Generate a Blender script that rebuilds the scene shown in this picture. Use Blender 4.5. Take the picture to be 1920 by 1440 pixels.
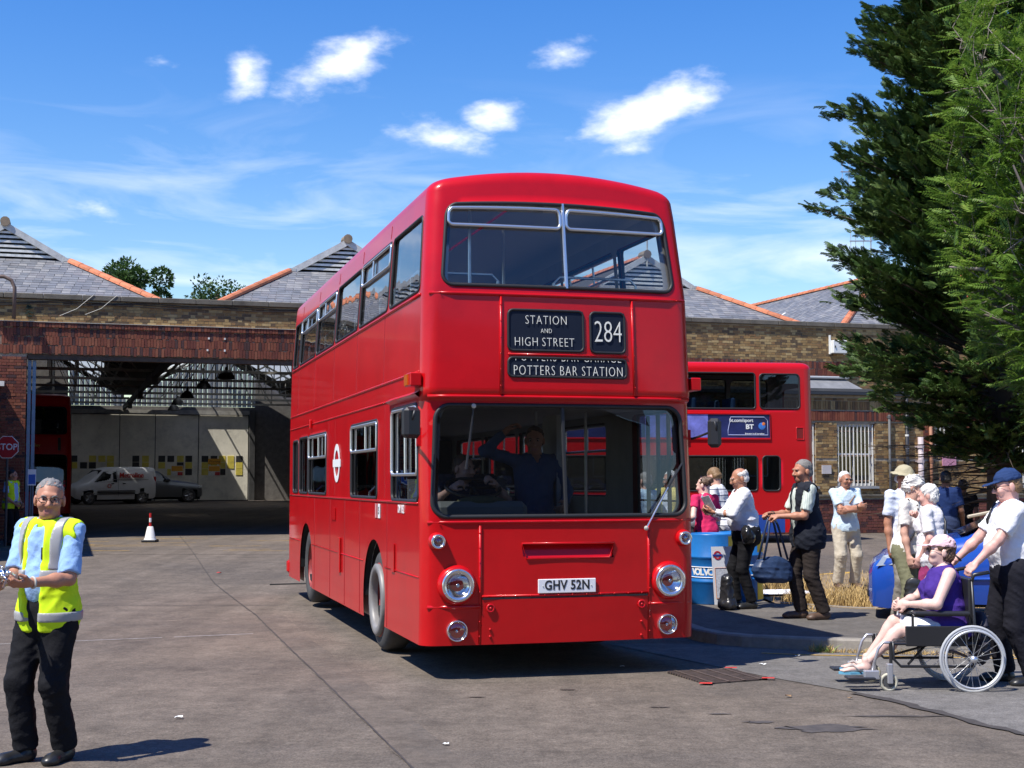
import bpy, math, random
import numpy as np
from mathutils import Vector, Matrix
for o in list(bpy.data.objects): bpy.data.objects.remove(o)
rnd = random.Random(7)
R = math.radians
scene = bpy.context.scene
COL = scene.collection

# ---------------------------------------------------------------- camera
CAM_Z = 1.72
cam = bpy.data.cameras.new('camera')
cam_ob = bpy.data.objects.new('camera', cam)
COL.objects.link(cam_ob)
cam.sensor_width = 36.0
cam.lens = 48.75
cam.clip_end = 3000
cam_ob.location = (0, 0, CAM_Z)
cam_ob.rotation_euler = (R(90 + 3.52), 0, 0)
scene.camera = cam_ob

# ---------------------------------------------------------------- light
SUN_AZ = Vector((-0.76, -0.65))          # horizontal direction towards the sun
SUN_AZ.normalize()
SUN_EL = R(58.5)
sun = bpy.data.lights.new('sun', 'SUN')
sun.energy = 4.8
sun.angle = R(0.53)
sun.color = (1.0, 0.955, 0.88)
sun_ob = bpy.data.objects.new('sun', sun)
COL.objects.link(sun_ob)
sdir = Vector((SUN_AZ.x * math.cos(SUN_EL), SUN_AZ.y * math.cos(SUN_EL), math.sin(SUN_EL)))
sun_ob.rotation_euler = sdir.to_track_quat('Z', 'Y').to_euler()
sun_ob.location = (-20, -20, 40)

world = bpy.data.worlds.new('World')
scene.world = world
world.use_nodes = True
def build_world():
    nt = world.node_tree; N = nt.nodes; L = nt.links
    N.clear()
    out = N.new('ShaderNodeOutputWorld'); bg = N.new('ShaderNodeBackground')
    sky = N.new('ShaderNodeTexSky'); sky.sky_type = 'NISHITA'; sky.sun_disc = False
    sky.sun_elevation = SUN_EL
    sky.sun_rotation = math.atan2(SUN_AZ.x, SUN_AZ.y)
    sky.air_density = 1.25; sky.dust_density = 0.25; sky.ozone_density = 3.5; sky.altitude = 50
    bg.inputs['Strength'].default_value = 0.126
    hs = N.new('ShaderNodeHueSaturation'); hs.inputs['Saturation'].default_value = 1.42
    hs.inputs['Hue'].default_value = 0.517
    L.new(sky.outputs[0], hs.inputs['Color'])
    tc = N.new('ShaderNodeTexCoord')
    def math_(op, a, b=None, clamp=False):
        m = N.new('ShaderNodeMath'); m.operation = op; m.use_clamp = clamp
        for i, v in enumerate((a, b)):
            if v is None: continue
            if isinstance(v, (int, float)): m.inputs[i].default_value = v
            else: L.new(v, m.inputs[i])
        return m.outputs[0]
    sep = N.new('ShaderNodeSeparateXYZ'); L.new(tc.outputs['Generated'], sep.inputs[0])
    # azimuth / elevation of the direction: x/y and z/y-like angles that hold all round
    az = math_('ARCTAN2', sep.outputs[0], sep.outputs[1])
    el = math_('ARCSINE', sep.outputs[2])
    comb = N.new('ShaderNodeCombineXYZ'); L.new(az, comb.inputs[0]); L.new(el, comb.inputs[1])
    n1 = N.new('ShaderNodeTexNoise'); n1.inputs['Scale'].default_value = 26; n1.inputs['Detail'].default_value = 7
    n1.inputs['Roughness'].default_value = 0.58
    mpn = N.new('ShaderNodeMapping'); mpn.inputs['Scale'].default_value = (0.62, 1.3, 1); mpn.inputs['Rotation'].default_value = (0, 0, R(-18))
    L.new(comb.outputs[0], mpn.inputs[0]); L.new(mpn.outputs[0], n1.inputs['Vector'])
    dens = None
    # (azimuth deg, elevation deg, half width deg, half height deg, tilt deg, strength)
    CL = [(-6.9,16.5,3.0,1.2,24,1.7),(-11.1,15.9,1.0,1.2,-25,1.6),(-2.9,13.5,2.5,0.9,-10,1.95),(-0.6,14.5,1.6,0.85,6,1.8),
          (6.0,14.7,3.4,1.25,20,1.95),(2.1,16.9,1.25,0.8,10,1.2),(-14.4,16.1,0.8,.36,0,.9),(4.9,13.1,1.7,.5,8,.75),
          (-16.6,10.3,.9,.42,0,.6),(25,15.5,3.2,1.2,14,1.4)]
    # the same few clouds carry on round the horizon: azimuth folded every 72 degrees
    wr = N.new('ShaderNodeMath'); wr.operation = 'WRAP'; L.new(az, wr.inputs[0]); wr.inputs[1].default_value = R(36); wr.inputs[2].default_value = R(-36)
    cw = N.new('ShaderNodeCombineXYZ'); L.new(wr.outputs[0], cw.inputs[0]); L.new(el, cw.inputs[1])
    for (a, e, w, h, t, st) in CL:
        mpg = N.new('ShaderNodeMapping'); mpg.vector_type = 'TEXTURE'; L.new(cw.outputs[0], mpg.inputs[0])
        mpg.inputs['Location'].default_value = (R(a), R(e), 0); mpg.inputs['Rotation'].default_value = (0, 0, R(t)); mpg.inputs['Scale'].default_value = (R(w), R(h), 1)
        ln = N.new('ShaderNodeVectorMath'); ln.operation = 'LENGTH'; L.new(mpg.outputs[0], ln.inputs[0])
        b = N.new('ShaderNodeMath'); b.operation = 'MULTIPLY_ADD'; L.new(ln.outputs['Value'], b.inputs[0]); b.inputs[1].default_value = -st; b.inputs[2].default_value = st; b = b.outputs[0]
        dens = b if dens is None else math_('MAXIMUM', dens, b)
    dens = math_('MAXIMUM', dens, -1.5)
    nn = math_('MULTIPLY', math_('SUBTRACT', n1.outputs[0], 0.5), 4.0)
    d = math_('ADD', math_('MULTIPLY', dens, 0.9), nn)
    rmp = N.new('ShaderNodeMapRange'); rmp.inputs[1].default_value = 0.0; rmp.inputs[2].default_value = 1.75; rmp.interpolation_type = 'SMOOTHSTEP'
    L.new(d, rmp.inputs[0])
    # thin high streaks, all round the low sky
    mp2 = N.new('ShaderNodeMapping'); mp2.inputs['Scale'].default_value = (2.2, 11, 1); mp2.inputs['Rotation'].default_value = (0, 0, R(-14)); mp2.inputs['Location'].default_value = (3.1, 1.7, 0)
    L.new(comb.outputs[0], mp2.inputs[0])
    n2 = N.new('ShaderNodeTexNoise'); n2.inputs['Scale'].default_value = 2.4; n2.inputs['Detail'].default_value = 6; n2.inputs['Roughness'].default_value = .55
    n2.inputs['Distortion'].default_value = .8
    L.new(mp2.outputs[0], n2.inputs['Vector'])
    r2 = N.new('ShaderNodeMapRange'); r2.inputs[1].default_value = .47; r2.inputs[2].default_value = .8; L.new(n2.outputs[0], r2.inputs[0])
    lowm = N.new('ShaderNodeMapRange'); lowm.inputs[1].default_value = R(16); lowm.inputs[2].default_value = R(5); L.new(el, lowm.inputs[0])
    ci = math_('MULTIPLY', math_('MULTIPLY', r2.outputs[0], lowm.outputs[0]), 0.9)
    fac = math_('MINIMUM', math_('ADD', rmp.outputs[0], ci), 0.97)
    mix = N.new('ShaderNodeMix'); mix.data_type = 'RGBA'
    L.new(fac, mix.inputs[0]); L.new(hs.outputs[0], mix.inputs[6])
    mix.inputs[7].default_value = (8.0, 8.1, 8.4, 1)
    L.new(mix.outputs[2], bg.inputs[0]); L.new(bg.outputs[0], out.inputs[0])
build_world()
vs = scene.view_settings
vs.view_transform = 'Standard'; vs.look = 'None'; vs.gamma = 1; vs.exposure = 0.5
vs.use_curve_mapping = False
scene.render.engine = 'CYCLES'
scene.cycles.max_bounces = 10
scene.cycles.transparent_max_bounces = 24

# ---------------------------------------------------------------- materials
MATS = {}
def nodes_of(name):
    m = bpy.data.materials.new(name); m.use_nodes = True
    nt = m.node_tree; nt.nodes.clear()
    out = nt.nodes.new('ShaderNodeOutputMaterial')
    return m, nt, nt.nodes, nt.links, out
def mat(name, col, rough=.6, metal=0, var=.0, vscale=4, bump=0, bscale=60, coat=0, spec=.5, island=0, obj=0, dirt=0, aniso=None, sub=0, emit=None):
    """plain painted / woven / metal surface: base colour with two scales of natural variation, fine relief"""
    if name in MATS: return MATS[name]
    m, nt, N, L, out = nodes_of(name)
    b = N.new('ShaderNodeBsdfPrincipled'); L.new(b.outputs[0], out.inputs[0])
    b.inputs['Roughness'].default_value = rough; b.inputs['Metallic'].default_value = metal
    b.inputs['Coat Weight'].default_value = coat; b.inputs['Coat Roughness'].default_value = .05
    b.inputs['Specular IOR Level'].default_value = spec
    if sub:
        b.inputs['Subsurface Weight'].default_value = sub; b.inputs['Subsurface Radius'].default_value = (.01, .004, .002); b.inputs['Subsurface Scale'].default_value = 1
    c = (col[0], col[1], col[2], 1)
    b.inputs['Base Color'].default_value = c
    if emit: b.inputs['Emission Color'].default_value = c; b.inputs['Emission Strength'].default_value = emit
    tc = N.new('ShaderNodeTexCoord')
    cur = None
    def mixv(fac_sock, lo, hi):
        nonlocal cur
        mx = N.new('ShaderNodeMapRange'); mx.inputs[3].default_value = lo; mx.inputs[4].default_value = hi
        L.new(fac_sock, mx.inputs[0])
        vm = N.new('ShaderNodeVectorMath'); vm.operation = 'SCALE'
        if cur is None: vm.inputs[0].default_value = col
        else: L.new(cur, vm.inputs[0])
        L.new(mx.outputs[0], vm.inputs['Scale']); cur = vm.outputs[0]
    if var:
        n = N.new('ShaderNodeTexNoise'); n.inputs['Scale'].default_value = vscale; n.inputs['Detail'].default_value = 6; n.inputs['Roughness'].default_value = .65
        L.new(tc.outputs['Object'], n.inputs['Vector'])
        mr = N.new('ShaderNodeMapRange'); mr.inputs[1].default_value = .3; mr.inputs[2].default_value = .7; L.new(n.outputs[0], mr.inputs[0])
        mixv(mr.outputs[0], 1 - var, 1 + var)
        rr = N.new('ShaderNodeMapRange'); rr.inputs[3].default_value = max(0, rough - .3 * var); rr.inputs[4].default_value = min(1, rough + .3 * var)
        L.new(n.outputs[0], rr.inputs[0]); L.new(rr.outputs[0], b.inputs['Roughness'])
    if island:
        g = N.new('ShaderNodeNewGeometry'); mixv(g.outputs['Random Per Island'], 1 - island, 1 + island)
    if obj:
        oi = N.new('ShaderNodeObjectInfo'); mixv(oi.outputs['Random'], 1 - obj, 1 + obj)
    if dirt:
        n = N.new('ShaderNodeTexNoise'); n.inputs['Scale'].default_value = 1.3; n.inputs['Detail'].default_value = 9; n.inputs['Roughness'].default_value = .75
        L.new(tc.outputs['Object'], n.inputs['Vector'])
        mr = N.new('ShaderNodeMapRange'); mr.inputs[1].default_value = .5; mr.inputs[2].default_value = .75; L.new(n.outputs[0], mr.inputs[0])
        mixv(mr.outputs[0], 1, 1 - dirt)
    if cur is not None: L.new(cur, b.inputs['Base Color'])
    if bump:
        n = N.new('ShaderNodeTexNoise'); n.inputs['Scale'].default_value = bscale; n.inputs['Detail'].default_value = 4
        L.new(tc.outputs['Object'], n.inputs['Vector'])
        bp = N.new('ShaderNodeBump'); bp.inputs['Strength'].default_value = bump; bp.inputs['Distance'].default_value = .01
        L.new(n.outputs[0], bp.inputs['Height']); L.new(bp.outputs[0], b.inputs['Normal'])
    MATS[name] = m
    return m
def ramp_mat(name, cols, rough=.85, var=.15, vscale=9, bump=.3, bscale=120, spec=.3):
    """pieces (bricks, slates): every island / object takes its own colour from a list"""
    if name in MATS: return MATS[name]
    m, nt, N, L, out = nodes_of(name)
    b = N.new('ShaderNodeBsdfPrincipled'); L.new(b.outputs[0], out.inputs[0])
    b.inputs['Roughness'].default_value = rough; b.inputs['Specular IOR Level'].default_value = spec
    g = N.new('ShaderNodeNewGeometry'); oi = N.new('ShaderNodeObjectInfo'); tc = N.new('ShaderNodeTexCoord')
    a = N.new('ShaderNodeMath'); a.operation = 'ADD'; L.new(g.outputs['Random Per Island'], a.inputs[0]); L.new(oi.outputs['Random'], a.inputs[1])
    f = N.new('ShaderNodeMath'); f.operation = 'FRACT'; L.new(a.outputs[0], f.inputs[0])
    cr = N.new('ShaderNodeValToRGB'); cr.color_ramp.interpolation = 'CONSTANT'
    el = cr.color_ramp.elements
    n = len(cols)
    el[0].position = 0; el[0].color = (*cols[0], 1); el[1].position = 1 / n; el[1].color = (*cols[1], 1)
    for i in range(2, n):
        e = el.new(i / n); e.color = (*cols[i], 1)
    L.new(f.outputs[0], cr.inputs[0])
    nz = N.new('ShaderNodeTexNoise'); nz.inputs['Scale'].default_value = vscale; nz.inputs['Detail'].default_value = 6; L.new(g.outputs['Position'], nz.inputs['Vector'])
    n3 = N.new('ShaderNodeTexNoise'); n3.inputs['Scale'].default_value = .55; n3.inputs['Detail'].default_value = 5; L.new(g.outputs['Position'], n3.inputs['Vector'])
    ad = N.new('ShaderNodeMath'); ad.operation = 'ADD'; L.new(nz.outputs[0], ad.inputs[0]); L.new(n3.outputs[0], ad.inputs[1])
    mr = N.new('ShaderNodeMapRange'); mr.inputs[1].default_value = .65; mr.inputs[2].default_value = 1.35; mr.inputs[3].default_value = 1 - var * 1.6; mr.inputs[4].default_value = 1 + var * 1.6; L.new(ad.outputs[0], mr.inputs[0])
    vm = N.new('ShaderNodeVectorMath'); vm.operation = 'SCALE'; L.new(cr.outputs[0], vm.inputs[0]); L.new(mr.outputs[0], vm.inputs['Scale']); L.new(vm.outputs[0], b.inputs['Base Color'])
    nb = N.new('ShaderNodeTexNoise'); nb.inputs['Scale'].default_value = bscale; L.new(g.outputs['Position'], nb.inputs['Vector'])
    bp = N.new('ShaderNodeBump'); bp.inputs['Strength'].default_value = bump; bp.inputs['Distance'].default_value = .006; L.new(nb.outputs[0], bp.inputs['Height']); L.new(bp.outputs[0], b.inputs['Normal'])
    MATS[name] = m
    return m
def glass(name, tint=(.75, .8, .8), ior=1.5, rough=.0, wav=0):
    if name in MATS: return MATS[name]
    m, nt, N, L, out = nodes_of(name)
    t = N.new('ShaderNodeBsdfTransparent'); t.inputs[0].default_value = (*tint, 1)
    g = N.new('ShaderNodeBsdfGlossy'); g.inputs['Roughness'].default_value = rough; g.inputs[0].default_value = (1, 1, 1, 1)
    # Fresnel of a thin pane, the same from both faces: r0 + (1 - r0)(1 - |cos|)^5
    gi = N.new('ShaderNodeNewGeometry'); dt = N.new('ShaderNodeVectorMath'); dt.operation = 'DOT_PRODUCT'; L.new(gi.outputs['Incoming'], dt.inputs[0]); L.new(gi.outputs['Normal'], dt.inputs[1])
    def mth(op, a, b=0.):
        x = N.new('ShaderNodeMath'); x.operation = op
        for i, v in enumerate((a, b)):
            if isinstance(v, (int, float)): x.inputs[i].default_value = v
            else: L.new(v, x.inputs[i])
        return x.outputs[0]
    r0 = ((ior - 1) / (ior + 1)) ** 2 * 1.9
    fr = mth('ADD', mth('MULTIPLY', mth('POWER', mth('SUBTRACT', 1.0, mth('ABSOLUTE', dt.outputs['Value'])), 5.0), 1 - r0), r0)
    mx = N.new('ShaderNodeMixShader')
    if wav:
        geo = N.new('ShaderNodeNewGeometry'); n = N.new('ShaderNodeTexNoise'); n.inputs['Scale'].default_value = 2.2; n.inputs['Detail'].default_value = 1
        L.new(geo.outputs['Position'], n.inputs['Vector'])
        bp = N.new('ShaderNodeBump'); bp.inputs['Strength'].default_value = wav; bp.inputs['Distance'].default_value = .02
        L.new(n.outputs[0], bp.inputs['Height']); L.new(bp.outputs[0], g.inputs['Normal'])
    L.new(fr, mx.inputs[0]); L.new(t.outputs[0], mx.inputs[1]); L.new(g.outputs[0], mx.inputs[2]); L.new(mx.outputs[0], out.inputs[0])
    MATS[name] = m
    return m

# ---------------------------------------------------------------- mesh helpers
def link(name, me, mats, parent=None, smooth=False):
    for m in (mats if isinstance(mats, (list, tuple)) else [mats]): me.materials.append(m)
    if smooth: me.polygons.foreach_set('use_smooth', [True] * len(me.polygons))
    o = bpy.data.objects.new(name, me); COL.objects.link(o)
    if parent is not None: o.parent = parent
    return o
def tag(o, label=None, cat=None, group=None, kind=None):
    if label: o['label'] = label
    if cat: o['category'] = cat
    if group: o['group'] = group
    if kind: o['kind'] = kind
    return o
def empty(name, loc=(0, 0, 0), rz=0, label=None, cat=None, group=None, rot=None):
    o = bpy.data.objects.new(name, None); COL.objects.link(o)
    o.location = loc; o.rotation_euler = rot if rot else (0, 0, rz)
    o.empty_display_size = .2
    return tag(o, label, cat, group)
def frame(d):
    d = Vector(d).normalized()
    up = Vector((0, 0, 1)) if abs(d.z) < .95 else Vector((0, 1, 0))
    x = up.cross(d).normalized(); y = d.cross(x)
    return x, y, d
class MB:
    def __init__(s): s.v = []; s.f = []; s.m = []
    def add(s, V, F, m=0, M=None):
        o = len(s.v)
        if M is not None: V = [tuple(M @ Vector(p)) for p in V]
        s.v.extend(tuple(p) for p in V)
        for f in F: s.f.append(tuple(i + o for i in f)); s.m.append(m)
        return s
    def quad(s, a, b, c, d, m=0): return s.add([a, b, c, d], [(0, 1, 2, 3)], m)
    def box(s, x0, x1, y0, y1, z0, z1, m=0, M=None, ch=0):
        if ch:
            return s.cbox(x0, x1, y0, y1, z0, z1, ch, m, M)
        V = [(x0, y0, z0), (x1, y0, z0), (x1, y1, z0), (x0, y1, z0), (x0, y0, z1), (x1, y0, z1), (x1, y1, z1), (x0, y1, z1)]
        return s.add(V, [(0, 3, 2, 1), (4, 5, 6, 7), (0, 1, 5, 4), (1, 2, 6, 5), (2, 3, 7, 6), (3, 0, 4, 7)], m, M)
    def cbox(s, x0, x1, y0, y1, z0, z1, c, m=0, M=None):
        X = (x0, x1); Y = (y0, y1); Z = (z0, z1); V = []; id = {}
        for i in (0, 1):
            for j in (0, 1):
                for k in (0, 1):
                    sx, sy, sz = (1, -1)[i], (1, -1)[j], (1, -1)[k]
                    for a in range(3):
                        p = [X[i] + sx * c, Y[j] + sy * c, Z[k] + sz * c]
                        p[a] = (X[i], Y[j], Z[k])[a]
                        id[(i, j, k, a)] = len(V); V.append(tuple(p))
        F = []
        for i in (0, 1):
            q = [id[(i, j, k, 0)] for j, k in ((0, 0), (1, 0), (1, 1), (0, 1))]; F.append(tuple(q if i else q[::-1]))
            q = [id[(j, i, k, 1)] for j, k in ((0, 0), (1, 0), (1, 1), (0, 1))]; F.append(tuple(q[::-1] if i else q))
            q = [id[(j, k, i, 2)] for j, k in ((0, 0), (1, 0), (1, 1), (0, 1))]; F.append(tuple(q if i else q[::-1]))
        for a, b in ((0, 1), (0, 2), (1, 2)):
            w = 3 - a - b
            for i in (0, 1):
                for j in (0, 1):
                    def key(t, ax):
                        k = [0, 0, 0]; k[a] = i; k[b] = j; k[w] = t; return id[(*k, ax)]
                    q = (key(0, a), key(1, a), key(1, b), key(0, b))
                    F.append(q if ((i ^ j) ^ (1 if b - a == 1 else 0)) else q[::-1])
        for (i, j, k) in [(i, j, k) for i in (0, 1) for j in (0, 1) for k in (0, 1)]:
            q = (id[(i, j, k, 0)], id[(i, j, k, 1)], id[(i, j, k, 2)])
            F.append(q if (i ^ j ^ k) else q[::-1])
        return s.add(V, F, m, M)
    def tube(s, pts, r, n=8, m=0, cap=True, closed=False, M=None):
        pts = [Vector(p) for p in pts]; k = len(pts)
        rs = r if isinstance(r, (list, tuple)) else [r] * k
        V = []; F = []; px = None
        for i, p in enumerate(pts):
            if closed: d = pts[(i + 1) % k] - pts[i - 1]
            else: d = (pts[min(i + 1, k - 1)] - pts[max(i - 1, 0)])
            if d.length < 1e-9: d = Vector((0, 0, 1))
            d.normalize()
            if px is None: x, y, _ = frame(d)
            else:
                x = px - d * px.dot(d)
                if x.length < 1e-6: x, y, _ = frame(d)
                x.normalize(); y = d.cross(x)
            px = x
            for j in range(n):
                a = 2 * math.pi * j / n
                V.append(p + (x * math.cos(a) + y * math.sin(a)) * rs[i])
        for i in range(k if closed else k - 1):
            for j in range(n):
                a = i * n + j; b = i * n + (j + 1) % n; c = ((i + 1) % k) * n
                F.append((a, b, c + (j + 1) % n, c + j))
        if cap and not closed: F.append(tuple(range(n))[::-1]); F.append(tuple((k - 1) * n + j for j in range(n)))
        return s.add(V, F, m, M)
    def lathe(s, prof, n=24, m=0, M=None, ms=None):
        V = []; F = []; mm = []
        for (r, z) in prof:
            for j in range(n):
                a = 2 * math.pi * j / n; V.append((r * math.cos(a), r * math.sin(a), z))
        o = len(s.v); s.add(V, [], m, M)
        for i in range(len(prof) - 1):
            for j in range(n):
                s.f.append((o + i * n + j, o + i * n + (j + 1) % n, o + (i + 1) * n + (j + 1) % n, o + (i + 1) * n + j)); s.m.append(ms[i] if ms else m)
        return s
    def prism(s, poly, z0, z1, m=0, M=None):
        n = len(poly)
        V = [(x, y, z0) for x, y in poly] + [(x, y, z1) for x, y in poly]
        F = [tuple(range(n))[::-1], tuple(range(n, 2 * n))] + [(i, (i + 1) % n, n + (i + 1) % n, n + i) for i in range(n)]
        return s.add(V, F, m, M)
    def sphere(s, c, r, n=12, k=8, m=0, M=None):
        if not isinstance(r, (tuple, list)): r = (r, r, r)
        V = []; F = []
        for i in range(k + 1):
            t = math.pi * i / k
            for j in range(n):
                a = 2 * math.pi * j / n; V.append((c[0] + r[0] * math.sin(t) * math.cos(a), c[1] + r[1] * math.sin(t) * math.sin(a), c[2] + r[2] * math.cos(t)))
        for i in range(k):
            for j in range(n): F.append((i * n + j, (i + 1) * n + j, (i + 1) * n + (j + 1) % n, i * n + (j + 1) % n))
        return s.add(V, F, m, M)
    def me(s, name):
        me = bpy.data.meshes.new(name); me.from_pydata(s.v, [], s.f)
        if any(s.m): me.polygons.foreach_set('material_index', s.m)
        me.update(); return me
    def build(s, name, mats, parent=None, smooth=False, bevel=0):
        o = link(name, s.me(name), mats, parent, smooth)
        if bevel:
            b = o.modifiers.new('bevel', 'BEVEL'); b.width = bevel; b.segments = 2; b.limit_method = 'ANGLE'; b.angle_limit = R(40)
        return o
def np_mesh(name, V, F, mats, parent=None, smooth=False, mi=None):
    """V (n,3) float array, F (m,k) int array"""
    me = bpy.data.meshes.new(name); V = np.asarray(V, np.float32); F = np.asarray(F, np.int32)
    me.vertices.add(len(V)); me.vertices.foreach_set('co', V.ravel())
    k = F.shape[1]; me.loops.add(F.size); me.loops.foreach_set('vertex_index', F.ravel())
    me.polygons.add(len(F)); me.polygons.foreach_set('loop_start', np.arange(len(F), dtype=np.int32) * k)
    try: me.polygons.foreach_set('loop_total', np.full(len(F), k, np.int32))
    except Exception: pass
    if mi is not None: me.polygons.foreach_set('material_index', np.asarray(mi, np.int32))
    me.update(calc_edges=True); me.validate()
    return link(name, me, mats, parent, smooth)
def align(origin, zdir, xdir=None):
    """matrix whose local Z points along zdir"""
    z = Vector(zdir).normalized()
    if xdir is None: x, y, _ = frame(z)
    else:
        x = Vector(xdir); x = (x - z * x.dot(z)).normalized(); y = z.cross(x)
    return Matrix(((x.x, y.x, z.x, origin[0]), (x.y, y.y, z.y, origin[1]), (x.z, y.z, z.z, origin[2]), (0, 0, 0, 1)))
def text(name, body, size, M, m, parent=None, sx=1, depth=.003, align_='CENTER', bold=0, spacing=1):
    cu = bpy.data.curves.new('t', 'FONT'); cu.body = body; cu.size = size; cu.align_x = align_; cu.align_y = 'CENTER'
    cu.extrude = depth; cu.offset = bold; cu.space_character = spacing; cu.resolution_u = 3
    ob = bpy.data.objects.new('t', cu)
    me = bpy.data.meshes.new_from_object(ob)
    bpy.data.objects.remove(ob); bpy.data.curves.remove(cu)
    me.transform(M @ Matrix.Diagonal((sx, 1, 1, 1)))
    return link(name, me, m, parent)
def sstep(t):
    t = max(0., min(1., t)); return t * t * (3 - 2 * t)
def gz(y, x=0):
    """gentle fall of the yard"""
    return -.13 * sstep((y - 5) / 14) * (1 - sstep((y - 20) / 12))
def rrect(x0, x1, z0, z1, r, n=6):
    P = []
    for cx, cz, a0 in ((x1 - r, z1 - r, 0), (x0 + r, z1 - r, 90), (x0 + r, z0 + r, 180), (x1 - r, z0 + r, 270)):
        for i in range(n + 1):
            a = R(a0 + 90 * i / n); P.append((cx + r * math.cos(a), cz + r * math.sin(a)))
    return P
# ================================================================ the setting
def ground_mat(name, base, spots, speck=.35, grain=90, scale_big=.35, streak=0):
    m, nt, N, L, out = nodes_of(name)
    b = N.new('ShaderNodeBsdfPrincipled'); L.new(b.outputs[0], out.inputs[0]); b.inputs['Roughness'].default_value = .92; b.inputs['Specular IOR Level'].default_value = .25
    g = N.new('ShaderNodeNewGeometry'); P = g.outputs['Position']
    def noise(sc, det=6, ro=.6, vec=P, dist=0):
        n = N.new('ShaderNodeTexNoise'); n.inputs['Scale'].default_value = sc; n.inputs['Detail'].default_value = det; n.inputs['Roughness'].default_value = ro; n.inputs['Distortion'].default_value = dist
        L.new(vec, n.inputs['Vector']); return n.outputs[0]
    def rng(s, a, b_, c, d):
        r = N.new('ShaderNodeMapRange'); r.inputs[1].default_value = a; r.inputs[2].default_value = b_; r.inputs[3].default_value = c; r.inputs[4].default_value = d; L.new(s, r.inputs[0]); return r.outputs[0]
    def mul(a, c):
        x = N.new('ShaderNodeMath'); x.operation = 'MULTIPLY'; L.new(a, x.inputs[0]); L.new(c, x.inputs[1]); return x.outputs[0]
    big = noise(scale_big, 8, .7, dist=.6); mid = noise(2.6, 7, .7); m2 = noise(14, 5, .75); fine = noise(grain, 3, .7); vf = noise(grain * 3.1, 2, .8)
    v = N.new('ShaderNodeTexVoronoi'); v.inputs['Scale'].default_value = 105; L.new(P, v.inputs['Vector'])
    cr = N.new('ShaderNodeValToRGB'); e = cr.color_ramp.elements
    e[0].position = .3; e[0].color = (*spots[0], 1); e[1].position = .72; e[1].color = (*spots[1], 1)
    x = e.new(.5); x.color = (*base, 1)
    L.new(big, cr.inputs[0])
    k = mul(rng(fine, .25, .75, 1 - speck, 1 + speck), rng(mid, .28, .72, .74, 1.24)); k = mul(mul(k, rng(m2, .3, .7, .76, 1.24)), rng(vf, .3, .7, .86, 1.14))
    chips = rng(v.outputs['Distance'], .0, .32, 1.5, .96)
    k = mul(k, chips)
    sep = N.new('ShaderNodeSeparateXYZ'); L.new(P, sep.inputs[0])
    # dark drips and oil, soft and few
    st = noise(.9, 5, .6); st = rng(st, .62, .74, 1, .62)
    k = mul(k, st)
    if streak:
        mp = N.new('ShaderNodeMapping'); mp.inputs['Rotation'].default_value = (0, 0, R(-14)); mp.inputs['Scale'].default_value = (1.7, .06, 1); L.new(P, mp.inputs[0])
        k = mul(k, rng(noise(1.5, 5, .6, mp.outputs[0]), .35, .65, .87, 1.1))
    vm = N.new('ShaderNodeVectorMath'); vm.operation = 'SCALE'; L.new(cr.outputs[0], vm.inputs[0]); L.new(k, vm.inputs['Scale']); L.new(vm.outputs[0], b.inputs['Base Color'])
    bp = N.new('ShaderNodeBump'); bp.inputs['Strength'].default_value = .55; bp.inputs['Distance'].default_value = .008; L.new(fine, bp.inputs['Height']); L.new(bp.outputs[0], b.inputs['Normal'])
    MATS[name] = m
    return m
M_GROUND = ground_mat('yard_surface', (.138, .113, .090), ((.1, .085, .072), (.174, .141, .110)), .45, 60, .28, 1)
M_ROAD = ground_mat('grey_asphalt', (.158, .147, .136), ((.128, .121, .114), (.185, .171, .156)), .45, 75, .4)
M_PAVE = ground_mat('footway_asphalt', (.135, .122, .11), ((.112, .103, .095), (.158, .142, .125)), .3, 100, .5)
M_JOINT = mat('tar_joint', (.055, .047, .042), .8, var=.3, vscale=8)
M_BAND = ground_mat('worn_band', (.132, .108, .087), ((.105, .09, .076), (.155, .127, .10)), .22, 60, .6)
M_KERB = mat('kerb_concrete', (.26, .235, .2), .9, var=.25, vscale=7, bump=.4, bscale=90, obj=.12)
M_YEL = mat('worn_yellow_paint', (.5, .3, .05), .8, var=.4, vscale=14)
M_WHT = mat('worn_white_paint', (.42, .41, .39), .8, var=.3, vscale=10)
M_SOIL = ground_mat('dry_soil', (.235, .175, .11), ((.17, .125, .08), (.33, .25, .15)), .3, 70, 1.3)

def sheet(name, poly, dz, m, step=.6, kind=None, parent=None):
    """flat polygon laid on the ground's fall, cut into strips along y"""
    ys = [p[1] for p in poly]; y0, y1 = min(ys), max(ys)
    def cross(y):
        xs = []
        n = len(poly)
        for i in range(n):
            (ax, ay), (bx, by) = poly[i], poly[(i + 1) % n]
            if (ay <= y < by) or (by <= y < ay): xs.append(ax + (bx - ax) * (y - ay) / (by - ay))
        return (min(xs), max(xs)) if len(xs) >= 2 else None
    k = max(2, int((y1 - y0) / step)); b = MB(); V = []; rows = []
    Y = sorted(set([y0 + 1e-4, y1 - 1e-4] + [y0 + (y1 - y0) * i / k for i in range(1, k)] + [q + 1e-4 for q in ys if y0 < q < y1]))
    for y in Y:
        c = cross(y)
        if c: rows.append((c[0], c[1], y))
    for (a, c, y) in rows: V += [(a, y, gz(y) + dz), (c, y, gz(y) + dz)]
    b.add(V, [(2 * i, 2 * i + 1, 2 * i + 3, 2 * i + 2) for i in range(len(rows) - 1)])
    o = b.build(name, m, parent)
    if kind: o['kind'] = kind
    return o
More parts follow.
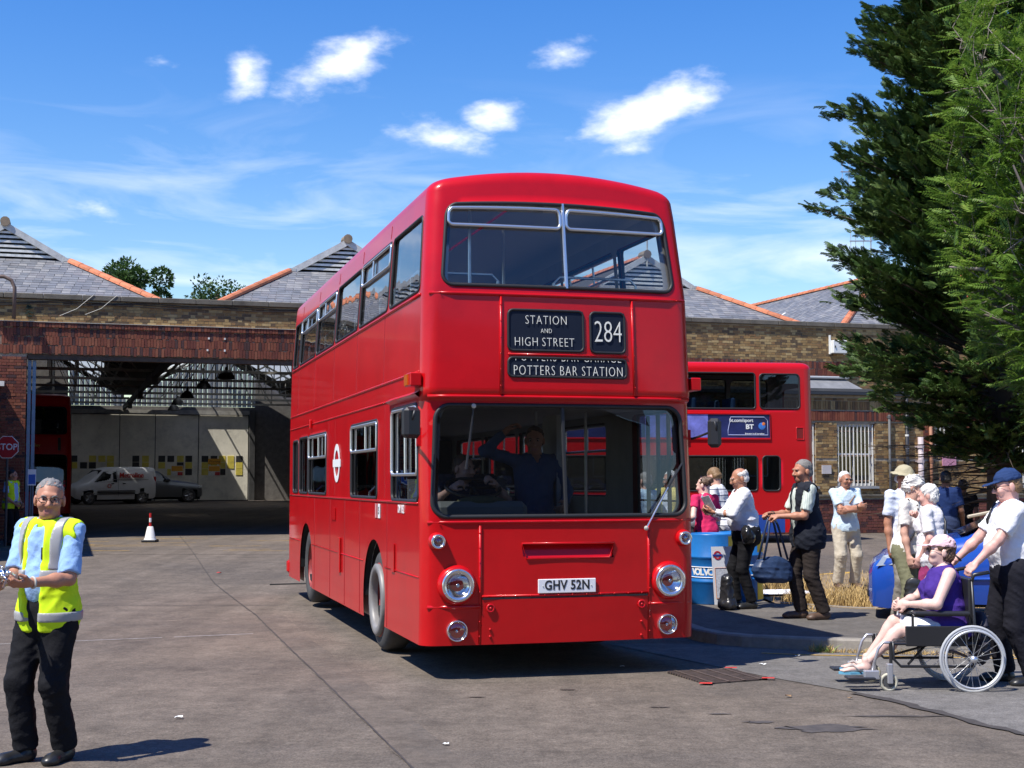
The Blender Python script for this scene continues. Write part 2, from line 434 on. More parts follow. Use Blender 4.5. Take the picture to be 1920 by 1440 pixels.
def ribbon(name, pts, w, dz, m, parent=None, wob=0, seg=.35, fn=gz):
    P = []
    for (a, c) in zip(pts, pts[1:]):
        a, c = Vector(a), Vector(c); n = max(1, int((c - a).length / seg))
        for i in range(n): P.append(a.lerp(c, i / n))
    P.append(Vector(pts[-1])); V = []; r = random.Random(len(pts) * 7 + int(w * 1000))
    for i, p in enumerate(P):
        d = (P[min(i + 1, len(P) - 1)] - P[max(i - 1, 0)]).normalized(); nrm = Vector((-d.y, d.x)); ww = w * (1 + wob * r.uniform(-.6, .6)); off = r.uniform(-1, 1) * wob * w * .6
        for s in (-1, 1):
            q = p + nrm * (s * ww / 2 + off); V.append((q.x, q.y, fn(q.y) + dz))
    return MB().add(V, [(2 * i, 2 * i + 1, 2 * i + 3, 2 * i + 2) for i in range(len(P) - 1)]).build(name, m, parent)

def build_ground():
    xs = [-900, -300, -100, -60, -40] + [-30 + 2 * i for i in range(31)] + [40, 60, 100, 300, 900]
    ys = [-200, -60, -20] + [-10 + .75 * i for i in range(64)] + [45, 60, 90, 140, 260, 600, 1500]
    V = [(x, y, gz(y)) for y in ys for x in xs]; n = len(xs)
    F = [(j * n + i, j * n + i + 1, (j + 1) * n + i + 1, (j + 1) * n + i) for j in range(len(ys) - 1) for i in range(n - 1)]
    g = MB().add(V, F).build('ground', M_GROUND, smooth=True); g['kind'] = 'structure'
    jt = [(-9.31, 38.6), (-6.6, 28.9), (-4.84, 22.64), (-3.24, 17.7), (-1.75, 12.4), (-.63, 8.36), (.35, 4.9), (1.2, 2)]
    ribbon('worn_band', [(x + .17, y) for x, y in jt[3:]], .34, .004, M_BAND, g, .08)
    ribbon('slab_joint', jt, .014, .008, M_JOINT, g, .5, .18)
    ribbon('slab_joint', [(-9.0, 18.9), (-3.4, 19.0), (-.9, 19.3)], .02, .004, M_JOINT, g, .7, .2)
    ribbon('slab_joint', [(-14, 28.5), (-6.4, 28.6), (-2.2, 28.4)], .03, .004, M_JOINT, g, .6, .2)
    ribbon('slab_joint', [(-2.7, 15.65), (-1.2, 15.9)], .014, .004, M_JOINT, g, .7, .2)
    ribbon('painted_line', [(-6.5, 14.1), (-4.64, 14.86), (-3.8, 15.2)], .022, .004, M_WHT, g, .4)
    ribbon('painted_line', [(-3.68, 15.25), (-2.88, 15.58)], .022, .004, M_WHT, g, .4)
    for i in range(26):                                   # worn yellow box hatching by the cone
        x = -12.5 + rnd.random() * 6.5; y = 29.4 + rnd.random() * 6.0
        ribbon('yellow_marking', [(x, y), (x + rnd.uniform(.5, 1.5), y + rnd.uniform(-.05, .12))], rnd.uniform(.03, .07), .004, M_YEL, g, .8, .12)
    ribbon('yellow_marking', [(.62, 5.55), (.8, 5.5), (.98, 5.36)], .04, .004, M_YEL, g, 1.2, .05)
    # oil spill and scuffs
    mo = mat('oil_stain', (.075, .063, .053), .6, var=.4, vscale=6)
    for (x, y, sx, sy, k) in [(2.12, 9.5, .34, .16, 0), (1.72, 9.75, .13, .05, 1), (1.5, 10.1, .1, .03, 2), (.45, 11.3, .08, .03, 3), (-.28, 10.9, .09, .025, 4), (1.1, 10.4, .11, .02, 5), (2.75, 10.0, .5, .035, 6)]:
        rr = random.Random(k + 40); n = 26
        pl = [(x + sx * math.cos(2 * math.pi * i / n) * rr.uniform(.55, 1.1), y + sy * math.sin(2 * math.pi * i / n) * rr.uniform(.5, 1.15), gz(y) + .0055) for i in range(n)]
        MB().add(pl, [tuple(range(n))]).build('oil_stain', mo, g)
    # grey road to the right, butting against the brown slab
    rd = sheet('road', [(1.0, 14.6), (2.2, 12.05), (2.84, 10.98), (3.2, 9.63), (3.4, 9.2), (3.95, 7.4), (5.6, 2.5), (40, 2.5), (40, 14.6)], .005, M_ROAD, .5, 'structure')
    ribbon('tar_seam', [(2.72, 11.1), (2.95, 10.6), (3.2, 9.7), (3.42, 9.2)], .09, .009, M_JOINT, rd, .45, .1)
    ribbon('yellow_line', [(2.45, 13.75), (2.8, 13.61), (4.76, 13.31), (9, 12.9), (16, 12.2)], .05, .0095, M_YEL, rd, .35, .2)
    # ---- pavement and kerb stones
    K = [(1.15, 26), (1.35, 22.5), (1.55, 18.5), (1.72, 16.3), (1.94, 14.96), (2.12, 14.52), (2.39, 14.27), (2.99, 14.0), (3.58, 13.84), (4.87, 13.61), (8, 13.15), (16, 12.4)]
    back = [(16, 16.5), (6.3, 17.1), (4.29, 17.32), (3.35, 18.2), (3.2, 20), (3.3, 22.6), (3.0, 26)]
    pv = sheet('pavement', [(x + .1, y + .03) for x, y in K] + back, .116, M_PAVE, .25, 'structure')
    P = []
    for (a, c) in zip(K, K[1:]):
        a, c = Vector(a), Vector(c); n = max(1, int((c - a).length / .05))
        for i in range(n): P.append(a.lerp(c, i / n))
    i = 0
    while i + 18 < len(P):
        seg = P[i:i + 18]; V = []
        for q, p in enumerate(seg[::3] + [seg[-1]]):
            j = min(i + q * 3, len(P) - 2); d = (P[j + 1] - P[max(j - 1, 0)]).normalized(); nr = Vector((d.y, -d.x)) * -1
            if nr.dot(Vector((1, .6))) < 0: nr = -nr
            o_ = p; w = p + nr * .15; z = gz(p.y)
            V += [(o_.x, o_.y, z - .05), (o_.x + nr.x * .008, o_.y + nr.y * .008, z + .108), (o_.x + nr.x * .022, o_.y + nr.y * .022, z + .124), (w.x, w.y, z + .124), (w.x, w.y, z - .05)]
        k = len(V) // 5
        F = [(r * 5 + c, r * 5 + c + 1, r * 5 + 5 + c + 1, r * 5 + 5 + c) for r in range(k - 1) for c in range(4)]
        F += [(0, 1, 2, 3, 4), tuple((k - 1) * 5 + c for c in (4, 3, 2, 1, 0))]
        MB().add(V, F).build('kerb_stone', M_KERB, pv)
        i += 17
    # ---- verge: dry soil, edging, straw-coloured grass
    VG = [(3.45, 18.3), (4.35, 17.5), (6.3, 17.3), (15, 16.8), (15, 22.9), (7, 23.2), (5.4, 23.2), (3.9, 22.2), (3.4, 20)]
    vg = sheet('verge', VG, .10, M_SOIL, .3, 'structure')
    ribbon('verge_edging', [(3.42, 18.2), (4.3, 17.42), (6.3, 17.2), (15, 16.7)], .1, .128, M_KERB, vg, .15, .3)
    ribbon('yellow_line', [(3.6, 22.3), (5.4, 23.45), (8, 24.2), (14, 25)], .1, .01, M_YEL, g, .2)
    ribbon('yellow_line', [(4.9, 23.75), (6.1, 24.5)], .18, .01, M_YEL, g, .2)
    def inside(x, y):
        c = False; n = len(VG)
        for i in range(n):
            (ax, ay), (bx, by) = VG[i], VG[(i + 1) % n]
            if (ay > y) != (by > y) and x < (bx - ax) * (y - ay) / (by - ay) + ax: c = not c
        return c
    V = []; F = []
    def blade(x, y, z, h, w, lean):
        a = rnd.uniform(0, 6.283); dx, dy = math.cos(a), math.sin(a); o = len(V); la = rnd.uniform(0, 6.283); lx, ly = math.cos(la) * lean, math.sin(la) * lean
        V.extend([(x - dx * w, y - dy * w, z), (x + dx * w, y + dy * w, z), (x + lx * .4 + dx * w * .7, y + ly * .4 + dy * w * .7, z + h * .6), (x + lx * .4 - dx * w * .7, y + ly * .4 - dy * w * .7, z + h * .6), (x + lx, y + ly, z + h)])
        F.extend([(o, o + 1, o + 2, o + 3), (o + 3, o + 2, o + 4)])
    n = 0
    tufts = [(4.5, 18.1, .5), (5.0, 17.9, .6), (5.35, 18.3, .5), (3.75, 18.15, .28), (4.1, 20.5, .4), (3.75, 21.4, .45), (5.9, 18.0, .5), (4.75, 19.0, .5)]
    while n < 9000:
        if rnd.random() < .62:
            tx, ty, tr = rnd.choice(tufts); a = rnd.uniform(0, 6.283); q = tr * math.sqrt(rnd.random()); x, y = tx + q * math.cos(a), ty + q * math.sin(a) * .7; h = rnd.uniform(.05, .22)
        else: x, y, h = rnd.uniform(3.4, 9.5), rnd.uniform(17.3, 23.2), rnd.uniform(.03, .1)
        if not inside(x, y): continue
        blade(x, y, gz(y) + .09, h, .006, h * rnd.uniform(.1, .9)); n += 1
    def strip(a, c, k, hmax, z):
        for i in range(k):
            t = rnd.random(); x = a[0] + (c[0] - a[0]) * t; y = a[1] + (c[1] - a[1]) * t + rnd.uniform(-.12, .02); blade(x, y, gz(y) + z, rnd.uniform(.015, hmax) * rnd.random() + .01, .006, rnd.uniform(0, hmax))
    strip((2.95, 13.97), (3.2, 13.9), 120, .12, 0); strip((3.1, 13.92), (4.7, 13.58), 800, .06, 0); strip((4.7, 13.58), (7, 13.25), 500, .1, 0)
    strip((3.55, 17.1), (3.8, 16.95), 130, .16, .12)
    o = MB().add(V, F).build('dry_grass', mat('straw_grass', (.46, .32, .13), .8, island=.35)); tag(o, 'straw coloured dry grass growing on the verge and kerb', 'grass', kind='stuff')
    V.clear(); F.clear(); strip((3.0, 13.93), (3.15, 13.9), 90, .14, 0); strip((4.6, 18.0), (5.0, 17.8), 60, .2, .1)
    o = MB().add(V, F).build('green_grass', mat('green_grass', (.16, .22, .05), .8, island=.35)); tag(o, 'sparse green grass sprouting against the kerb', 'grass', kind='stuff')
    # ---- drain grating in the road edge
    c = [Vector((1.36, 12.33)), Vector((1.95, 12.5)), Vector((2.17, 11.89)), Vector((1.6, 11.6))]
    z = gz(12); gr = empty('drain_grating', (0, 0, 0), 0, 'rusty square drain grating set in the yard surface before the bus', 'drain grating')
    MB().add([(p.x, p.y, z + .0065) for p in c], [(0, 1, 2, 3)]).build('painted_depth', mat('drain_black', (.02, .018, .016), .9), gr)  # flat black sheet paints the dark depth below the bars
    mi = mat('rusty_iron', (.1, .07, .055), .75, metal=.2, var=.4, vscale=12)
    for i in range(15):
        t = (i + .5) / 15; a = c[0].lerp(c[3], t); e = c[1].lerp(c[2], t); d = (e - a); d.normalize(); nn = Vector((-d.y, d.x)) * .011
        MB().add([(*(a - nn), z), (*(e - nn), z), (*(e + nn), z), (*(a + nn), z)] + [(*(a - nn), z + .016), (*(e - nn), z + .016), (*(e + nn), z + .016), (*(a + nn), z + .016)], [(4, 5, 6, 7), (0, 1, 5, 4), (1, 2, 6, 5), (2, 3, 7, 6), (3, 0, 4, 7)]).build('bar', mi, gr)
    for i in range(4):
        t = (i + .5) / 4; a = c[0].lerp(c[1], t); e = c[3].lerp(c[2], t); d = (e - a); d.normalize(); nn = Vector((-d.y, d.x)) * .014
        MB().add([(*(a - nn), z + .019), (*(e - nn), z + .019), (*(e + nn), z + .019), (*(a + nn), z + .019)], [(0, 3, 2, 1)]).build('cross_bar', mi, gr)
    mr = mat('red_marker_paint', (.5, .03, .02), .7, var=.3)
    for p in (c[1], c[2], c[3]):
        MB().add([(p.x - .06, p.y - .03, z + .0215), (p.x + .05, p.y - .04, z + .0215), (p.x + .06, p.y + .03, z + .0215), (p.x - .04, p.y + .035, z + .0215)], [(0, 1, 2, 3)]).build('paint_dab', mr, gr)
    # litter: small scraps
    lm = [mat('paper_scrap', (.75, .75, .72), .8), mat('leaf_scrap', (.28, .17, .08), .8), mat('red_scrap', (.5, .05, .04), .7)]
    spots = [(3.25, 13.1, .06, 0, 'white crumpled paper scrap near the flip-flops on the road'), (2.3, 12.85, .05, 0, 'grey crushed paper lump on the road near the kerb'), (2.75, 13.5, .04, 0, 'pale scrap lying in the bus shadow by the kerb'), (1.0, 12.7, .035, 0, 'bluish white scrap in shadow under the bus corner'),
             (-5.1, 24.3, .07, 2, 'small red scrap on the yard beyond the slab joint'), (2.15, 10.9, .045, 1, 'brown curled leaf on slab beneath the drain grating'), (2.6, 10.8, .035, 1, 'tiny tan leaf on slab left of the dark tar seam'), (-.42, 8.9, .035, 0, 'white scrap lying on slab in front of the bus'), (.55, 7.8, .03, 0, 'small white scrap on the bare slab at bottom centre'), (-2.35, 9.9, .05, 0, 'bluish scrap on the slab beyond the hi-vis man shadow'), (-.5, 7.2, .04, 0, 'white scrap beside slab joint at the bottom edge')]
    for i, (x, y, s, k, lab) in enumerate(spots):
        s *= .6; r = random.Random(i); V = []
        for a in range(4):
            for b_ in range(4): V.append((x + (a - 1.5) * s * .6 + r.uniform(-.2, .2) * s, y + (b_ - 1.5) * s * .4 + r.uniform(-.2, .2) * s, gz(y) + .01 + r.random() * s * .5))
        o = MB().add(V, [(a * 4 + b_, a * 4 + b_ + 1, a * 4 + b_ + 5, a * 4 + b_ + 4) for a in range(3) for b_ in range(3)]).build('litter_scrap', lm[k]); tag(o, lab, 'litter')
    # old curved scuff of rubber hose lying on the slab
    o = MB().tube([(-3.85 + 1.2 * t, 22.2 + .18 * math.sin(3 * t), gz(22) + .012) for t in [i / 10 for i in range(11)]], .012, 6).build('rubber_strip', mat('black_rubber', (.02, .02, .02), .8)); tag(o, 'thin black curved rubber strip lying on the yard', 'rubber strip')
build_ground()
# ================================================================ the garage and the office annex
TH = R(17.8)
GO = Vector((-11.89, 33.87, 0))
STOCK = [(.31, .2, .085), (.25, .155, .065), (.37, .25, .11), (.19, .12, .058), (.29, .175, .072), (.13, .088, .052), (.41, .29, .135), (.25, .145, .065)]
REDS = [(.18, .055, .033), (.215, .07, .04), (.14, .043, .03), (.195, .06, .036), (.08, .04, .036), (.24, .085, .048)]
PLIN = [(.15, .05, .04), (.19, .068, .05), (.11, .04, .037), (.17, .06, .042), (.075, .035, .036)]
M_STOCK = ramp_mat('stock_brick', STOCK); M_REDB = ramp_mat('red_brick', REDS); M_PLB = ramp_mat('plinth_brick', PLIN)
M_MORT = mat('mortar', (.4, .34, .25), .95, var=.3, vscale=6)
M_MORTD = mat('sooty_mortar', (.33, .27, .19), .95, var=.3, vscale=5)
M_COPE = mat('coping_concrete', (.13, .115, .09), .95, var=.4, vscale=3, bump=.3)
M_SLATE = ramp_mat('slate', [(.17, .175, .185), (.2, .2, .205), (.14, .145, .155), (.24, .235, .23), (.18, .175, .18), (.16, .165, .18)], .55, .16, 5, .25, 40, .45)
M_TERRA = mat('terracotta', (.48, .16, .075), .8, var=.25, vscale=9, obj=.18)
M_WOODW = mat('weathered_white_wood', (.74, .73, .67), .75, var=.2, vscale=8)
M_DARK = mat('dark_void', (.018, .018, .018), .9)
M_STEEL = mat('pale_painted_steel', (.45, .44, .39), .6, var=.25, vscale=5)
M_STEELD = mat('dark_steel', (.06, .06, .06), .6, var=.3)
M_CAST = mat('cast_pipe_lilac', (.5, .42, .42), .6, var=.15)
BR_L, BR_H = .215, .065
def brick_me(l, h, name):
    b = MB(); d = .1
    b.box(-l / 2, l / 2, 0, d, -h / 2, h / 2)
    return b
class Bricks:
    """collects bricks; the first n (nearest / largest) become parts, the rest one joined part"""
    def __init__(s, parent, m, limit): s.parent = parent; s.m = m; s.limit = limit; s.cache = {}; s.n = 0; s.rest = MB()
    def put(s, a, d, z, l, h, own=True):
        j = rnd.uniform(-.004, .004)
        if own and s.n < s.limit:
            k = (round(l, 3), round(h, 3))
            if k not in s.cache:
                me = brick_me(l, h, 'brick').me('brick'); me.materials.append(s.m); s.cache[k] = me
            o = bpy.data.objects.new('brick', s.cache[k]); COL.objects.link(o); o.parent = s.parent; o.location = (a, d + j, z); o.rotation_euler = (rnd.uniform(-.012, .012), rnd.uniform(-.01, .01), rnd.uniform(-.015, .015)); s.n += 1
        else:
            s.rest.box(a - l / 2, a + l / 2, d + j, d + .1, z - h / 2, z + h / 2)
    def close(s, name):
        if s.rest.v: o = s.rest.build(name, s.m, s.parent); o['kind'] = 'stuff'
def hit(a0, a1, z0, z1, ops):
    return any(a1 > o[0] and a0 < o[1] and z1 > o[2] and z0 < o[3] for o in ops)
def courses(bk, a0, a1, z0, z1, d, ops=(), own=True):
    """Flemish bond"""
    row = 0; z = z0
    while z + .06 < z1:
        a = a0 - (.0 if row % 2 == 0 else .1685); k = 0
        while a < a1:
            l = BR_L if k % 2 == 0 else .1025
            x0, x1 = max(a, a0), min(a + l, a1)
            if x1 - x0 > .04:
                segs = [(x0, x1)]
                for o in ops:
                    if z + BR_H > o[2] and z < o[3]:
                        ns = []
                        for (p, q) in segs:
                            if q <= o[0] or p >= o[1]: ns.append((p, q))
                            else:
                                if p < o[0] - .03: ns.append((p, o[0]))
                                if q > o[1] + .03: ns.append((o[1], q))
                        segs = ns
                for (p, q) in segs: bk.put((p + q) / 2, d, z + BR_H / 2, q - p, BR_H, own)
            a += l + .01; k += 1
        z += BR_H + .01; row += 1
def soldiers(bk, a0, a1, z0, z1, d, own=False, rows=1, ops=()):
    h = (z1 - z0) / rows
    for r in range(rows):
        a = a0 + (r % 2) * .03
        while a < a1 - .03:
            if not hit(a, a + .065, z0, z1, ops): bk.put(a + .0325, d, z0 + h * (r + .5) + (rnd.uniform(-.02, .02) if rows > 1 else 0), .065, h - .01, own)
            a += .075
def wall(name, a0, a1, d0, d1, z0, z1, ops, m, parent):
    """slab with rectangular openings"""
    A = sorted(set([a0, a1] + [v for o in ops for v in o[:2] if a0 < v < a1])); b = MB()
    for x0, x1 in zip(A, A[1:]):
        mid = (x0 + x1) / 2; Z = [(z0, z1)]
        for o in ops:
            if o[0] < mid < o[1]:
                nz = []
                for (p, q) in Z:
                    if q <= o[2] or p >= o[3]: nz.append((p, q))
                    else:
                        if p < o[2]: nz.append((p, o[2]))
                        if q > o[3]: nz.append((o[3], q))
                Z = nz
        for (p, q) in Z: b.box(x0, x1, d0, d1, p, q)
    return b.build(name, m, parent)

G = empty('bus_garage', GO, TH, 'old brick bus garage with slate roofs and a wide doorway', 'building')
def build_garage():
    OPEN = (0.0, 13.0, -1, 4.55)
    wall('front_wall', -7, 45, .0, .36, -.3, 5.9, [OPEN], M_MORTD, G)
    bk = Bricks(G, M_STOCK, 300)
    courses(bk, -1.2, 7.4, 5.335, 5.9, -.012); courses(bk, -4, -1.2, 5.335, 5.9, -.012, own=False); courses(bk, -4, -.64, 4.0, 5.2, -.012, own=False)
    courses(bk, 7.4, 16.8, 5.335, 5.9, -.012, own=False)
    courses(bk, 16.8, 30, 4.89, 5.9, -.012, own=False)
    courses(bk, 16.8, 30, 3.6, 4.44, -.012, own=False)
    bk.close('stock_brick_courses')
    rb = Bricks(G, M_REDB, 0)
    soldiers(rb, -.62, 13.0, 4.55, 5.2, -.03, rows=3)
    soldiers(rb, -4, 13.6, 5.205, 5.33, -.06)
    soldiers(rb, 16.8, 30, 4.45, 4.88, -.014, rows=2)
    courses(rb, -.62, -.0, -.02, 4.53, -.03, own=False)
    rb.close('red_brick_courses')
    MB().box(-1.2, 13.6, -.075, -.01, 5.331, 5.345).build('string_course_cap', mat('pale_mortar_fillet', (.5, .46, .38), .9, var=.2), G)
    MB().box(.02, 13, .02, .34, 4.42, 4.548).build('lintel_beam', mat('rusty_beam', (.09, .06, .04), .8, var=.4), G)
    a = -7.0
    while a < 45:
        l = min(.92, 45 - a); MB().box(a + .004, a + l - .004, -.09, .42, 5.905, 6.035, ch=.012).build('coping_stone', M_COPE, G); a += l
    # jamb rails, cables, ladder hoop, small fittings
    MB().box(.03, .11, .1, .3, 0, 4.4).box(.14, .22, .12, .26, 0, 4.4).build('door_rail', mat('blue_grey_steel', (.2, .27, .33), .45, metal=.3, var=.2), G)
    mc = mat('black_cable', (.02, .02, .02), .7)
    for k in range(3):
        pts = [(-1 + i * .6, -.045 - .01 * k, 5.86 - .035 * k - .02 * math.sin(i * 1.7 + k) + (.0 if i > 3 else -.03 * (3 - i))) for i in range(15)]
        MB().tube(pts, .009, 5).build('cable', mc, G)
    for (p, q) in (((1.55, -.1, 6.05), (.75, -.06, 5.5)), ((2.1, -.1, 6.05), (1.35, -.06, 5.55))):
        MB().tube([p, ((p[0] + q[0]) / 2, -.1, (p[2] + q[2]) / 2 - .09), q], .007, 5).build('cable', M_STEEL, G)
    MB().tube([(-1.3, -.35, 6.38), (-.55, -.35, 6.38), (-.38, -.35, 6.3), (-.3, -.35, 6.12), (-.3, -.35, 5.36)], .045, 8).build('ladder_hoop', mat('brown_pipe', (.16, .11, .085), .6, var=.2), G, True)
    b = MB()
    for i in range(26):
        x, z = .02 + rnd.uniform(-.07, .07), 5.45 + rnd.random() * .33; b.box(x, x + .05, -.05, -.02, z, z + .03)
    tag(b.build('weed_clump', mat('dark_weed', (.03, .045, .03), .9), G), kind='stuff')
    for (x, z) in ((4.35, 5.02), (4.75, 5.02), (4.32, 4.72), (4.75, 4.72)): MB().box(x, x + .04, -.05, -.03, z, z + .05).build('white_bracket', M_WOODW, G)
    # --- unseen neighbouring building at far left, shaped to cast shade on the pier
    MB().box(-9, -.8, -7.5, -.1, -.1, 4.1).build('neighbour_block', mat('neighbour_render', (.1, .075, .055), .9, var=.3), G)
    MB().box(-.72, -.5, -.1, -.04, 3.74, 3.86).build('lamp_box', M_WOODW, G)
    # ---- roofs
    ROOFL = []; SL = .573; nslate = [0]; srest = None
    sm = MB().box(-.102, .102, -.105, .105, -.006, .004).me('slate'); sm.materials.append(M_SLATE)
    tm = MB(); 
    for i in range(2):
        pass
    def hip_tile_me():
        b = MB(); n = 7; V = []
        for e_ in (0, 1):
            for r_ in (.115, .095):
                for i in range(n):
                    t = math.pi * i / (n - 1); rr_ = r_ * (1.06 if e_ == 0 else .98)
                    V.append((rr_ * math.cos(t), e_ * .44, rr_ * math.sin(t)))
        F = []
        for i in range(n - 1):
            F += [(i, i + 1, 2 * n + i + 1, 2 * n + i), (n + i + 1, n + i, 3 * n + i, 3 * n + i + 1), (i + 1, i, n + i, n + i + 1), (2 * n + i, 2 * n + i + 1, 3 * n + i + 1, 3 * n + i)]
        b.add(V, F); return b.me('hip_tile')
    htm = hip_tile_me(); htm.materials.append(M_TERRA)
    def tiles_along(p, q, parent, name='hip_tile'):
        p, q = Vector(p), Vector(q); d = (q - p); n = max(1, int(d.length / .4)); d.normalize()
        x = d.cross(Vector((0, 0, 1))).normalized(); z = x.cross(d)
        for i in range(n):
            o = bpy.data.objects.new(name, htm); COL.objects.link(o); o.parent = parent; t = p + d * (i * .4)
            o.matrix_local = Matrix(((x.x, d.x, z.x, t.x), (x.y, d.y, z.y, t.y), (x.z, d.z, z.z, t.z - .02), (0, 0, 0, 1)))
    def slate_face(roof, O_, U, Vv, us, own, rest):
        """O_ eave origin, U unit along eave, Vv unit up the slope; us(v) -> (u0,u1) extent at slope distance v"""
        N_ = U.cross(Vv).normalized(); v = 0; row = 0
        while True:
            e = us(v + .1)
            if e is None: break
            u = e[0] - (.105 if row % 2 else 0)
            while u < e[1]:
                uc = u + .105
                if e[0] - .02 < uc < e[1] + .02:
                    tilt = .045 + rnd.uniform(-.012, .012); up = (Vv + N_ * -tilt).normalized(); nn = U.cross(up).normalized()
                    c = O_ + U * (uc + rnd.uniform(-.006, .006)) + Vv * (v + .1 + rnd.uniform(-.008, .008)) + N_ * (.012 + rnd.uniform(0, .004))
                    Mx = Matrix(((U.x, up.x, nn.x, c.x), (U.y, up.y, nn.y, c.y), (U.z, up.z, nn.z, c.z), (0, 0, 0, 1)))
                    if own and nslate[0] < 300:
                        o = bpy.data.objects.new('slate', sm); COL.objects.link(o); o.parent = roof; o.matrix_local = Mx; nslate[0] += 1
                    else: rest.box(-.102, .102, -.105, .105, -.006, .004, M=Mx)
                u += .21
            v += .17; row += 1
    for bi, ac in enumerate((-.69, 8.5, 17.75, 26.95)):
        zr, ze = 8.2, 5.92; hw = (zr - ze) / SL; d0, d1 = .42, (3.0 if bi < 3 else 4.6); zg = 7.3 if bi < 3 else 8.16
        gh = (zr - zg) / SL; D1 = 41.6
        # openings (rooflights) in the side slopes: (side, t0, t1 along slope from ridge, d0, d1)
        lights = {1: [(-1, .15, 1.93, 39.3, 41.6), (1, .9, 3.2, 27, 38), (-1, .9, 3.2, 27, 37.5), (-1, .9, 3.2, 12, 16)], 0: [(1, .8, 3.2, 14, 18), (1, .8, 3.2, 27, 38)], 3: [(-1, 1.7, 3.35, 8.0, 14.5)], 2: [(-1, 1, 3, 20, 24)]}[bi]  # long rear strips are unseen openings added to brighten the interior
        ro = MB()
        for s in (-1, 1):
            Ls = [l for l in lights if l[0] == s]
            Dn = sorted(set([d1, D1] + [v for l in Ls for v in l[3:5]]))
            for x0, x1 in zip(Dn, Dn[1:]):
                T = [(0, hw)]
                for l in Ls:
                    if l[3] < (x0 + x1) / 2 < l[4]: T = [(0, l[1]), (l[2], hw)]
                for (t0, t1) in T:
                    q = [(ac + s * t0, x0, zr - SL * t0), (ac + s * t1, x0, zr - SL * t1), (ac + s * t1, x1, zr - SL * t1), (ac + s * t0, x1, zr - SL * t0)]
                    q2 = [(p[0], p[1], p[2] - .06) for p in q]
                    ro.add(q + q2, [(0, 1, 2, 3), (7, 6, 5, 4), (0, 4, 5, 1), (1, 5, 6, 2), (2, 6, 7, 3), (3, 7, 4, 0)])
            # corner triangle between front hip and side slope
            ro.add([(ac + s * gh, d1, zg), (ac + s * hw, d0, ze), (ac + s * hw, d1, ze)], [(0, 1, 2) if s < 0 else (0, 2, 1)])
        ro.add([(ac - hw, d0, ze), (ac + hw, d0, ze), (ac + gh, d1, zg), (ac - gh, d1, zg)], [(0, 1, 2, 3)])
        ro.box(ac + hw - .02, ac + 9.23 - hw + .02, d0, D1, ze - .2, ze - .05)      # valley gutter
        roof = None
        ROOFL.append((bi, ac, zr, lights))
        roof = ro.build('roof', mat('roof_boarding', (.05, .047, .043), .9, var=.3), G)
        rest = MB()
        sl = math.hypot(d1 - d0, zg - ze); Vv = Vector((0, d1 - d0, zg - ze)).normalized()
        slate_face(roof, Vector((ac, d0, ze)), Vector((1, 0, 0)), Vv, lambda v: None if v > sl else (-(hw + (gh - hw) * v / sl), hw + (gh - hw) * v / sl), bi < 2, rest)
        if bi == 3:
            s2 = math.hypot(hw, zr - ze); V2 = Vector((hw, 0, zr - ze)).normalized()
            def us(v):
                if v > s2: return None
                t = v / s2; return (-26.0, -(d0 + (d1 - d0) * t))
            lo, hi = s2 * (1 - 3.4 / hw), s2 * (1 - 1.65 / hw)
            slate_face(roof, Vector((ac - hw, 0, ze)), Vector((0, -1, 0)), V2, lambda v: None if v > lo else us(v), False, rest)
            slate_face(roof, Vector((ac - hw, 0, ze)), Vector((0, -1, 0)), V2, lambda v: None if v > s2 else ((-26, -14.55) if v < hi else us(v)) if v > lo else (-1, -2), False, rest)
            slate_face(roof, Vector((ac - hw, 0, ze)), Vector((0, -1, 0)), V2, lambda v: None if v > hi else ((-7.95, us(v)[1]) if v > lo else (-1, -2)), False, rest)
            # patent glazing of the rooflight
            for k in range(14):
                dd = 8.0 + k * 6.5 / 13; MB().tube([(ac - 1.65, dd, zr - SL * 1.65 + .03), (ac - 3.4, dd, zr - SL * 3.4 + .03)], .025, 4).build('glazing_bar', mat('white_bar', (.75, .76, .76), .5), roof)
            gp = MB().add([(ac - 1.7, 8, zr - SL * 1.7), (ac - 3.35, 8, zr - SL * 3.35), (ac - 3.35, 14.5, zr - SL * 3.35), (ac - 1.7, 14.5, zr - SL * 1.7)], [(0, 1, 2, 3)]).build('rooflight_pane', mat('milky_glass', (.5, .53, .55), .2, spec=.8), roof)
        o = rest.build('slates', M_SLATE, roof); o['kind'] = 'stuff'
        for s in (-1, 1):
            tiles_along((ac + s * hw, d0, ze + .03), (ac + s * gh, d1, zg + .03), roof)
            if bi < 3: MB().box(-.09, .1, -.03, .14, -.02, .07, M=Matrix.Translation((ac + s * gh, d1 - .08, zg))).build('lead_flashing', mat('lead_white', (.55, .54, .5), .6, var=.2), roof)
        tiles_along((ac, d1 + .05, zr + .02), (ac, min(D1, 26), zr + .02), roof, 'ridge_tile')
        if bi < 3:
            lv = empty('louvre_vent', (0, 0, 0)); lv.parent = G
            MB().add([(ac - gh, d1 + .12, zg), (ac + gh, d1 + .12, zg), (ac, d1 + .12, zr + .02)], [(0, 1, 2)]).build('louvre_back', M_DARK, lv)
            ns = 6
            for k in range(ns):
                z = zg + .06 + k * (zr - zg - .16) / ns; w = (zr - z) / SL - .13
                if w > .08:
                    V = [(ac - w, d1 - .04, z + .055), (ac + w, d1 - .04, z + .055), (ac + w, d1 + .1, z + .1), (ac - w, d1 + .1, z + .1)]
                    MB().add(V + [(p[0], p[1], p[2] - .058) for p in V], [(0, 1, 2, 3), (7, 6, 5, 4), (0, 4, 5, 1), (1, 5, 6, 2), (2, 6, 7, 3), (3, 7, 4, 0)]).build('louvre_slat', M_WOODW, lv)
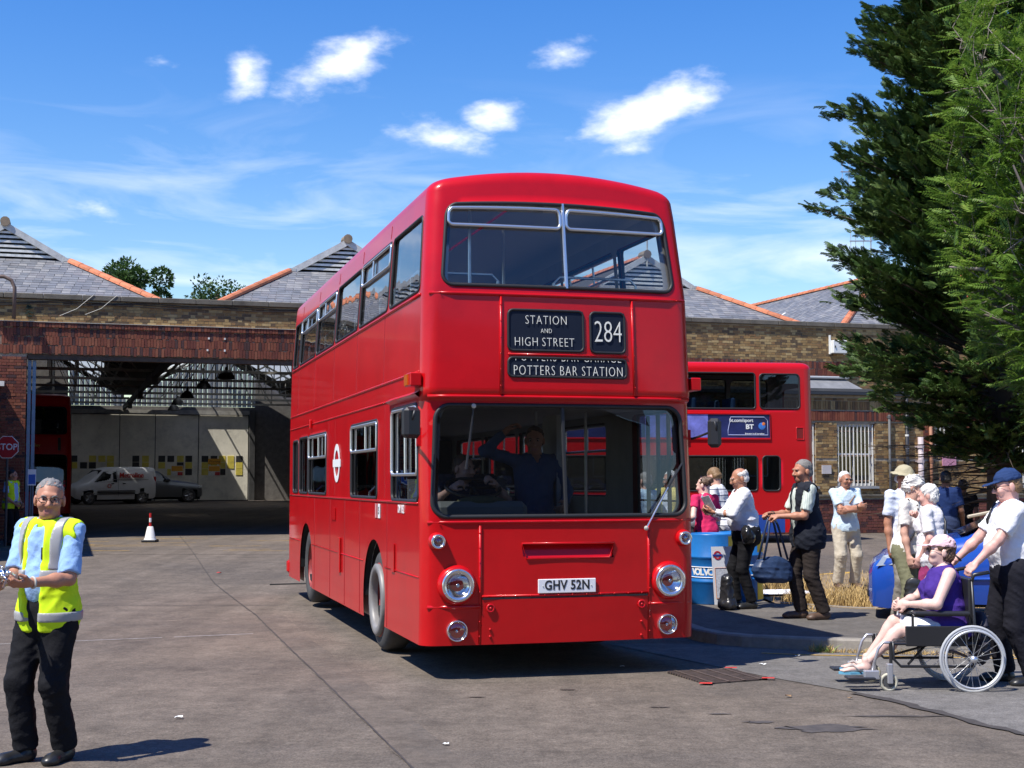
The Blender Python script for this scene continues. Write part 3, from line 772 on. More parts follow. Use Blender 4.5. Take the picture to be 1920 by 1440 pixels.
            for s in (-1, 1):
                dv = Vector((s * gh, 0, zg - zr)).normalized(); nv = Vector((dv.z, 0, -dv.x)) * (1 if s < 0 else -1)
                p, q = Vector((ac, d1 - .1, zr + .08)), Vector((ac + s * (gh + .18), d1 - .1, zg - .02))
                V = [p, q, q - nv * -.0 + Vector((0, 0, -.19)), p + Vector((0, 0, -.19))]
                V2 = [v + Vector((0, .09, 0)) for v in V]
                MB().add([tuple(v) for v in V + V2], [(0, 1, 2, 3) if s < 0 else (3, 2, 1, 0), (0, 4, 5, 1), (1, 5, 6, 2), (2, 6, 7, 3), (7, 6, 5, 4)]).build('bargeboard', mat('grey_white_board', (.55, .55, .52), .75, var=.25), lv)
            MB().tube([(ac, d1 - .16, zr + .08), (ac, d1 + .3, zr + .08)], .13, 10).build('ridge_cap', mat('lichen_tile', (.25, .19, .13), .9, var=.3), lv)
            if bi == 2: MB().tube([(ac, d1 - .12, zr - .3), (ac, d1 - .12, zr + 1.0)], .025, 6).build('finial_pole', M_STEEL, lv)
    # ---- inside: side and back walls, sliding doors, corrugated gable, trusses
    DB = 42.0
    MB().box(-5.4, -5.1, .36, DB, -.3, 6.0).build('side_wall', M_MORTD, G)
    MB().box(22.4, 22.7, .36, DB, -.3, 6.0).build('side_wall', M_MORTD, G)
    MB().box(-5.4, 1.0, DB, DB + .3, -.3, 8.3).box(10.95, 22.7, DB, DB + .3, -.3, 8.3).box(1.0, 10.95, DB, DB + .3, 4.9, 5.15).build('back_wall', mat('grimy_wall', (.16, .15, .14), .9, var=.3), G)
    mdoor = mat('old_white_door', (.78, .74, .62), .7, var=.16, vscale=.8, dirt=.35)
    md2 = mat('black_square', (.03, .03, .03), .6); my2 = mat('yellow_square', (.7, .58, .1), .6, var=.15)
    bd = empty('sliding_door', (0, 0, 0)); bd.parent = G
    ed = [1.0, 3.7, 5.57, 7.88, 10.6]
    for x0, x1 in zip(ed, ed[1:]):
        MB().box(x0 + .02, x1 - .02, DB + .05, DB + .12, .03, 4.7, ch=.01).build('door_leaf', mdoor, bd)
        x = x0 + .18; k = 0
        while x + .38 < x1 - .1:
            for r_ in range(3):
                mm = None
                q = rnd.random()
                if r_ == 0: mm = md2 if q < .55 else my2 if q < .95 else None
                elif r_ == 1: mm = my2 if q < .5 else md2 if q < .88 else None
                else: mm = my2 if q < .4 else md2 if q < .6 else None
                if mm: MB().box(x, x + .36, DB + .03, DB + .06, 2.12 - r_ * .36, 2.46 - r_ * .36).build('square_panel', mm, bd)
            x += .44 + rnd.random() * .1
    for (x, z) in ((6.75, 1.42), (8.75, 1.42)):
        MB().box(x - .32, x + .32, DB + .0, DB + .028, z - .05, z + .5).build('notice_board', M_WOODW, bd)
        MB().box(x - .3, x + .3, DB - .012, DB + .0, z + .2, z + .48).build('notice_panel', mat('orange_notice', (.75, .35, .03), .6), bd)
        MB().box(x + .03, x + .3, DB - .012, DB - .002, z - .03, z + .15).build('notice_panel', mat('red_notice', (.5, .04, .04), .6), bd)
    for (x, z) in ((8.75, 2.0),):
        MB().box(x - .34, x + .34, DB + .0, DB + .028, z, z + .3).build('notice_panel', MATS['orange_notice'], bd)
        text('notice_lettering', 'Warning', .17, Matrix.Translation((x, DB - .002, z + .15)) @ Matrix.Rotation(R(90), 4, 'X'), M_DARK, bd)
    MB().box(1, 10.9, DB - .14, DB - .02, 4.72, 4.95).build('door_track', mat('track_steel', (.3, .29, .26), .6, var=.3), bd)
    MB().box(10.62, 10.92, DB - .25, DB + .1, 0, 5.0).build('door_post', M_STEELD, bd)
    MB().box(.95, 10.98, DB + .16, DB + .2, -.2, 4.95).build('gap_blackout', M_DARK, bd)  # added dark sheet, stops daylight showing between the door leaves
    # corrugated translucent sheets of the gable above the doors
    m, nt, N, L, out = nodes_of('fibreglass_sheet')
    tr = N.new('ShaderNodeBsdfTranslucent'); tr.inputs[0].default_value = (.68, .7, .66, 1); df = N.new('ShaderNodeBsdfDiffuse'); df.inputs[0].default_value = (.6, .6, .56, 1)
    mx = N.new('ShaderNodeMixShader'); mx.inputs[0].default_value = .4; L.new(tr.outputs[0], mx.inputs[1]); L.new(df.outputs[0], mx.inputs[2]); L.new(mx.outputs[0], out.inputs[0])
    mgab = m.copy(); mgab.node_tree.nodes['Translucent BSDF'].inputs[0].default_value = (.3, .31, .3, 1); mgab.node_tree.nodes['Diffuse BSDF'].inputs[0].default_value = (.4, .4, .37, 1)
    gb = empty('gable_cladding', (0, 0, 0)); gb.parent = G
    x = 1.05
    while x < 10.9:
        dc = min(abs(x + .69), abs(x - 8.5)); top = 8.15 - SL * dc
        if top > 5.3:
            V = [(x, DB + .1, 5.16), (x + .09, DB + .03, 5.16), (x + .18, DB + .03, 5.16), (x + .25, DB + .1, 5.16)]
            MB().add(V + [(p[0], p[1], top) for p in V], [(i, i + 1, 5 + i, 4 + i) for i in range(3)]).build('corrugated_sheet', mgab, gb)
        x += .27
    for (bi, ac, zr, lights) in ROOFL:
        for (s, t0, t1, x0, x1) in lights:
            if bi == 3 or x1 > 41: continue
            n_ = int((x1 - x0) / .6)
            for k in range(n_):
                y0, y1 = x0 + (x1 - x0) * k / n_, x0 + (x1 - x0) * (k + 1) / n_ - .03
                MB().add([(ac + s * t0, y0, zr - SL * t0 - .03), (ac + s * t1, y0, zr - SL * t1 - .03), (ac + s * t1, y1, zr - SL * t1 - .03), (ac + s * t0, y1, zr - SL * t0 - .03)], [(0, 1, 2, 3)]).build('rooflight_pane', m, G)
    mt = mat('truss_paint', (.26, .25, .22), .6, var=.3, vscale=3)
    for ac in (-.69, 8.5):
        for dd in (4.5, 9.5, 14.5, 19.5, 24.5, 29.5, 34.5, 39.5):
            t = empty('roof_truss', (0, 0, 0)); t.parent = G
            hw = 4.0; zb = 5.2
            MB().box(ac - hw - .55, ac + hw + .55, dd - .04, dd + .04, zb - .05, zb + .05).build('bottom_chord', mt, t)
            for s in (-1, 1):
                p, q = Vector((ac + s * hw, dd, 5.82)), Vector((ac, dd, 8.05))
                MB().tube([p, q], .05, 4).build('rafter', mt, t)
                b = MB()
                for k in range(1, 4):
                    xk = ac + s * hw * (1 - k / 4); zt = 5.82 + (8.05 - 5.82) * k / 4
                    b.tube([(xk, dd, zb), (xk, dd, zt)], .025, 4); b.tube([(xk, dd, zt), (xk + s * hw / 4, dd, zb)], .022, 4)
                b.build('web_members', mt, t)
        for s in (-1, 1):
            for k in range(5):
                tt = .3 + k * .85; MB().box(ac + s * tt - .03, ac + s * tt + .03, 4.8, 41.5, 8.2 - SL * tt - .16, 8.2 - SL * tt - .09).build('purlin', mt, G)
    for (x0, z0) in ((3.9, 5.0), (13.1, 5.0)):
        for dd in (4.5, 14.5, 24.5, 34.5): MB().box(x0 - .1, x0 + .1, dd - .1, dd + .1, 0 if x0 > 9 else 4.7, 5.2).build('column', M_STEELD, G)
        MB().box(x0 - .08, x0 + .08, .4, 41.9, 4.95, 5.16).build('valley_beam', M_STEELD, G)
build_garage()

A = empty('office_annex', GO - Vector((-math.sin(TH), math.cos(TH), 0)) * 3.0, TH, 'single storey yellow brick annex with barred white windows', 'building')
def build_annex():
    W1 = [(17.0, 17.9), (18.86, 20.06), (20.7, 21.88), (26.36, 27.6), (29.2, 30.4)]
    ops = [(a, b, 1.27, 2.95) for a, b in W1] + [(23.78, 24.54, 2.42, 2.95)]
    wall('front_wall', 15.5, 38, 0, .3, -.3, 3.72, ops, M_MORT, A)
    MB().box(15.5, 15.8, .3, 2.95, -.3, 3.72).build('end_wall', M_MORT, A)
    bk = Bricks(A, M_STOCK, 300)
    courses(bk, 19.9, 25.4, 2.02, 2.99, -.012, ops); courses(bk, 19.9, 29, 1.05, 2.0, -.012, ops, False)
    courses(bk, 25.4, 29, 2.02, 2.99, -.012, ops, False); courses(bk, 17, 19.9, 1.05, 2.99, -.012, ops, False)
    soldiers(bk, 17, 29, 3.32, 3.56, -.016); courses(bk, 17, 29, 3.57, 3.7, -.012, (), False)
    bk.close('stock_brick_courses')
    rb = Bricks(A, M_REDB, 300)
    soldiers(rb, 19.9, 29, 3.02, 3.29, -.03, True)
    courses(rb, 24.6, 24.95, 2.2, 2.99, -.02, (), False); courses(rb, 23.4, 23.74, 2.2, 2.99, -.02, (), False); soldiers(rb, 23.5, 24.8, 2.1, 2.36, -.025)
    rb.close('red_brick_courses')
    pb = Bricks(A, M_PLB, 0); courses(pb, 17, 30, -.06, .97, -.04); pb.close('plinth_courses')
    MB().box(15.5, 38, -.09, .0, .985, 1.04, ch=.008).build('plinth_ledge', M_COPE, A)
    MB().box(15.5, 38, -.14, .3, 3.725, 3.8).build('gutter', mat('gutter_black', (.03, .035, .045), .5), A)
    MB().box(15.5, 38, .05, 2.98, 3.82, 3.9).build('flat_roof', mat('roof_felt', (.12, .115, .11), .9, var=.2), A)
    MB().add([(19.9, .25, 3.905), (21.7, .25, 3.905), (21.7, 2.6, 3.905), (19.9, 2.6, 3.905), (20.3, .7, 4.2), (21.4, .7, 4.2), (21.4, 2.2, 4.2), (20.3, 2.2, 4.2)], [(0, 1, 5, 4), (1, 2, 6, 5), (2, 3, 7, 6), (3, 0, 4, 7), (4, 5, 6, 7)]).build('roof_lantern', mat('lead_grey', (.2, .2, .2), .6, var=.2), A)
    MB().box(20.2, 21.5, .6, 2.3, 4.2, 4.27, ch=.02).build('lantern_cap', mat('lead_pale', (.42, .43, .43), .5), A)
    mw = mat('white_gloss_paint', (.72, .72, .7), .4, var=.12); mb_ = mat('white_bar_paint', (.74, .73, .68), .5, var=.12); mg = glass('window_glass', (.35, .38, .42)); mrust = mat('rust_rail', (.3, .19, .12), .8, var=.4)
    for (a0, a1, z0, z1) in ops:
        w = empty('window', (0, 0, 0)); w.parent = A
        MB().box(a0 - .2, a1 + .2, .9, .94, z0 - .1, z1 + .1).build('dark_room', M_DARK, w)
        b = MB()
        b.box(a0, a0 + .07, .1, .2, z0, z1).box(a1 - .07, a1, .1, .2, z0, z1).box(a0 + .07, a1 - .07, .1, .2, z1 - .07, z1).box(a0 + .07, a1 - .07, .1, .2, z0, z0 + .07)
        big = z1 - z0 > 1
        if big: b.box(a0 + .07, a1 - .07, .09, .19, (z0 + z1) / 2 - .04, (z0 + z1) / 2 + .04).box((a0 + a1) / 2 - .02, (a0 + a1) / 2 + .02, .12, .17, z0 + .07, (z0 + z1) / 2 - .04).box((a0 + a1) / 2 - .02, (a0 + a1) / 2 + .02, .12, .17, (z0 + z1) / 2 + .04, z1 - .07)
        b.build('window_frame', mw, w)
        MB().quad((a0 + .05, .16, z0 + .05), (a1 - .05, .16, z0 + .05), (a1 - .05, .16, z1 - .05), (a0 + .05, .16, z1 - .05)).build('window_pane', mg, w)
        MB().box(a0 - .06, a1 + .06, -.09, .1, z0 - .07, z0 - .005).build('window_sill', mat('sill_grey', (.33, .34, .35), .7, var=.2), w)
        n = 10 if big else 6
        for i in range(n):
            x = a0 + .06 + (a1 - a0 - .12) * i / (n - 1); MB().tube([(x, .02, z0 + .01), (x, .02, z1 - .02)], .014, 6).build('bar', mb_, w)
        for zz in ((z0 + .14, z0 + .82, z1 - .2) if big else (z0 + .08,)):
            MB().box(a0 - .05, a1 + .05, .036, .046, zz - .018, zz + .018).build('bar_rail', mrust, w)
    # pipes
    def pipe(x, m, r, z0, z1, name='downpipe'):
        p = empty(name, (0, 0, 0)); p.parent = A
        MB().tube([(x, -.03 - r, z0), (x, -.03 - r, z1)], r, 10).build('pipe', m, p, True)
        for zz in (.9, 1.9, 2.3, 3.1):
            if z0 < zz < z1: MB().tube([(x, -.03 - r, zz), (x, -.03 - r, zz + .08)], r * 1.3, 10).box(x - r * 1.7, x + r * 1.7, -.04, -.005, zz + .02, zz + .06).build('collar', m, p)
        return p
    mblk = mat('black_pipe', (.03, .03, .035), .5); mbw = mat('dull_grey_pipe', (.1, .1, .1), .6)
    pipe(22.3, mbw, .035, .1, 3.2); p = pipe(22.84, mblk, .05, .1, 3.7)
    for zz in (2.28, 2.62, 1.7): MB().tube([(22.84, -.08, zz), (22.84, -.08, zz + .05)], .054, 10).build('white_band', M_WOODW, p)
    pipe(23.25, M_CAST, .075, .1, 2.6); pipe(23.6, mat('rust_brown_pipe', (.3, .14, .08), .7, var=.25), .045, .1, 3.2); pipe(25.6, mbw, .02, .3, 3.0)
    MB().box(20.22, 20.5, -.05, -.022, 1.6, 1.83).build('notice_board', mat('pale_notice', (.6, .56, .55), .6, var=.1), A)
    MB().box(23.98, 24.42, -.05, -.022, 1.82, 2.17).build('notice_board', mat('pink_notice', (.55, .25, .34), .6, var=.25, vscale=20), A)
    MB().tube([(25.3, -.08, 1.22), (25.5, -.09, 1.16), (25.62, -.08, 1.3)], .02, 6).build('old_bracket', mrust, A)
    # white cabinet on the high wall behind (part of the garage)
    c = empty('wall_cabinet', (0, 0, 0)); c.parent = G
    MB().box(22.3, 22.75, -.24, -.03, 5.12, 5.5, ch=.012).build('cabinet_body', mat('cabinet_white', (.74, .74, .7), .5), c)
    for x in (22.27, 22.74): MB().box(x, x + .04, -.08, -.02, 5.1, 5.66).build('cabinet_bracket', MATS['cabinet_white'], c)
    MB().box(22.34, 22.37, -.262, -.24, 5.28, 5.34).build('cabinet_lock', M_STEELD, c)
    # TV aerial standing up behind the parapet
    t = empty('television_aerial', (0, 0, 0)); t.parent = G; mal = mat('aerial_alloy', (.5, .5, .5), .4, metal=.8)
    x0, d0 = 26.3, 4.0
    MB().tube([(x0, d0, 5.6), (x0, d0, 11.75)], .025, 6).build('mast', mal, t)
    for (z, l) in ((11.6, 1.1), (9.3, .8)):
        MB().tube([(x0 + .05, d0, z), (x0 - l, d0, z - .05)], .022, 5).build('boom', mal, t)
        for k, q in enumerate((.35, .72, .95)):
            MB().tube([(x0 - l * q, d0, z - .38), (x0 - l * q, d0, z + .38)], .013, 4).build('element', mal, t)
build_annex()
# ================================================================ the buses
M_BUSRED = mat('bus_red_paint', (.52, .004, .007), .3, coat=.32, var=.09, vscale=1.6, spec=.28, bump=.05, bscale=1.6, dirt=.16)
M_RED2 = mat('modern_bus_red', (.52, .006, .01), .3, coat=.2, spec=.3)
M_RUB = mat('black_rubber_gasket', (.015, .015, .016), .55)
M_ALU = mat('polished_aluminium', (.72, .73, .74), .28, metal=.85)
M_CHR = mat('chrome', (.82, .83, .84), .08, metal=1)
M_GLS = glass('bus_glass', (.84, .87, .87), 1.5, 0, .03)
M_GLO = glass('old_side_glass', (.6, .64, .66), 2.0, 0, .12)
M_WSC = glass('windscreen_glass', (.43, .46, .48), 1.5, 0, .012)
M_GLD = glass('bus_glass_tinted', (.3, .33, .35), 1.5)
M_LIN = mat('grey_lining', (.45, .44, .41), .6, var=.1)
M_CEIL = mat('cream_ceiling', (.62, .6, .54), .5)
M_BLK = mat('black_plastic', (.02, .02, .022), .45)
M_TYRE = mat('tyre_rubber', (.055, .054, .052), .8, var=.25, vscale=10)
M_UND = mat('underframe', (.012, .012, .012), .9)
M_WHITE = mat('white_enamel', (.8, .8, .78), .4)
M_NAVY = mat('blind_navy', (.009, .014, .028), .6, var=.1, spec=.2)
M_LETTER = mat('blind_cream', (.82, .8, .7), .6)

class Shell:
    """double-deck body: skin = front, two sides, back and roof with window openings"""
    def __init__(s, L, W, r, z0, zt, inset, yF, bow=.04, crown=.12, er=.12, arc=0.):
        s.arc = arc
        s.L, s.W, s.r, s.z0, s.zt, s.bow, s.crown, s.er = L, W, r, z0, zt, bow, crown, er
        s.iz, s.iv = zip(*inset); s.fz, s.fv = zip(*yF)
    def cor(s, c):
        e = np.clip(np.abs(c) - (s.W / 2 - s.r), 0, s.r); return s.r - np.sqrt(np.maximum(s.r ** 2 - e ** 2, 0))
    def mp(s, kind, c, z, off=0.):
        c = np.asarray(c, float); z = np.asarray(z, float)
        ins = np.interp(z, s.iz, s.iv); yf = np.interp(z, s.fz, s.fv); hw = s.W / 2 - ins - off; k = hw / (s.W / 2)
        if s.arc and kind in 'FB': z = z + s.arc * np.clip((z - s.zt + .2) / .2, 0, 1) * (1 - (c / (s.W / 2)) ** 2)
        if kind == 'F': x = c * k; y = s.cor(c) + s.bow * (c / (s.W / 2)) ** 2 + yf + off
        elif kind == 'B': x = c * k; y = s.L - s.cor(c) - off + 0 * z
        else:
            x = (-hw if kind == 'L' else hw) + 0 * c; y = c + yf * np.clip(1 - (c - s.r) / 1.6, 0, 1)
        return np.stack([x + 0 * y, y, z + 0 * y], -1)
    def pt(s, kind, c, z, off=0.): return Vector(s.mp(kind, c, z, off).tolist())
    def cs(s, kind, st):
        if kind in 'FB':
            f = s.W / 2 - s.r; n = max(2, int(2 * f / st)); a = np.linspace(-f, f, n + 1); t = np.linspace(0, 1, 7)[1:]
            e = f + s.r * np.sin(t * math.pi / 2); return np.concatenate([-e[::-1], a, e])
        a, b = s.r + s.bow, s.L - s.r; return np.linspace(a, b, max(2, int((b - a) / st)) + 1)
    @staticmethod
    def sdf(h, c, z):
        if h[0] == 'circ': return np.hypot(c - h[1], z - h[2]) - h[3]
        c0, c1, z0, z1, r = h[:5]; tp = h[5] if len(h) > 5 else 0
        cm, zm = (c0 + c1) / 2, (z0 + z1) / 2; hw = (c1 - c0) / 2 * (1 - tp * (z - z0) / (z1 - z0)); hh = (z1 - z0) / 2
        qx = np.abs(c - cm) - hw + r; qz = np.abs(z - zm) - hh + r
        return np.hypot(np.maximum(qx, 0), np.maximum(qz, 0)) + np.minimum(np.maximum(qx, qz), 0) - r
    def skin(s, name, holes, m, parent, st=(.03, .045), off=0., kinds='FLRB', zlo=None):
        VV = []; FF = []; base = 0
        for kind in kinds:
            cs = s.cs(kind, st[0] if kind in 'F' else st[1]); nz = int((s.zt - s.z0) / st[0]); zs = np.linspace(s.z0, s.zt, nz + 1)
            # keep profile breaks as rows
            for zb in s.fz + s.iz:
                i = int(np.argmin(np.abs(zs - zb)))
                if 0 < i < nz: zs[i] = zb
            Cg, Zg = np.meshgrid(cs, zs); C2, Z2 = Cg.copy(), Zg.copy(); H = holes.get(kind, [])
            keep = np.ones((len(zs) - 1, len(cs) - 1), bool); cc = (Cg[:-1, :-1] + Cg[1:, 1:]) / 2; zc = (Zg[:-1, :-1] + Zg[1:, 1:]) / 2
            for h in H:
                keep &= s.sdf(h, cc, zc) > 0
                d = s.sdf(h, Cg, Zg); gx = (s.sdf(h, Cg + 1e-4, Zg) - d) / 1e-4; gzz = (s.sdf(h, Cg, Zg + 1e-4) - d) / 1e-4
                cell = max(st[0], st[1] if kind in 'LRB' else st[0]); mk = np.abs(d) < .62 * cell
                C2 = np.where(mk, Cg - d * gx, C2); Z2 = np.where(mk, Zg - d * gzz, Z2)
            P = s.mp(kind, C2, Z2, off).reshape(-1, 3); n = len(cs)
            idx = np.arange(len(P)).reshape(len(zs), n); q = np.stack([idx[:-1, :-1], idx[:-1, 1:], idx[1:, 1:], idx[1:, :-1]], -1)[keep]
            if kind in 'LB': q = q[:, ::-1]
            VV.append(P); FF.append(q + base); base += len(P)
        V = np.concatenate(VV); F = np.concatenate(FF)
        return np_mesh(name, V, F, m, parent, True)
    def roof(s, name, m, parent, off=0.):
        ring = []
        f = s.cs('F', .08); l = s.cs('L', .25)[1:-1]
        per = [('F', c) for c in f] + [('R', c) for c in l] + [('B', c) for c in f[::-1]] + [('L', c) for c in l[::-1]]
        base = np.array([s.mp(k, c, s.zt, off) for k, c in per])
        cx = 0; V = []; F = []
        hw = abs(s.mp('L', 3.0, s.zt, off)[0])
        D = [0] + [s.er * (1 - math.cos(a)) for a in np.linspace(.25, math.pi / 2, 7)] + list(np.linspace(s.er + .12, hw - .02, 8))
        n = len(per); y0, y1 = base[:, 1].min(), base[:, 1].max()
        for d in D:
            k = (hw - d) / hw; e = s.er * math.sqrt(max(0, 1 - (1 - min(d, s.er) / s.er) ** 2))
            cz = s.crown * (1 - ((hw - d) / hw) ** 2)
            ym = np.clip(base[:, 1], y0 + hw, y1 - hw)
            P = base.copy(); P[:, 0] *= k; P[:, 1] = ym + (base[:, 1] - ym) * k; P[:, 2] = s.zt + (base[:, 2] - s.zt) * (1 - d / hw) + e * .95 + cz - off
            V.append(P)
        V = np.concatenate(V); nd = len(D)
        F = np.array([(i * n + j, i * n + (j + 1) % n, (i + 1) * n + (j + 1) % n, (i + 1) * n + j) for i in range(nd - 1) for j in range(n)])
        return np_mesh(name, V, F, m, parent, True)
    def outline(s, kind, h, off=0., n=7):
        tp = h[5] if len(h) > 5 else 0; P = []
        for (c, z) in rrect(h[0], h[1], h[2], h[3], h[4], n):
            cm = (h[0] + h[1]) / 2; c = cm + (c - cm) * (1 - tp * (z - h[2]) / (h[3] - h[2])); P.append((c, z))
        Q = []
        for a, b in zip(P, P[1:] + P[:1]):
            k = max(1, int(math.hypot(b[0] - a[0], b[1] - a[1]) / .15))
            for i in range(k): Q.append(s.pt(kind, a[0] + (b[0] - a[0]) * i / k, a[1] + (b[1] - a[1]) * i / k, off))
        return Q
    def window(s, kind, h, parent, glassm=None, gask=.016, gm=None, vent=None, vm=None, off=.018, name='window', div=None, slide=.5):
        w = empty(name); w.parent = parent
        nc, nz = max(2, int((h[1] - h[0]) / .15)), 6
        C, Z = np.meshgrid(np.linspace(h[0] - .015, h[1] + .015, nc + 1), np.linspace(h[2] - .015, h[3] + .015, nz + 1))
        P = s.mp(kind, C, Z, off).reshape(-1, 3); idx = np.arange(len(P)).reshape(nz + 1, nc + 1)
        q = np.stack([idx[:-1, :-1], idx[:-1, 1:], idx[1:, 1:], idx[1:, :-1]], -1).reshape(-1, 4)
        if kind in 'LB': q = q[:, ::-1]
        np_mesh('pane', P, q, glassm or M_GLS, w, True)
        MB().tube(s.outline(kind, h, .004), gask, 7, closed=True).build('gasket', gm or M_RUB, w, True)
        if vent is not None:   # sliding top light in bright metal
            z = vent; g = .022; hv = (h[0] + g, h[1] - g, z, h[3] - g, max(.03, h[4] - g))
            MB().tube(s.outline(kind, hv, -.004), .016, 6, closed=True).build('vent_frame', vm or M_ALU, w, True)
            cm = h[0] + (h[1] - h[0]) * slide
            MB().tube([s.pt(kind, cm, z + .01, -.002), s.pt(kind, cm, h[3] - .04, -.002)], .013, 6).build('vent_slider', vm or M_ALU, w)
        return w

def wheel(name, c, rad, wid, parent, side, rim='red'):
    """axis along x; side -1 = outer face looks to -x"""
    w = empty(name, c); w.parent = parent
    M = Matrix.Rotation(R(-90 if side < 0 else 90), 4, 'Y')
    pr = [(rad * .58, -wid / 2), (rad * .8, -wid * .52), (rad * .93, -wid * .47), (rad * .985, -wid * .36), (rad, -wid * .2), (rad, wid * .2), (rad * .985, wid * .36), (rad * .93, wid * .47), (rad * .8, wid * .52), (rad * .66, wid * .5), (rad * .58, wid * .44)]
    MB().lathe(pr, 40, 0, M).build('tyre', M_TYRE, w, True)
    ms = {'red': mat('dull_red_hub', (.3, .04, .035), .5, var=.3, vscale=9), 'grey': mat('grey_rim', (.35, .35, .36), .45, metal=.5)}[rim]
    MB().lathe([(rad * .6, wid * .42), (rad * .56, wid * .3), (rad * .5, wid * .02), (rad * .4, -.02), (rad * .24, .0), (rad * .22, wid * .3), (rad * .2, wid * .36), (.001, wid * .38)], 32, 0, M).build('hub', ms, w, True)
    b = MB()
    for i in range(10):
        a = 2 * math.pi * i / 10; b.tube([M @ Vector((rad * .33 * math.cos(a), rad * .33 * math.sin(a), -.03)), M @ Vector((rad * .33 * math.cos(a), rad * .33 * math.sin(a), wid * .16))], .016, 6)
    b.build('wheel_nuts', M_STEEL, w)
    return w, M

BUS = empty('double_decker_bus', (.46, 12.07, -.06), 0, 'large red vintage double decker bus showing route 284 in the middle of the yard', 'bus', rot=(R(-.52), 0, R(16)))
SH = Shell(9.4, 2.5, .13, .29, 4.2, [(.0, .0), (2.4, 0.0), (3.3, .02), (4.05, .075), (4.2, .09)],
           [(.29, .02), (.6, .0), (1.33, .0), (2.3, .055), (2.385, .058), (2.41, .0), (3.3, .035), (3.36, .04), (4.1, .15), (4.2, .17)], .05, .15, .12, .12)
def build_bus():
    B = BUS; X = .045
    WS = (-1.17, 1.17, 1.375, 2.335, .13, .035); UW = (-1.1, 1.1, 3.375, 4.085, .1, .02)
    D1 = (-.5, .19, 2.812, 3.168, .045); D2 = (.258, .585, 2.808, 3.165, .045); D3 = (-.5, .59, 2.584, 2.748, .04)
    front = [WS, UW, (-.37, .44, 1.014, 1.14, .02, -.05)]
    sideL = [(.2, 1.4, 1.505, 2.35, .07), (2.14, 3.74, 1.515, 2.29, .06), (5.58, 7.2, 1.525, 2.285, .06), (7.28, 8.14, 1.525, 2.285, .06), (8.29, 8.85, 1.53, 2.26, .06)]
    upL = [(.24, 1.66, 3.345, 4.02, .06), (1.76, 3.4, 3.345, 4.02, .06), (3.5, 5.08, 3.345, 4.01, .06), (5.18, 6.74, 3.345, 4.0, .06), (6.84, 8.4, 3.345, 3.99, .06), (8.5, 9.15, 3.345, 3.98, .06)]
    arches = [('circ', 2.32, .5, .6), ('circ', 7.42, .5, .62)]
    # nearside: folding door behind the front corner, windows after it
    sideR = [(.32, 1.42, .48, 2.33, .05), (2.2, 3.8, 1.515, 2.29, .06), (3.9, 5.5, 1.515, 2.29, .06), (5.6, 7.2, 1.515, 2.29, .06), (7.3, 8.8, 1.515, 2.29, .06)]
    back = [(-.95, .95, 3.35, 4.0, .1)]
    holes = {'F': front, 'L': sideL + upL + arches, 'R': sideR + upL + arches, 'B': back}
    SH.skin('body_shell', holes, M_BUSRED, B, (.03, .045))
    SH.roof('roof_dome', M_BUSRED, B)
    SH.skin('interior_lining', {k: [h for h in v] for k, v in holes.items()}, M_LIN, B, (.06, .09), .07)
    SH.roof('ceiling', M_CEIL, B, .06)
    # floors, underframe
    MB().box(-1.16, 1.16, .35, 9.3, 2.36, 2.44).build('upper_floor', M_LIN, B)
    MB().box(-1.16, 1.16, .2, 9.3, .34, .42).box(-.75, .75, 1.7, 2.95, .2, .95).box(-.8, .8, 6.7, 9.3, .25, .95).box(-1.15, 1.15, 9.0, 9.32, .4, 2.3).build('underframe', M_UND, B)
    for s in (-1, 1):
        for yc in (2.32, 7.42):
            b = MB(); n = 16
            for i in range(n):
                a0, a1 = math.pi * i / n, math.pi * (i + 1) / n
                b.add([(s * 1.235, yc + .61 * math.cos(a0), .5 + .61 * math.sin(a0)), (s * 1.235, yc + .61 * math.cos(a1), .5 + .61 * math.sin(a1)), (s * .7, yc + .61 * math.cos(a1), .5 + .61 * math.sin(a1)), (s * .7, yc + .61 * math.cos(a0), .5 + .61 * math.sin(a0))], [(0, 1, 2, 3)])
            b.add([(s * .7, yc + .61 * math.cos(math.pi * i / n), .5 + .61 * math.sin(math.pi * i / n)) for i in range(n + 1)] + [(s * .7, yc, .3)], [tuple(range(n + 2))])
            b.build('wheel_arch', M_UND, B)
    # --- wheels
    for s in (-1, 1):
        w, M = wheel('front_wheel', (s * 1.06, 2.32, .5), .5, .26, B, s)
        if True:
            MB().lathe([(.355, .13), (.36, .165), (.335, .18), (.28, .175), (.27, .14), (.27, .1)], 36, 0, M).build('wheel_ring', mat('dull_silver_ring', (.22, .21, .2), .5, metal=.15, var=.2), w, True)
            MB().lathe([(.355, .135), (.385, .13), (.4, .1), (.36, .07)], 36, 0, M).build('wheel_trim', MATS['dull_red_hub'], w, True)
        wheel('rear_wheel', (s * 1.05, 7.42, .55), .5, .3, B, s)
    # --- windows
    w = SH.window('F', WS, B, M_WSC, .02, name='windscreen', off=.03)
    MB().tube([SH.pt('F', .02, 1.37, .012), SH.pt('F', .005, 2.335, .012)], .018, 6).build('centre_bar', M_RUB, w)
    w = SH.window('F', UW, B, M_GLS, .018, name='upper_windscreen', off=.025)
    MB().tube([SH.pt('F', X, 3.37, .0), SH.pt('F', X, 4.09, .0)], .017, 6).build('centre_bar', M_ALU, w)
    for (a, b, sg) in ((-1.055, X - .03, -1), (X + .03, 1.055, 1)):
        h = (a, b, 3.915, 4.055, .045)
        MB().tube(SH.outline('F', h, -.002), .017, 6, closed=True).build('vent_frame', M_ALU, w, True)
    vents_lo = {0: 1.74, 1: 2.0, 2: 1.99}
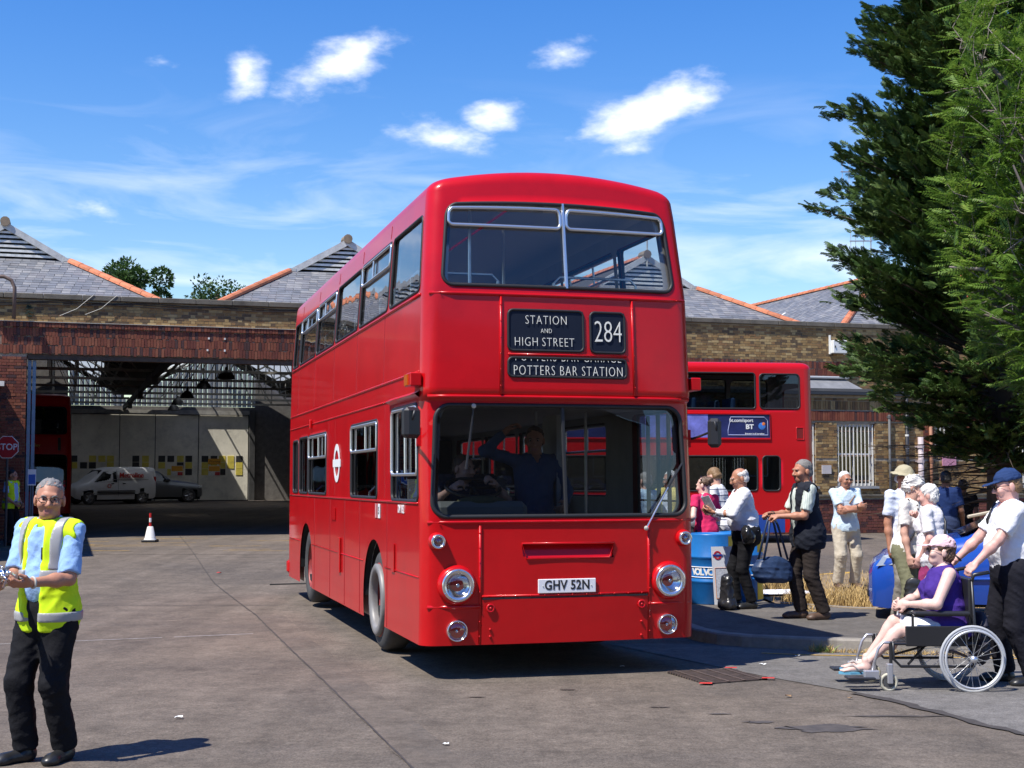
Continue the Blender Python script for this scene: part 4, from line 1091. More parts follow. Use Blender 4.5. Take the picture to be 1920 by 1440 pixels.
    for i, h in enumerate(sideL): SH.window('L', h, B, M_GLO, .017, gm=None, vent=vents_lo.get(i), slide=.42 if i else .45, name='side_window' if i else 'cab_window')
    for i, h in enumerate(upL): SH.window('L', h, B, M_GLO, .015, vent=3.79 if i in (1, 3, 4) else None, slide=.6, name='upper_side_window')
    for i, h in enumerate(sideR[1:]): SH.window('R', h, B, M_GLS, .017, vent=2.0, name='side_window')
    for i, h in enumerate(upL): SH.window('R', h, B, M_GLS, .015, vent=3.79 if i in (1, 2, 4) else None, name='upper_side_window')
    SH.window('B', back[0], B, M_GLS, name='rear_window')
    dr = SH.window('R', sideR[0], B, M_GLS, name='entrance_door')
    for c in (.6, .87, 1.14): MB().tube([SH.pt('R', c, .5, .01), SH.pt('R', c, 2.31, .01)], .022, 6).build('door_rail', M_RUB, dr)
    # --- front blinds
    for h, nm in ((D1, 'destination_blind'), (D2, 'route_number_blind'), (D3, 'via_blind')):
        d = empty(nm); d.parent = B
        C, Z = np.meshgrid(np.linspace(h[0], h[1], 9), np.linspace(h[2], h[3], 5)); P = SH.mp('F', C, Z, -.004).reshape(-1, 3); idx = np.arange(45).reshape(5, 9)
        np_mesh('blind', P, np.stack([idx[:-1, :-1], idx[:-1, 1:], idx[1:, 1:], idx[1:, :-1]], -1).reshape(-1, 4), M_NAVY, d)
        MB().tube(SH.outline('F', h, -.003), .012, 6, closed=True).build('gasket', M_RUB, d, True)
        def put(body, size, c, z, sx=.8, **k):
            p = SH.pt('F', c, z, -.012); t = (SH.pt('F', c + .05, z, -.012) - SH.pt('F', c - .05, z, -.012)).normalized(); u = (SH.pt('F', c, z + .05, -.012) - SH.pt('F', c, z - .05, -.012)).normalized()
            return text('lettering', body, size, align(p, t.cross(u), t), M_LETTER, d, sx, .0015, **k)
        if h is D1:
            put('STATION', .112, -.155, 3.078, .74, spacing=1.16, bold=-.0022); put('AND', .058, -.155, 2.985, .78, spacing=1.12, bold=-.001); put('HIGH', .112, -.338, 2.885, .74, spacing=1.14, bold=-.0022); put('STREET', .112, -.048, 2.885, .74, spacing=1.14, bold=-.0022)
        elif h is D2: put('284', .275, .42, 2.985, .66, bold=-.004)
        else:
            # the blind stopped between two names: each line shows only in part
            for body, zc, clip in (('POTTERS BAR STATION', 2.634, 'lo'), ('POTTERS BAR GARAGE', 2.757, 'hi')):
                o = put(body, .125, .045, zc, .66, spacing=1.18, bold=-.0025); o['kind'] = 'stuff'
                import bmesh
                bm = bmesh.new(); bm.from_mesh(o.data)
                zcut = 2.6 if clip == 'lo' else 2.735
                bmesh.ops.bisect_plane(bm, geom=bm.verts[:] + bm.edges[:] + bm.faces[:], plane_co=(0, 0, zcut), plane_no=(0, 0, 1), clear_outer=clip == 'hi', clear_inner=clip == 'lo')
                bm.to_mesh(o.data); bm.free()
    # --- trims: beads with rivets
    def bead(kind, pts, w=.02, h=.01, name='trim_strip', riv=True, sp=.12):
        b = MB(); P = [SH.pt(kind, c, z, -h * .3) for c, z in pts]
        b.tube(P, w / 2, 6)
        o = b.build(name, M_BUSRED, B, True)
        if riv:
            r = MB()
            for (c0, z0), (c1, z1) in zip(pts, pts[1:]):
                L_ = math.hypot(c1 - c0, z1 - z0); n = int(L_ / sp)
                for i in range(n):
                    t = (i + .5) / n; r.sphere(SH.pt(kind, c0 + (c1 - c0) * t, z0 + (z1 - z0) * t, -.012), .0075, 6, 4)
            if r.v: q = r.build('rivets', M_BUSRED, o, True); q['kind'] = 'stuff'
        return o
    fr = [(-1.2 + i * .2, 0) for i in range(13)]
    for z, w in ((3.3, .035), (1.33, .03)): bead('F', [(c, z) for c, _ in fr], w)
    bead('F', [(c, 2.405) for c, _ in fr], .035)
    bead('F', [(-1.2, .615), (-.95, .615), (-.755, .615)], .035, riv=False); bead('F', [(.775, .6), (1.0, .6), (1.2, .6)], .025, riv=False)
    for c, z0, z1 in ((-.567, 2.43, 3.28), (.663, 2.43, 3.28), (-.752, .3, 1.3), (.782, .3, 1.3)): bead('F', [(c, z0), (c, (z0 + z1) / 2), (c, z1)], .026)
    bead('F', [(-.5, 2.778), (.0, 2.778), (.6, 2.778)], .02, riv=False)
    bead('F', [(-.74, .70), (0, .70), (.77, .70)], .022)
    sd = [.2 + i * .5 for i in range(19)]
    for z, w, r in ((3.3, .03, False), (2.625, .022, True), (1.49, .022, False), (.86, .012, False)):
        pts = [(c, z) for c in sd]
        if z == .86:
            for a, b in ((.2, 1.72), (2.95, 6.8), (8.05, 9.2)):
                for k in 'LR': bead(k, [(a, z), ((a + b) / 2, z), (b, z)], w, riv=False)
        else:
            for k in 'LR': bead(k, pts, w, riv=r, sp=.16)
    bead('L', [(1.55, 2.44), (3, 2.44), (6, 2.44), (9.2, 2.44)], .018, riv=True, sp=.16)
    o = MB().add([SH.pt('L', .16, 2.43, -.05), SH.pt('L', 1.5, 2.43, -.05), SH.pt('L', 1.5, 2.46, .0), SH.pt('L', .16, 2.46, 0), SH.pt('L', .16, 2.4, .0), SH.pt('L', 1.5, 2.4, 0)], [(0, 3, 2, 1), (0, 1, 5, 4)]).build('cab_rain_strip', M_BUSRED, B)
    msm = mat('panel_seam', (.2, .004, .006), .5)
    for c in (1.86, 3.45, 5.1, 6.78, 8.42):     # panel joints, upper deck side
        for k in 'LR': MB().tube([SH.pt(k, c, 2.64, .0), SH.pt(k, c, 3.28, .0)], .004, 4).build('panel_joint', msm, B)
        for k in 'LR': MB().tube([SH.pt(k, c, 4.06, .0), SH.pt(k, c, 4.19, .0)], .004, 4).build('panel_joint', msm, B)
    for c in (3.15, 4.15, 5.25, 6.6, 1.62): MB().tube([SH.pt('L', c, .3 if c > 2.9 else .3, 0), SH.pt('L', c, 1.48, 0)], .0045, 4).build('panel_joint', msm, B)
    for c in (4.9, 5.4, 1.75): MB().tube([SH.pt('L', c, 1.52, 0), SH.pt('L', c, 2.42, 0)], .003, 4).build('panel_joint', msm, B)
    # lower front flap and its shut line
    P = [SH.pt('F', c, z, -.012) for c, z in ((-.735, .3), (.762, .3), (.762, .675), (-.735, .675))]; Q = [SH.pt('F', c, z, .01) for c, z in ((-.735, .3), (.762, .3), (.762, .675), (-.735, .675))]
    nseg = 10; b = MB()
    for i in range(nseg):
        c0, c1 = -.735 + 1.497 * i / nseg, -.735 + 1.497 * (i + 1) / nseg
        a = [SH.pt('F', c0, .292, -.012), SH.pt('F', c1, .292, -.012), SH.pt('F', c1, .672, -.012), SH.pt('F', c0, .672, -.012)]; e = [SH.pt('F', c0, .292, .012), SH.pt('F', c1, .292, .012), SH.pt('F', c1, .672, .012), SH.pt('F', c0, .672, .012)]
        b.add(a + e, [(0, 1, 2, 3), (3, 2, 6, 7), (0, 4, 5, 1)])
        if i == 0: b.add([a[0], a[3], e[3], e[0]], [(0, 1, 2, 3)])
        if i == nseg - 1: b.add([a[1], e[1], e[2], a[2]], [(0, 1, 2, 3)])
    fl = b.build('front_flap', M_BUSRED, B)
    MB().box(-.735, .765, .02, .03, .674, .688, M=Matrix.Translation((0, -.022, 0))).build('shut_line', M_RUB, B)
    for c, z in ((-.66, .6), (.7, .6)):
        p = SH.pt('F', c, z, -.014); MB().lathe([(.04, 0), (.038, .012), (.024, .012), (.022, .004), (.012, .003), (.01, .014), (.001, .015)], 16, 0, align(p, (0, -1, 0))).build('flap_lock', M_BUSRED, fl, True)
    for c, z in ((-.66, .36), (-.66, .42), (.7, .33), (.7, .45)): MB().sphere(SH.pt('F', c, z, -.014), .012, 8, 5).build('flap_rivet', M_BUSRED, fl, True)
    # recessed air scoop
    s0 = [(-.385, 1.142), (.455, 1.142), (.405, 1.012), (-.345, 1.012)]
    o_ = [SH.pt('F', c, z, -.006) for c, z in s0]; MB().tube(o_, .009, 6, closed=True).build('scoop_rim', M_BUSRED, B, True)
    t = [SH.pt('F', c, z, .0) for c, z in ((-.4, 1.15), (.47, 1.15), (.43, 1.0), (-.37, 1.0))]; dp = [t[0] + Vector((.03, .06, -.012)), t[1] + Vector((-.03, .06, -.012)), t[2] + Vector((0, .006, .02)), t[3] + Vector((0, .006, .02))]
    MB().add(t + dp, [(0, 4, 5, 1), (4, 7, 6, 5), (1, 5, 6, 2), (0, 3, 7, 4), (7, 3, 2, 6)]).build('air_scoop', M_BUSRED, B)
    # --- lamps
    def lamp(name, c, z, rr, red, lens, off=0):
        l = empty(name); l.parent = B; p = SH.pt('F', c, z, -.0); M = align(p, (.0, -1, .0))
        if red: MB().lathe([(rr * red, -.015), (rr * red * .985, .012), (rr * 1.13, .038), (rr * 1.03, .05), (rr, .05)], 36, 0, M).build('surround', M_BUSRED, l, True)
        d = .05 if red else .03
        MB().lathe([(rr * 1.02, d - .06), (rr * 1.02, d), (rr, d + .012), (rr * .92, d + .018), (lens * 1.06, d + .01), (lens * 1.03, d - .008)], 36, 0, M).build('bezel', mat('lamp_bezel', (.75, .75, .75), .2, metal=.9), l, True)
        MB().lathe([(lens * 1.03, d - .01), (lens * .8, d - .035), (lens * .4, d - .06), (.001, d - .068)], 28, 0, M).build('reflector', M_CHR, l, True)
        MB().lathe([(lens * 1.03, d - .008), (lens * .85, d + .004), (lens * .5, d + .012), (.001, d + .015)], 28, 0, M).build('lens', mat('fluted_lens', (.75, .78, .8), .12, spec=1) if False else glass('lens_glass', (.85, .88, .88), 1.7, .06, .9), l, True)
        MB().sphere((0, 0, d - .02), lens * .2, 10, 6, 0, M).build('bulb', M_CHR, l, True)
        b = MB()
        for a in (90, 210, 330): b.sphere((rr * .955 * math.cos(R(a)), rr * .955 * math.sin(R(a)), d + .016), rr * .03 + .003, 6, 4, 0, M)
        b.build('bezel_screws', M_CHR, l)
    for s in (-1, 1):
        lamp('headlamp', .965 * s + .01, .80, .138, 1.24, .096); lamp('side_lamp', 1.125 * s, 1.17, .06, 1.28, .037)
        lamp('fog_lamp', .955 * s, .415, .088, 0, .074)
    # number plate
    pl = empty('number_plate'); pl.parent = B; c = SH.pt('F', .015, .776, -.006)
    MB().box(-.262, .262, -.012, 0, -.06, .06, M=Matrix.Translation(c), ch=.004).build('plate', mat('plate_white', (.8, .8, .8), .35), pl)
    text('lettering', 'GHV 52N', .112, Matrix.Translation(c + Vector((0, -.0135, .004))) @ Matrix.Rotation(R(90), 4, 'X'), M_BLK, pl, .86, .0012, bold=.0026, spacing=1.05)
    for s in (-1, 1): MB().sphere(c + Vector((s * .22, -.013, 0)), .006, 6, 4).build('screw', M_STEEL, pl)
    # wipers
    def wip(p0, p1, p2, p3):
        w = empty('wiper'); w.parent = B
        MB().tube([p0, p1], [.008, .006], 6).build('wiper_arm', M_ALU if p0.z < 1.5 else M_BLK, w); MB().tube([p2, p3], .011, 6).build('wiper_blade', M_BLK, w); MB().sphere(p0, .022, 8, 6).build('wiper_spindle', M_STEEL, w)
    wip(SH.pt('F', .735, 1.262, -.03), SH.pt('F', .97, 1.62, -.015), SH.pt('F', .81, 1.38, -.01), SH.pt('F', 1.155, 1.86, -.0))
    wip(SH.pt('F', -.79, 2.325, -.01), SH.pt('F', -.83, 2.05, .0), SH.pt('F', -.81, 2.2, .005), SH.pt('F', -.872, 1.78, .005))
    # indicator boxes, mirrors
    for s in (-1, 1):
        k = 'L' if s < 0 else 'R'; ib = empty('indicator'); ib.parent = B; p = SH.pt(k, .22, 2.55, 0)
        MB().box(0, .1, -.12, .12, -.055, .06, M=Matrix.Translation(p - Vector((.1 if s < 0 else 0, 0, 0))), ch=.008).build('housing', M_BUSRED, ib)
        MB().box(0, .012, -.03, .1, -.045, .05, M=Matrix.Translation(p + Vector((-.11 if s < 0 else .098, 0, 0)))).build('amber_lens', mat('amber', (.6, .13, .01), .25, coat=.5), ib)
        mr = empty('mirror'); mr.parent = B
        q = SH.pt(k, .16, 2.05, 0)
        hx = -.13 if s < 0 else .1; zc = 2.17 if s < 0 else 2.1; c = Vector((q.x + hx, -.1 if s < 0 else -.16, zc))
        MB().box(-.085 if s < 0 else -.06, .085 if s < 0 else .06, -.045, .05, -.13, .13, M=Matrix.Translation(c) @ Matrix.Rotation(R(-25 * s), 4, 'Z'), ch=.03).build('housing', M_BLK, mr, False)
        MB().tube([q + Vector((0, 0, .0)), q + Vector((s * .07, -.03, .02)), c + Vector((0, -.05, .03)), c + Vector((-s * .02, -.055, .1))], .012, 6).build('mirror_arm', M_BLK, mr, True)
        MB().box(-.015, .015, -.03, .04, -.07, .09, M=Matrix.Translation(q)).build('mirror_bracket', M_BUSRED, mr)
    # --- side lettering and fittings
    def on_side(c, z, off=-.006): return align(SH.pt('L', c, z, off), (-1, 0, 0), (0, -1, 0))
    text('fleet_number', 'DM 1052', .105, on_side(.93, 1.425), M_WHITE, B, .72, .001, bold=.002)
    rd = empty('roundel'); rd.parent = B; M = on_side(4.72, 1.895)
    MB().lathe([(.225, 0), (.225, .003), (.15, .003), (.15, 0)], 40, 0, M).build('ring', M_WHITE, rd)
    MB().box(-.285, .285, -.045, .045, .0, .0045, M=M).build('bar', M_WHITE, rd)
    MB().box(-.09, .03, -.07, .07, 0, .003, M=on_side(1.98, 1.39)).build('white_plate', M_WHITE, B)
    text('plate_lettering', '5', .1, on_side(2.01, 1.39, -.0105), M_BLK, B, 1, .001, bold=.002)
    MB().box(-.05, .03, -.07, .07, 0, .0025, M=on_side(2.17, 1.39)).build('faded_plate', mat('faded_pink', (.6, .25, .25), .5, var=.3, vscale=30), B)
    MB().box(-.15, .15, -.07, .07, 0, .006, M=on_side(4.95, 1.3)).build('blanking_plate', M_BUSRED, B)
    MB().box(-.06, .06, -.2, .2, -.0, .018, M=on_side(4.45, .84), ch=.005).build('fuel_flap', M_BUSRED, B); MB().box(-.07, .07, -.13, .13, 0, .008, M=on_side(1.3, .97)).build('side_hatch', M_BUSRED, B)
    MB().box(-.04, .04, -.06, .06, 0, .035, M=on_side(6.9, 2.44), ch=.01).build('side_marker', M_BUSRED, B)
    MB().box(-1.27, 1.27, 9.3, 9.48, .33, .52, ch=.03).build('rear_bumper', M_BUSRED, B)
    for c, z in ((1.3, .42),): pass
    # --- inside: dash, wheel, seats, poles
    ds = empty('dashboard'); ds.parent = B
    V = [(-1.1, .16), (-1.1, .62), (1.0, .62), (1.0, .16)]
    MB().box(-1.12, 1.12, .12, .5, .42, 1.38).build('front_bulkhead', M_BLK, ds); MB().box(-1.05, -.2, .42, .75, 1.2, 1.5, ch=.05).build('binnacle', mat('dash_grey', (.22, .22, .2), .6), ds)
    MB().sphere((-.6, .55, 1.49), (.24, .1, .06), 14, 8).build('folded_coat', mat('olive_cloth', (.12, .11, .05), .9, var=.3, vscale=10), ds, True)
    sw = empty('steering_wheel'); sw.parent = B; M = align((-.62, .78, 1.62), (0, -.35, 1)); 
    MB().tube([M @ Vector((.25 * math.cos(R(a)), .25 * math.sin(R(a)), 0)) for a in range(0, 360, 15)], .017, 8, closed=True).build('rim', M_BLK, sw, True)
    MB().tube([M @ Vector((-.25, 0, 0)), M @ Vector((.25, 0, 0))], .014, 6).tube([M @ Vector((0, -.25, 0)), M @ Vector((0, .0, 0))], .014, 6).tube([M @ Vector((0, 0, 0)), M @ Vector((0, 0, -.4))], .03, 8).build('spokes', M_BLK, sw)
    mst = mat('seat_moquette', (.05, .06, .09), .9, var=.4, vscale=18); 
    seat_b = MB().box(-.42, .42, -.06, .05, 0, .62, ch=.03); seat_c = MB().box(-.42, .42, -.45, 0, -.08, .05, ch=.03)
    mb1, mb2 = seat_b.me('backrest'), seat_c.me('cushion'); mb1.materials.append(mst); mb2.materials.append(mst)
    hr = MB().tube([(-.42, 0, .3), (-.42, .0, .68), (-.36, 0, .74), (.36, 0, .74), (.42, 0, .68), (.42, 0, .3)], .014, 6).me('grab_rail'); hr.materials.append(M_ALU)
    def seat(x, y, z):
        s = empty('seat', (x, y, z)); s.parent = B
        for nm, me in (('backrest', mb1), ('cushion', mb2), ('grab_rail', hr)):
            o = bpy.data.objects.new(nm, me); COL.objects.link(o); o.parent = s
    for y in [1.15 + .78 * i for i in range(10)]:
        for x in (-.7, .7): seat(x, y, 2.9)
    for y in [3.3 + .8 * i for i in range(6)]:
        for x in (-.7, .7): seat(x, y, .88)
    for (x, y, z0, z1) in ((-.62, .9, 2.44, 4.25), (.1, 2.3, 2.44, 4.3), (-.3, 3.6, 2.44, 4.3), (.2, 1.5, .42, 2.36), (.75, 1.6, .42, 2.36)):
        MB().tube([(x, y, z0), (x, y, z1)], .016, 6).build('grab_pole', M_ALU, B)
    for x in (-.45, .5): MB().box(x - .42, x + .42, .75, .85, 4.2, 4.25).build('strip_light', M_WHITE, B)
    MB().box(-1.1, -.15, 1.35, 1.4, .42, 1.7).build('cab_partition', M_LIN, B); MB().box(.22, .27, .9, 1.35, .42, 2.3).build('ticket_post', M_LIN, B)
build_bus()

def modern_bus(name, loc, rz, L, label, ad=False, blind=None, lit=True):
    b = empty(name, loc, rz, label, 'bus')
    sh = Shell(L, 2.5, .22, .25, 4.08, [(0, .0), (2.2, .0), (4.08, .07)], [(.25, .0), (1.2, 0), (2.2, .1), (4.08, .3)], .1, .07, .15)
    up = []; lo = []
    y = .75
    for w in (1.45, 1.5, 1.5, 1.5, 1.5, .0):
        if w and y + w < L - 1.2: up.append((y, y + w, 3.14, 3.98, .07)); lo.append((y, y + w, 1.22, 2.03, .07)); y += w + .1
    e = L - .35
    up = [h for h in up if h[1] < L - 1.75] + [(L - 1.31, L - .34, 3.14, 3.96, .09)]; up[-2] = (up[-2][0], L - 1.42, *up[-2][2:])
    lo = [h for h in lo if h[1] < L - 1.9] + [(L - 1.27, L - .85, 1.22, 2.03, .09)]; lo[-2] = (lo[-2][0], L - 1.4, *lo[-2][2:])
    ar = [('circ', 2.6, .5, .58), ('circ', L - 2.9, .5, .58)]
    F = [(-1.1, 1.1, 1.0, 2.2, .15), (-1.1, 1.1, 2.9, 3.8, .12)]
    holes = {'F': F, 'L': up + lo + ar, 'R': up + lo + ar, 'B': [(-.9, .9, 2.95, 3.7, .1)]}
    sh.skin('body_shell', holes, M_RED2, b, (.06, .06)); sh.roof('roof_dome', M_RED2, b)
    sh.skin('interior_lining', holes, M_LIN, b, (.12, .12), .06)
    MB().box(-1.15, 1.15, .5, L - .1, 2.3, 2.36).build('upper_floor', M_LIN, b); MB().box(-1.15, 1.15, .4, L - .1, .32, .4).build('underframe', M_UND, b)
    for k in 'LR':
        for h in up + lo: sh.window(k, h, b, M_GLD, .02)
    for h in F: sh.window('F', h, b, M_GLD, .02, name='windscreen')
    for s in (-1, 1):
        for yc in (2.6, L - 2.9): wheel('wheel', (s * 1.08, yc, .48), .48, .26, b, s, 'grey')
    mblue = mat('blue_skirt', (.01, .06, .32), .35, coat=.3)
    for k in 'LR':
        MB().add([sh.pt(k, c, z, -.006) for z in (.25, .66) for c in (L - 2.2, L - .75)], [(0, 1, 3, 2) if k == 'R' else (2, 3, 1, 0)]).build('blue_skirt', mblue, b)
    k = 'R'
    vt = empty('vent_grille'); vt.parent = b
    MB().tube(sh.outline(k, (L - .44, L - .26, 2.42, 2.7, .02), -.004), .012, 5, closed=True).build('grille_frame', M_RED2, vt)
    for i in range(6): MB().tube([sh.pt(k, L - .42 + i * .026, 2.45, -.004), sh.pt(k, L - .42 + i * .026, 2.67, -.004)], .008, 4).build('grille_bar', mat('grille_dark', (.15, .01, .01), .6), vt)
    mst = MATS['seat_moquette']; msb = mat('blue_seat', (.06, .14, .3), .8)
    for i in range(8):
        for x in (-.65, .65):
            MB().box(x - .4, x + .4, 1.3 + i * .95, 1.4 + i * .95, 2.7, 3.4, ch=.03).build('seat_back', msb, b)
    for i in range(3): MB().tube([(.25, L - 1.0 - i * 2.2, 2.26), (.25, L - 1.0 - i * 2.2, 4.0)], .02, 6).build('grab_pole', mat('yellow_pole', (.7, .6, .1), .5), b)
    if ad:
        a = empty('advert_panel'); a.parent = b
        c0, c1 = L - 7.0, L - 1.08; z0, z1 = 2.43, 3.02
        def sp(c, z, off): return sh.pt('R', c, z, off)
        mad = mat('advert_navy', (.016, .022, .1), .4, var=.35, vscale=2)
        P = [sp(c0, z0, -.01), sp(c1, z0, -.01), sp(c1, z1, -.01), sp(c0, z1, -.01)]; MB().add(P, [(0, 1, 2, 3)]).build('poster', mad, a)
        MB().tube([sp(c0, z0, -.01), sp(c1, z0, -.01), sp(c1, z1, -.01), sp(c0, z1, -.01)], .025, 5, closed=True).build('poster_frame', M_RED2, a)
        MB().add([sp(c1 - 3.0, z0 + .03, -.014), sp(c1 - 1.5, z0 + .03, -.014), sp(c1 - 1.5, z1 - .02, -.014), sp(c1 - 3.0, z1 - .02, -.014)], [(0, 1, 2, 3)]).build('poster_picture', mat('poster_violet', (.16, .17, .5), .4, var=.5, vscale=3), a)
        MB().tube([sp(c, z, -.014) for c, z in ((c1 - 1.02, z0 + .09), (c1 - .06, z0 + .09), (c1 - .06, z1 - .16), (c1 - .14, z1 - .08), (c1 - .95, z1 - .08), (c1 - 1.02, z0 + .2))], .008, 4, closed=True).build('poster_outline', mat('pale_blue_print', (.4, .45, .7), .5), a)
        def t(body, size, c, z, **kw): return text('lettering', body, size, align(sp(c, z, -.02), (1, 0, .03), (0, 1, 0)), M_WHITE, a, kw.pop('sx', .95), .001, **kw)
        t('bt.com/sport', .115, c1 - .7, z1 - .16, bold=.002); t('BT', .15, c1 - .5, z0 + .28, bold=.006, sx=1.1); t('Bringing it all together', .055, c1 - .38, z0 + .12, bold=.001)
        MB().lathe([(.001, .004), (.06, .003), (.085, .0)], 20, 0, align(sp(c1 - .2, z0 + .3, -.016), (1, 0, 0))).build('globe_mark', mat('globe_blue', (.05, .2, .6), .4, var=.6, vscale=14), a)
        MB().lathe([(.001, .004), (.03, .003), (.04, .0)], 12, 0, align(sp(c1 - .16, z0 + .35, -.021), (1, 0, 0))).build('globe_mark', mat('globe_orange', (.75, .2, .05), .4), a)
        t('THE HOME OF LIVE', .12, c0 + 1.2, z1 - .2, bold=.002) if False else None
    if blind:
        bl = empty('destination_blind'); bl.parent = b
        MB().add([sh.pt('F', c, z, -.01) for c, z in ((-.9, 2.35), (.9, 2.35), (.9, 2.78), (-.9, 2.78))], [(0, 1, 2, 3)]).build('blind', M_BLK, bl)
        p = sh.pt('F', 0, 2.52, -.016); text('lettering', blind, .17, align(p, (0, -1, -.07), (1, 0, 0)), mat('yellow_blind', (.55, .6, .15), .6), bl, .9, .001)
    return b
modern_bus('double_decker_bus', (6.95 - 9.9 * math.cos(R(8)), 33.9 - 9.9 * math.sin(R(8)), 0.0), R(8 - 90), 9.9, 'modern red double decker with navy side advert parked behind the queue', True)
modern_bus('double_decker_bus', (-15.9, 46.0, 0.0), R(17.8), 10, 'red double decker standing in the dark just inside the garage doorway', False, 'Finchley')
# ================================================================ people
class Fld:
    """distance field on a grid -> one continuous surface"""
    def __init__(s, lo, hi, h):
        s.h = h; s.lo = np.array(lo, float); n = np.ceil((np.array(hi) - s.lo) / h).astype(int) + 1
        s.ax = [s.lo[i] + h * np.arange(n[i]) for i in range(3)]; s.F = np.full(n, .3, np.float32)
    def _box(s, lo, hi, mg):
        sl = []
        for i in range(3):
            a = max(0, int((lo[i] - mg - s.lo[i]) / s.h)); b = min(len(s.ax[i]), int((hi[i] + mg - s.lo[i]) / s.h) + 2)
            if b <= a: return None
            sl.append(slice(a, b))
        X = s.ax[0][sl[0]][:, None, None]; Y = s.ax[1][sl[1]][None, :, None]; Z = s.ax[2][sl[2]][None, None, :]
        return tuple(sl), X, Y, Z
    def _mix(s, sl, d, k, sub=False):
        F = s.F[sl]
        if sub: d = -d; h = np.maximum(k - np.abs(F - d), 0) / k if k else 0; s.F[sl] = np.maximum(F, d) + (h * h * k / 4 if k else 0)
        else:
            h = np.maximum(k - np.abs(F - d), 0) / k if k else 0; s.F[sl] = np.minimum(F, d) - (h * h * k / 4 if k else 0)
    def cone(s, a, b, ra, rb, k=.03, clip=None, sub=False):
        a, b = np.array(a, float), np.array(b, float); m = max(ra, rb)
        q = s._box(np.minimum(a, b) - m, np.maximum(a, b) + m, .06)
        if q is None: return s
        sl, X, Y, Z = q; ab = b - a; L2 = max(ab @ ab, 1e-9)
        t = np.clip(((X - a[0]) * ab[0] + (Y - a[1]) * ab[1] + (Z - a[2]) * ab[2]) / L2, 0, 1)
        d = np.sqrt((X - a[0] - t * ab[0]) ** 2 + (Y - a[1] - t * ab[1]) ** 2 + (Z - a[2] - t * ab[2]) ** 2) - (ra + (rb - ra) * t)
        if clip:                # flat cut at the b end
            nb = ab / math.sqrt(L2); d = np.maximum(d, (X - b[0]) * nb[0] + (Y - b[1]) * nb[1] + (Z - b[2]) * nb[2] - .002)
        s._mix(sl, d, k, sub); return s
    def ell(s, c, r, k=.03, Rm=None, sub=False):
        c = np.array(c, float); r = np.array(r, float) if np.ndim(r) else np.full(3, r, float); m = r.max()
        q = s._box(c - m, c + m, .06)
        if q is None: return s
        sl, X, Y, Z = q; x, y, z = X - c[0], Y - c[1], Z - c[2]
        if Rm is not None: x, y, z = (Rm[0, 0] * x + Rm[1, 0] * y + Rm[2, 0] * z, Rm[0, 1] * x + Rm[1, 1] * y + Rm[2, 1] * z, Rm[0, 2] * x + Rm[1, 2] * y + Rm[2, 2] * z)
        k0 = np.sqrt((x / r[0]) ** 2 + (y / r[1]) ** 2 + (z / r[2]) ** 2); k1 = np.sqrt((x / r[0] ** 2) ** 2 + (y / r[1] ** 2) ** 2 + (z / r[2] ** 2) ** 2)
        d = k0 * (k0 - 1) / np.maximum(k1, 1e-6); s._mix(sl, d, k, sub); return s
    def cut(s, p, n):
        """drop what lies on the n side of the plane through p"""
        d = (s.ax[0][:, None, None] - p[0]) * n[0] + (s.ax[1][None, :, None] - p[1]) * n[1] + (s.ax[2][None, None, :] - p[2]) * n[2]
        s.F = np.maximum(s.F, d); return s
    def wrinkle(s, amp, freq, seed=0, zs=.5):
        r = np.random.RandomState(seed); X = s.ax[0][:, None, None]; Y = s.ax[1][None, :, None]; Z = s.ax[2][None, None, :]; w = 0
        for i in range(5):
            d = r.randn(3); d[2] *= zs if i % 2 else 1.6; d /= np.linalg.norm(d); f = freq * r.uniform(.6, 1.7)
            q = np.sin(f * (d[0] * X + d[1] * Y + d[2] * Z) + r.uniform(0, 6) + 1.3 * np.sin(.5 * f * (d[1] * X - d[0] * Y + d[2] * Z)))
            w = w + (q if i % 2 else 1.2 - 2.2 * (1 - np.abs(q)) ** 2)
        s.F = s.F + (amp * .4) * w; return s
    def mesh(s):
        F = s.F.astype(np.float64); S = F < 0; n = np.array(F.shape)
        cnt = np.zeros(n - 1); acc = [np.zeros(n - 1) for _ in range(3)]
        base = np.ix_(*[np.arange(m - 1) for m in n])
        off = [(0, 0, 0), (1, 0, 0), (0, 1, 0), (1, 1, 0), (0, 0, 1), (1, 0, 1), (0, 1, 1), (1, 1, 1)]
        def corner(A, o): return A[o[0]:n[0] - 1 + o[0], o[1]:n[1] - 1 + o[1], o[2]:n[2] - 1 + o[2]]
        anyS = np.zeros(n - 1, bool); allS = np.ones(n - 1, bool)
        for o in off: c = corner(S, o); anyS |= c; allS &= c
        act = anyS & ~allS; ii = np.argwhere(act)
        if len(ii) == 0: return np.zeros((0, 3)), np.zeros((0, 4), int)
        val = [F[ii[:, 0] + o[0], ii[:, 1] + o[1], ii[:, 2] + o[2]] for o in off]
        P = np.zeros((len(ii), 3)); C = np.zeros(len(ii))
        for a in range(8):
            for b in range(a + 1, 8):
                oa, ob = np.array(off[a]), np.array(off[b])
                if np.abs(oa - ob).sum() != 1: continue
                x = (val[a] < 0) != (val[b] < 0); t = np.where(x, val[a] / np.where(x, val[a] - val[b], 1), 0)
                P += np.where(x[:, None], oa + t[:, None] * (ob - oa), 0); C += x
        P = s.lo + s.h * (ii + P / C[:, None])
        idx = np.full(n - 1, -1); idx[tuple(ii.T)] = np.arange(len(ii)); Q = []
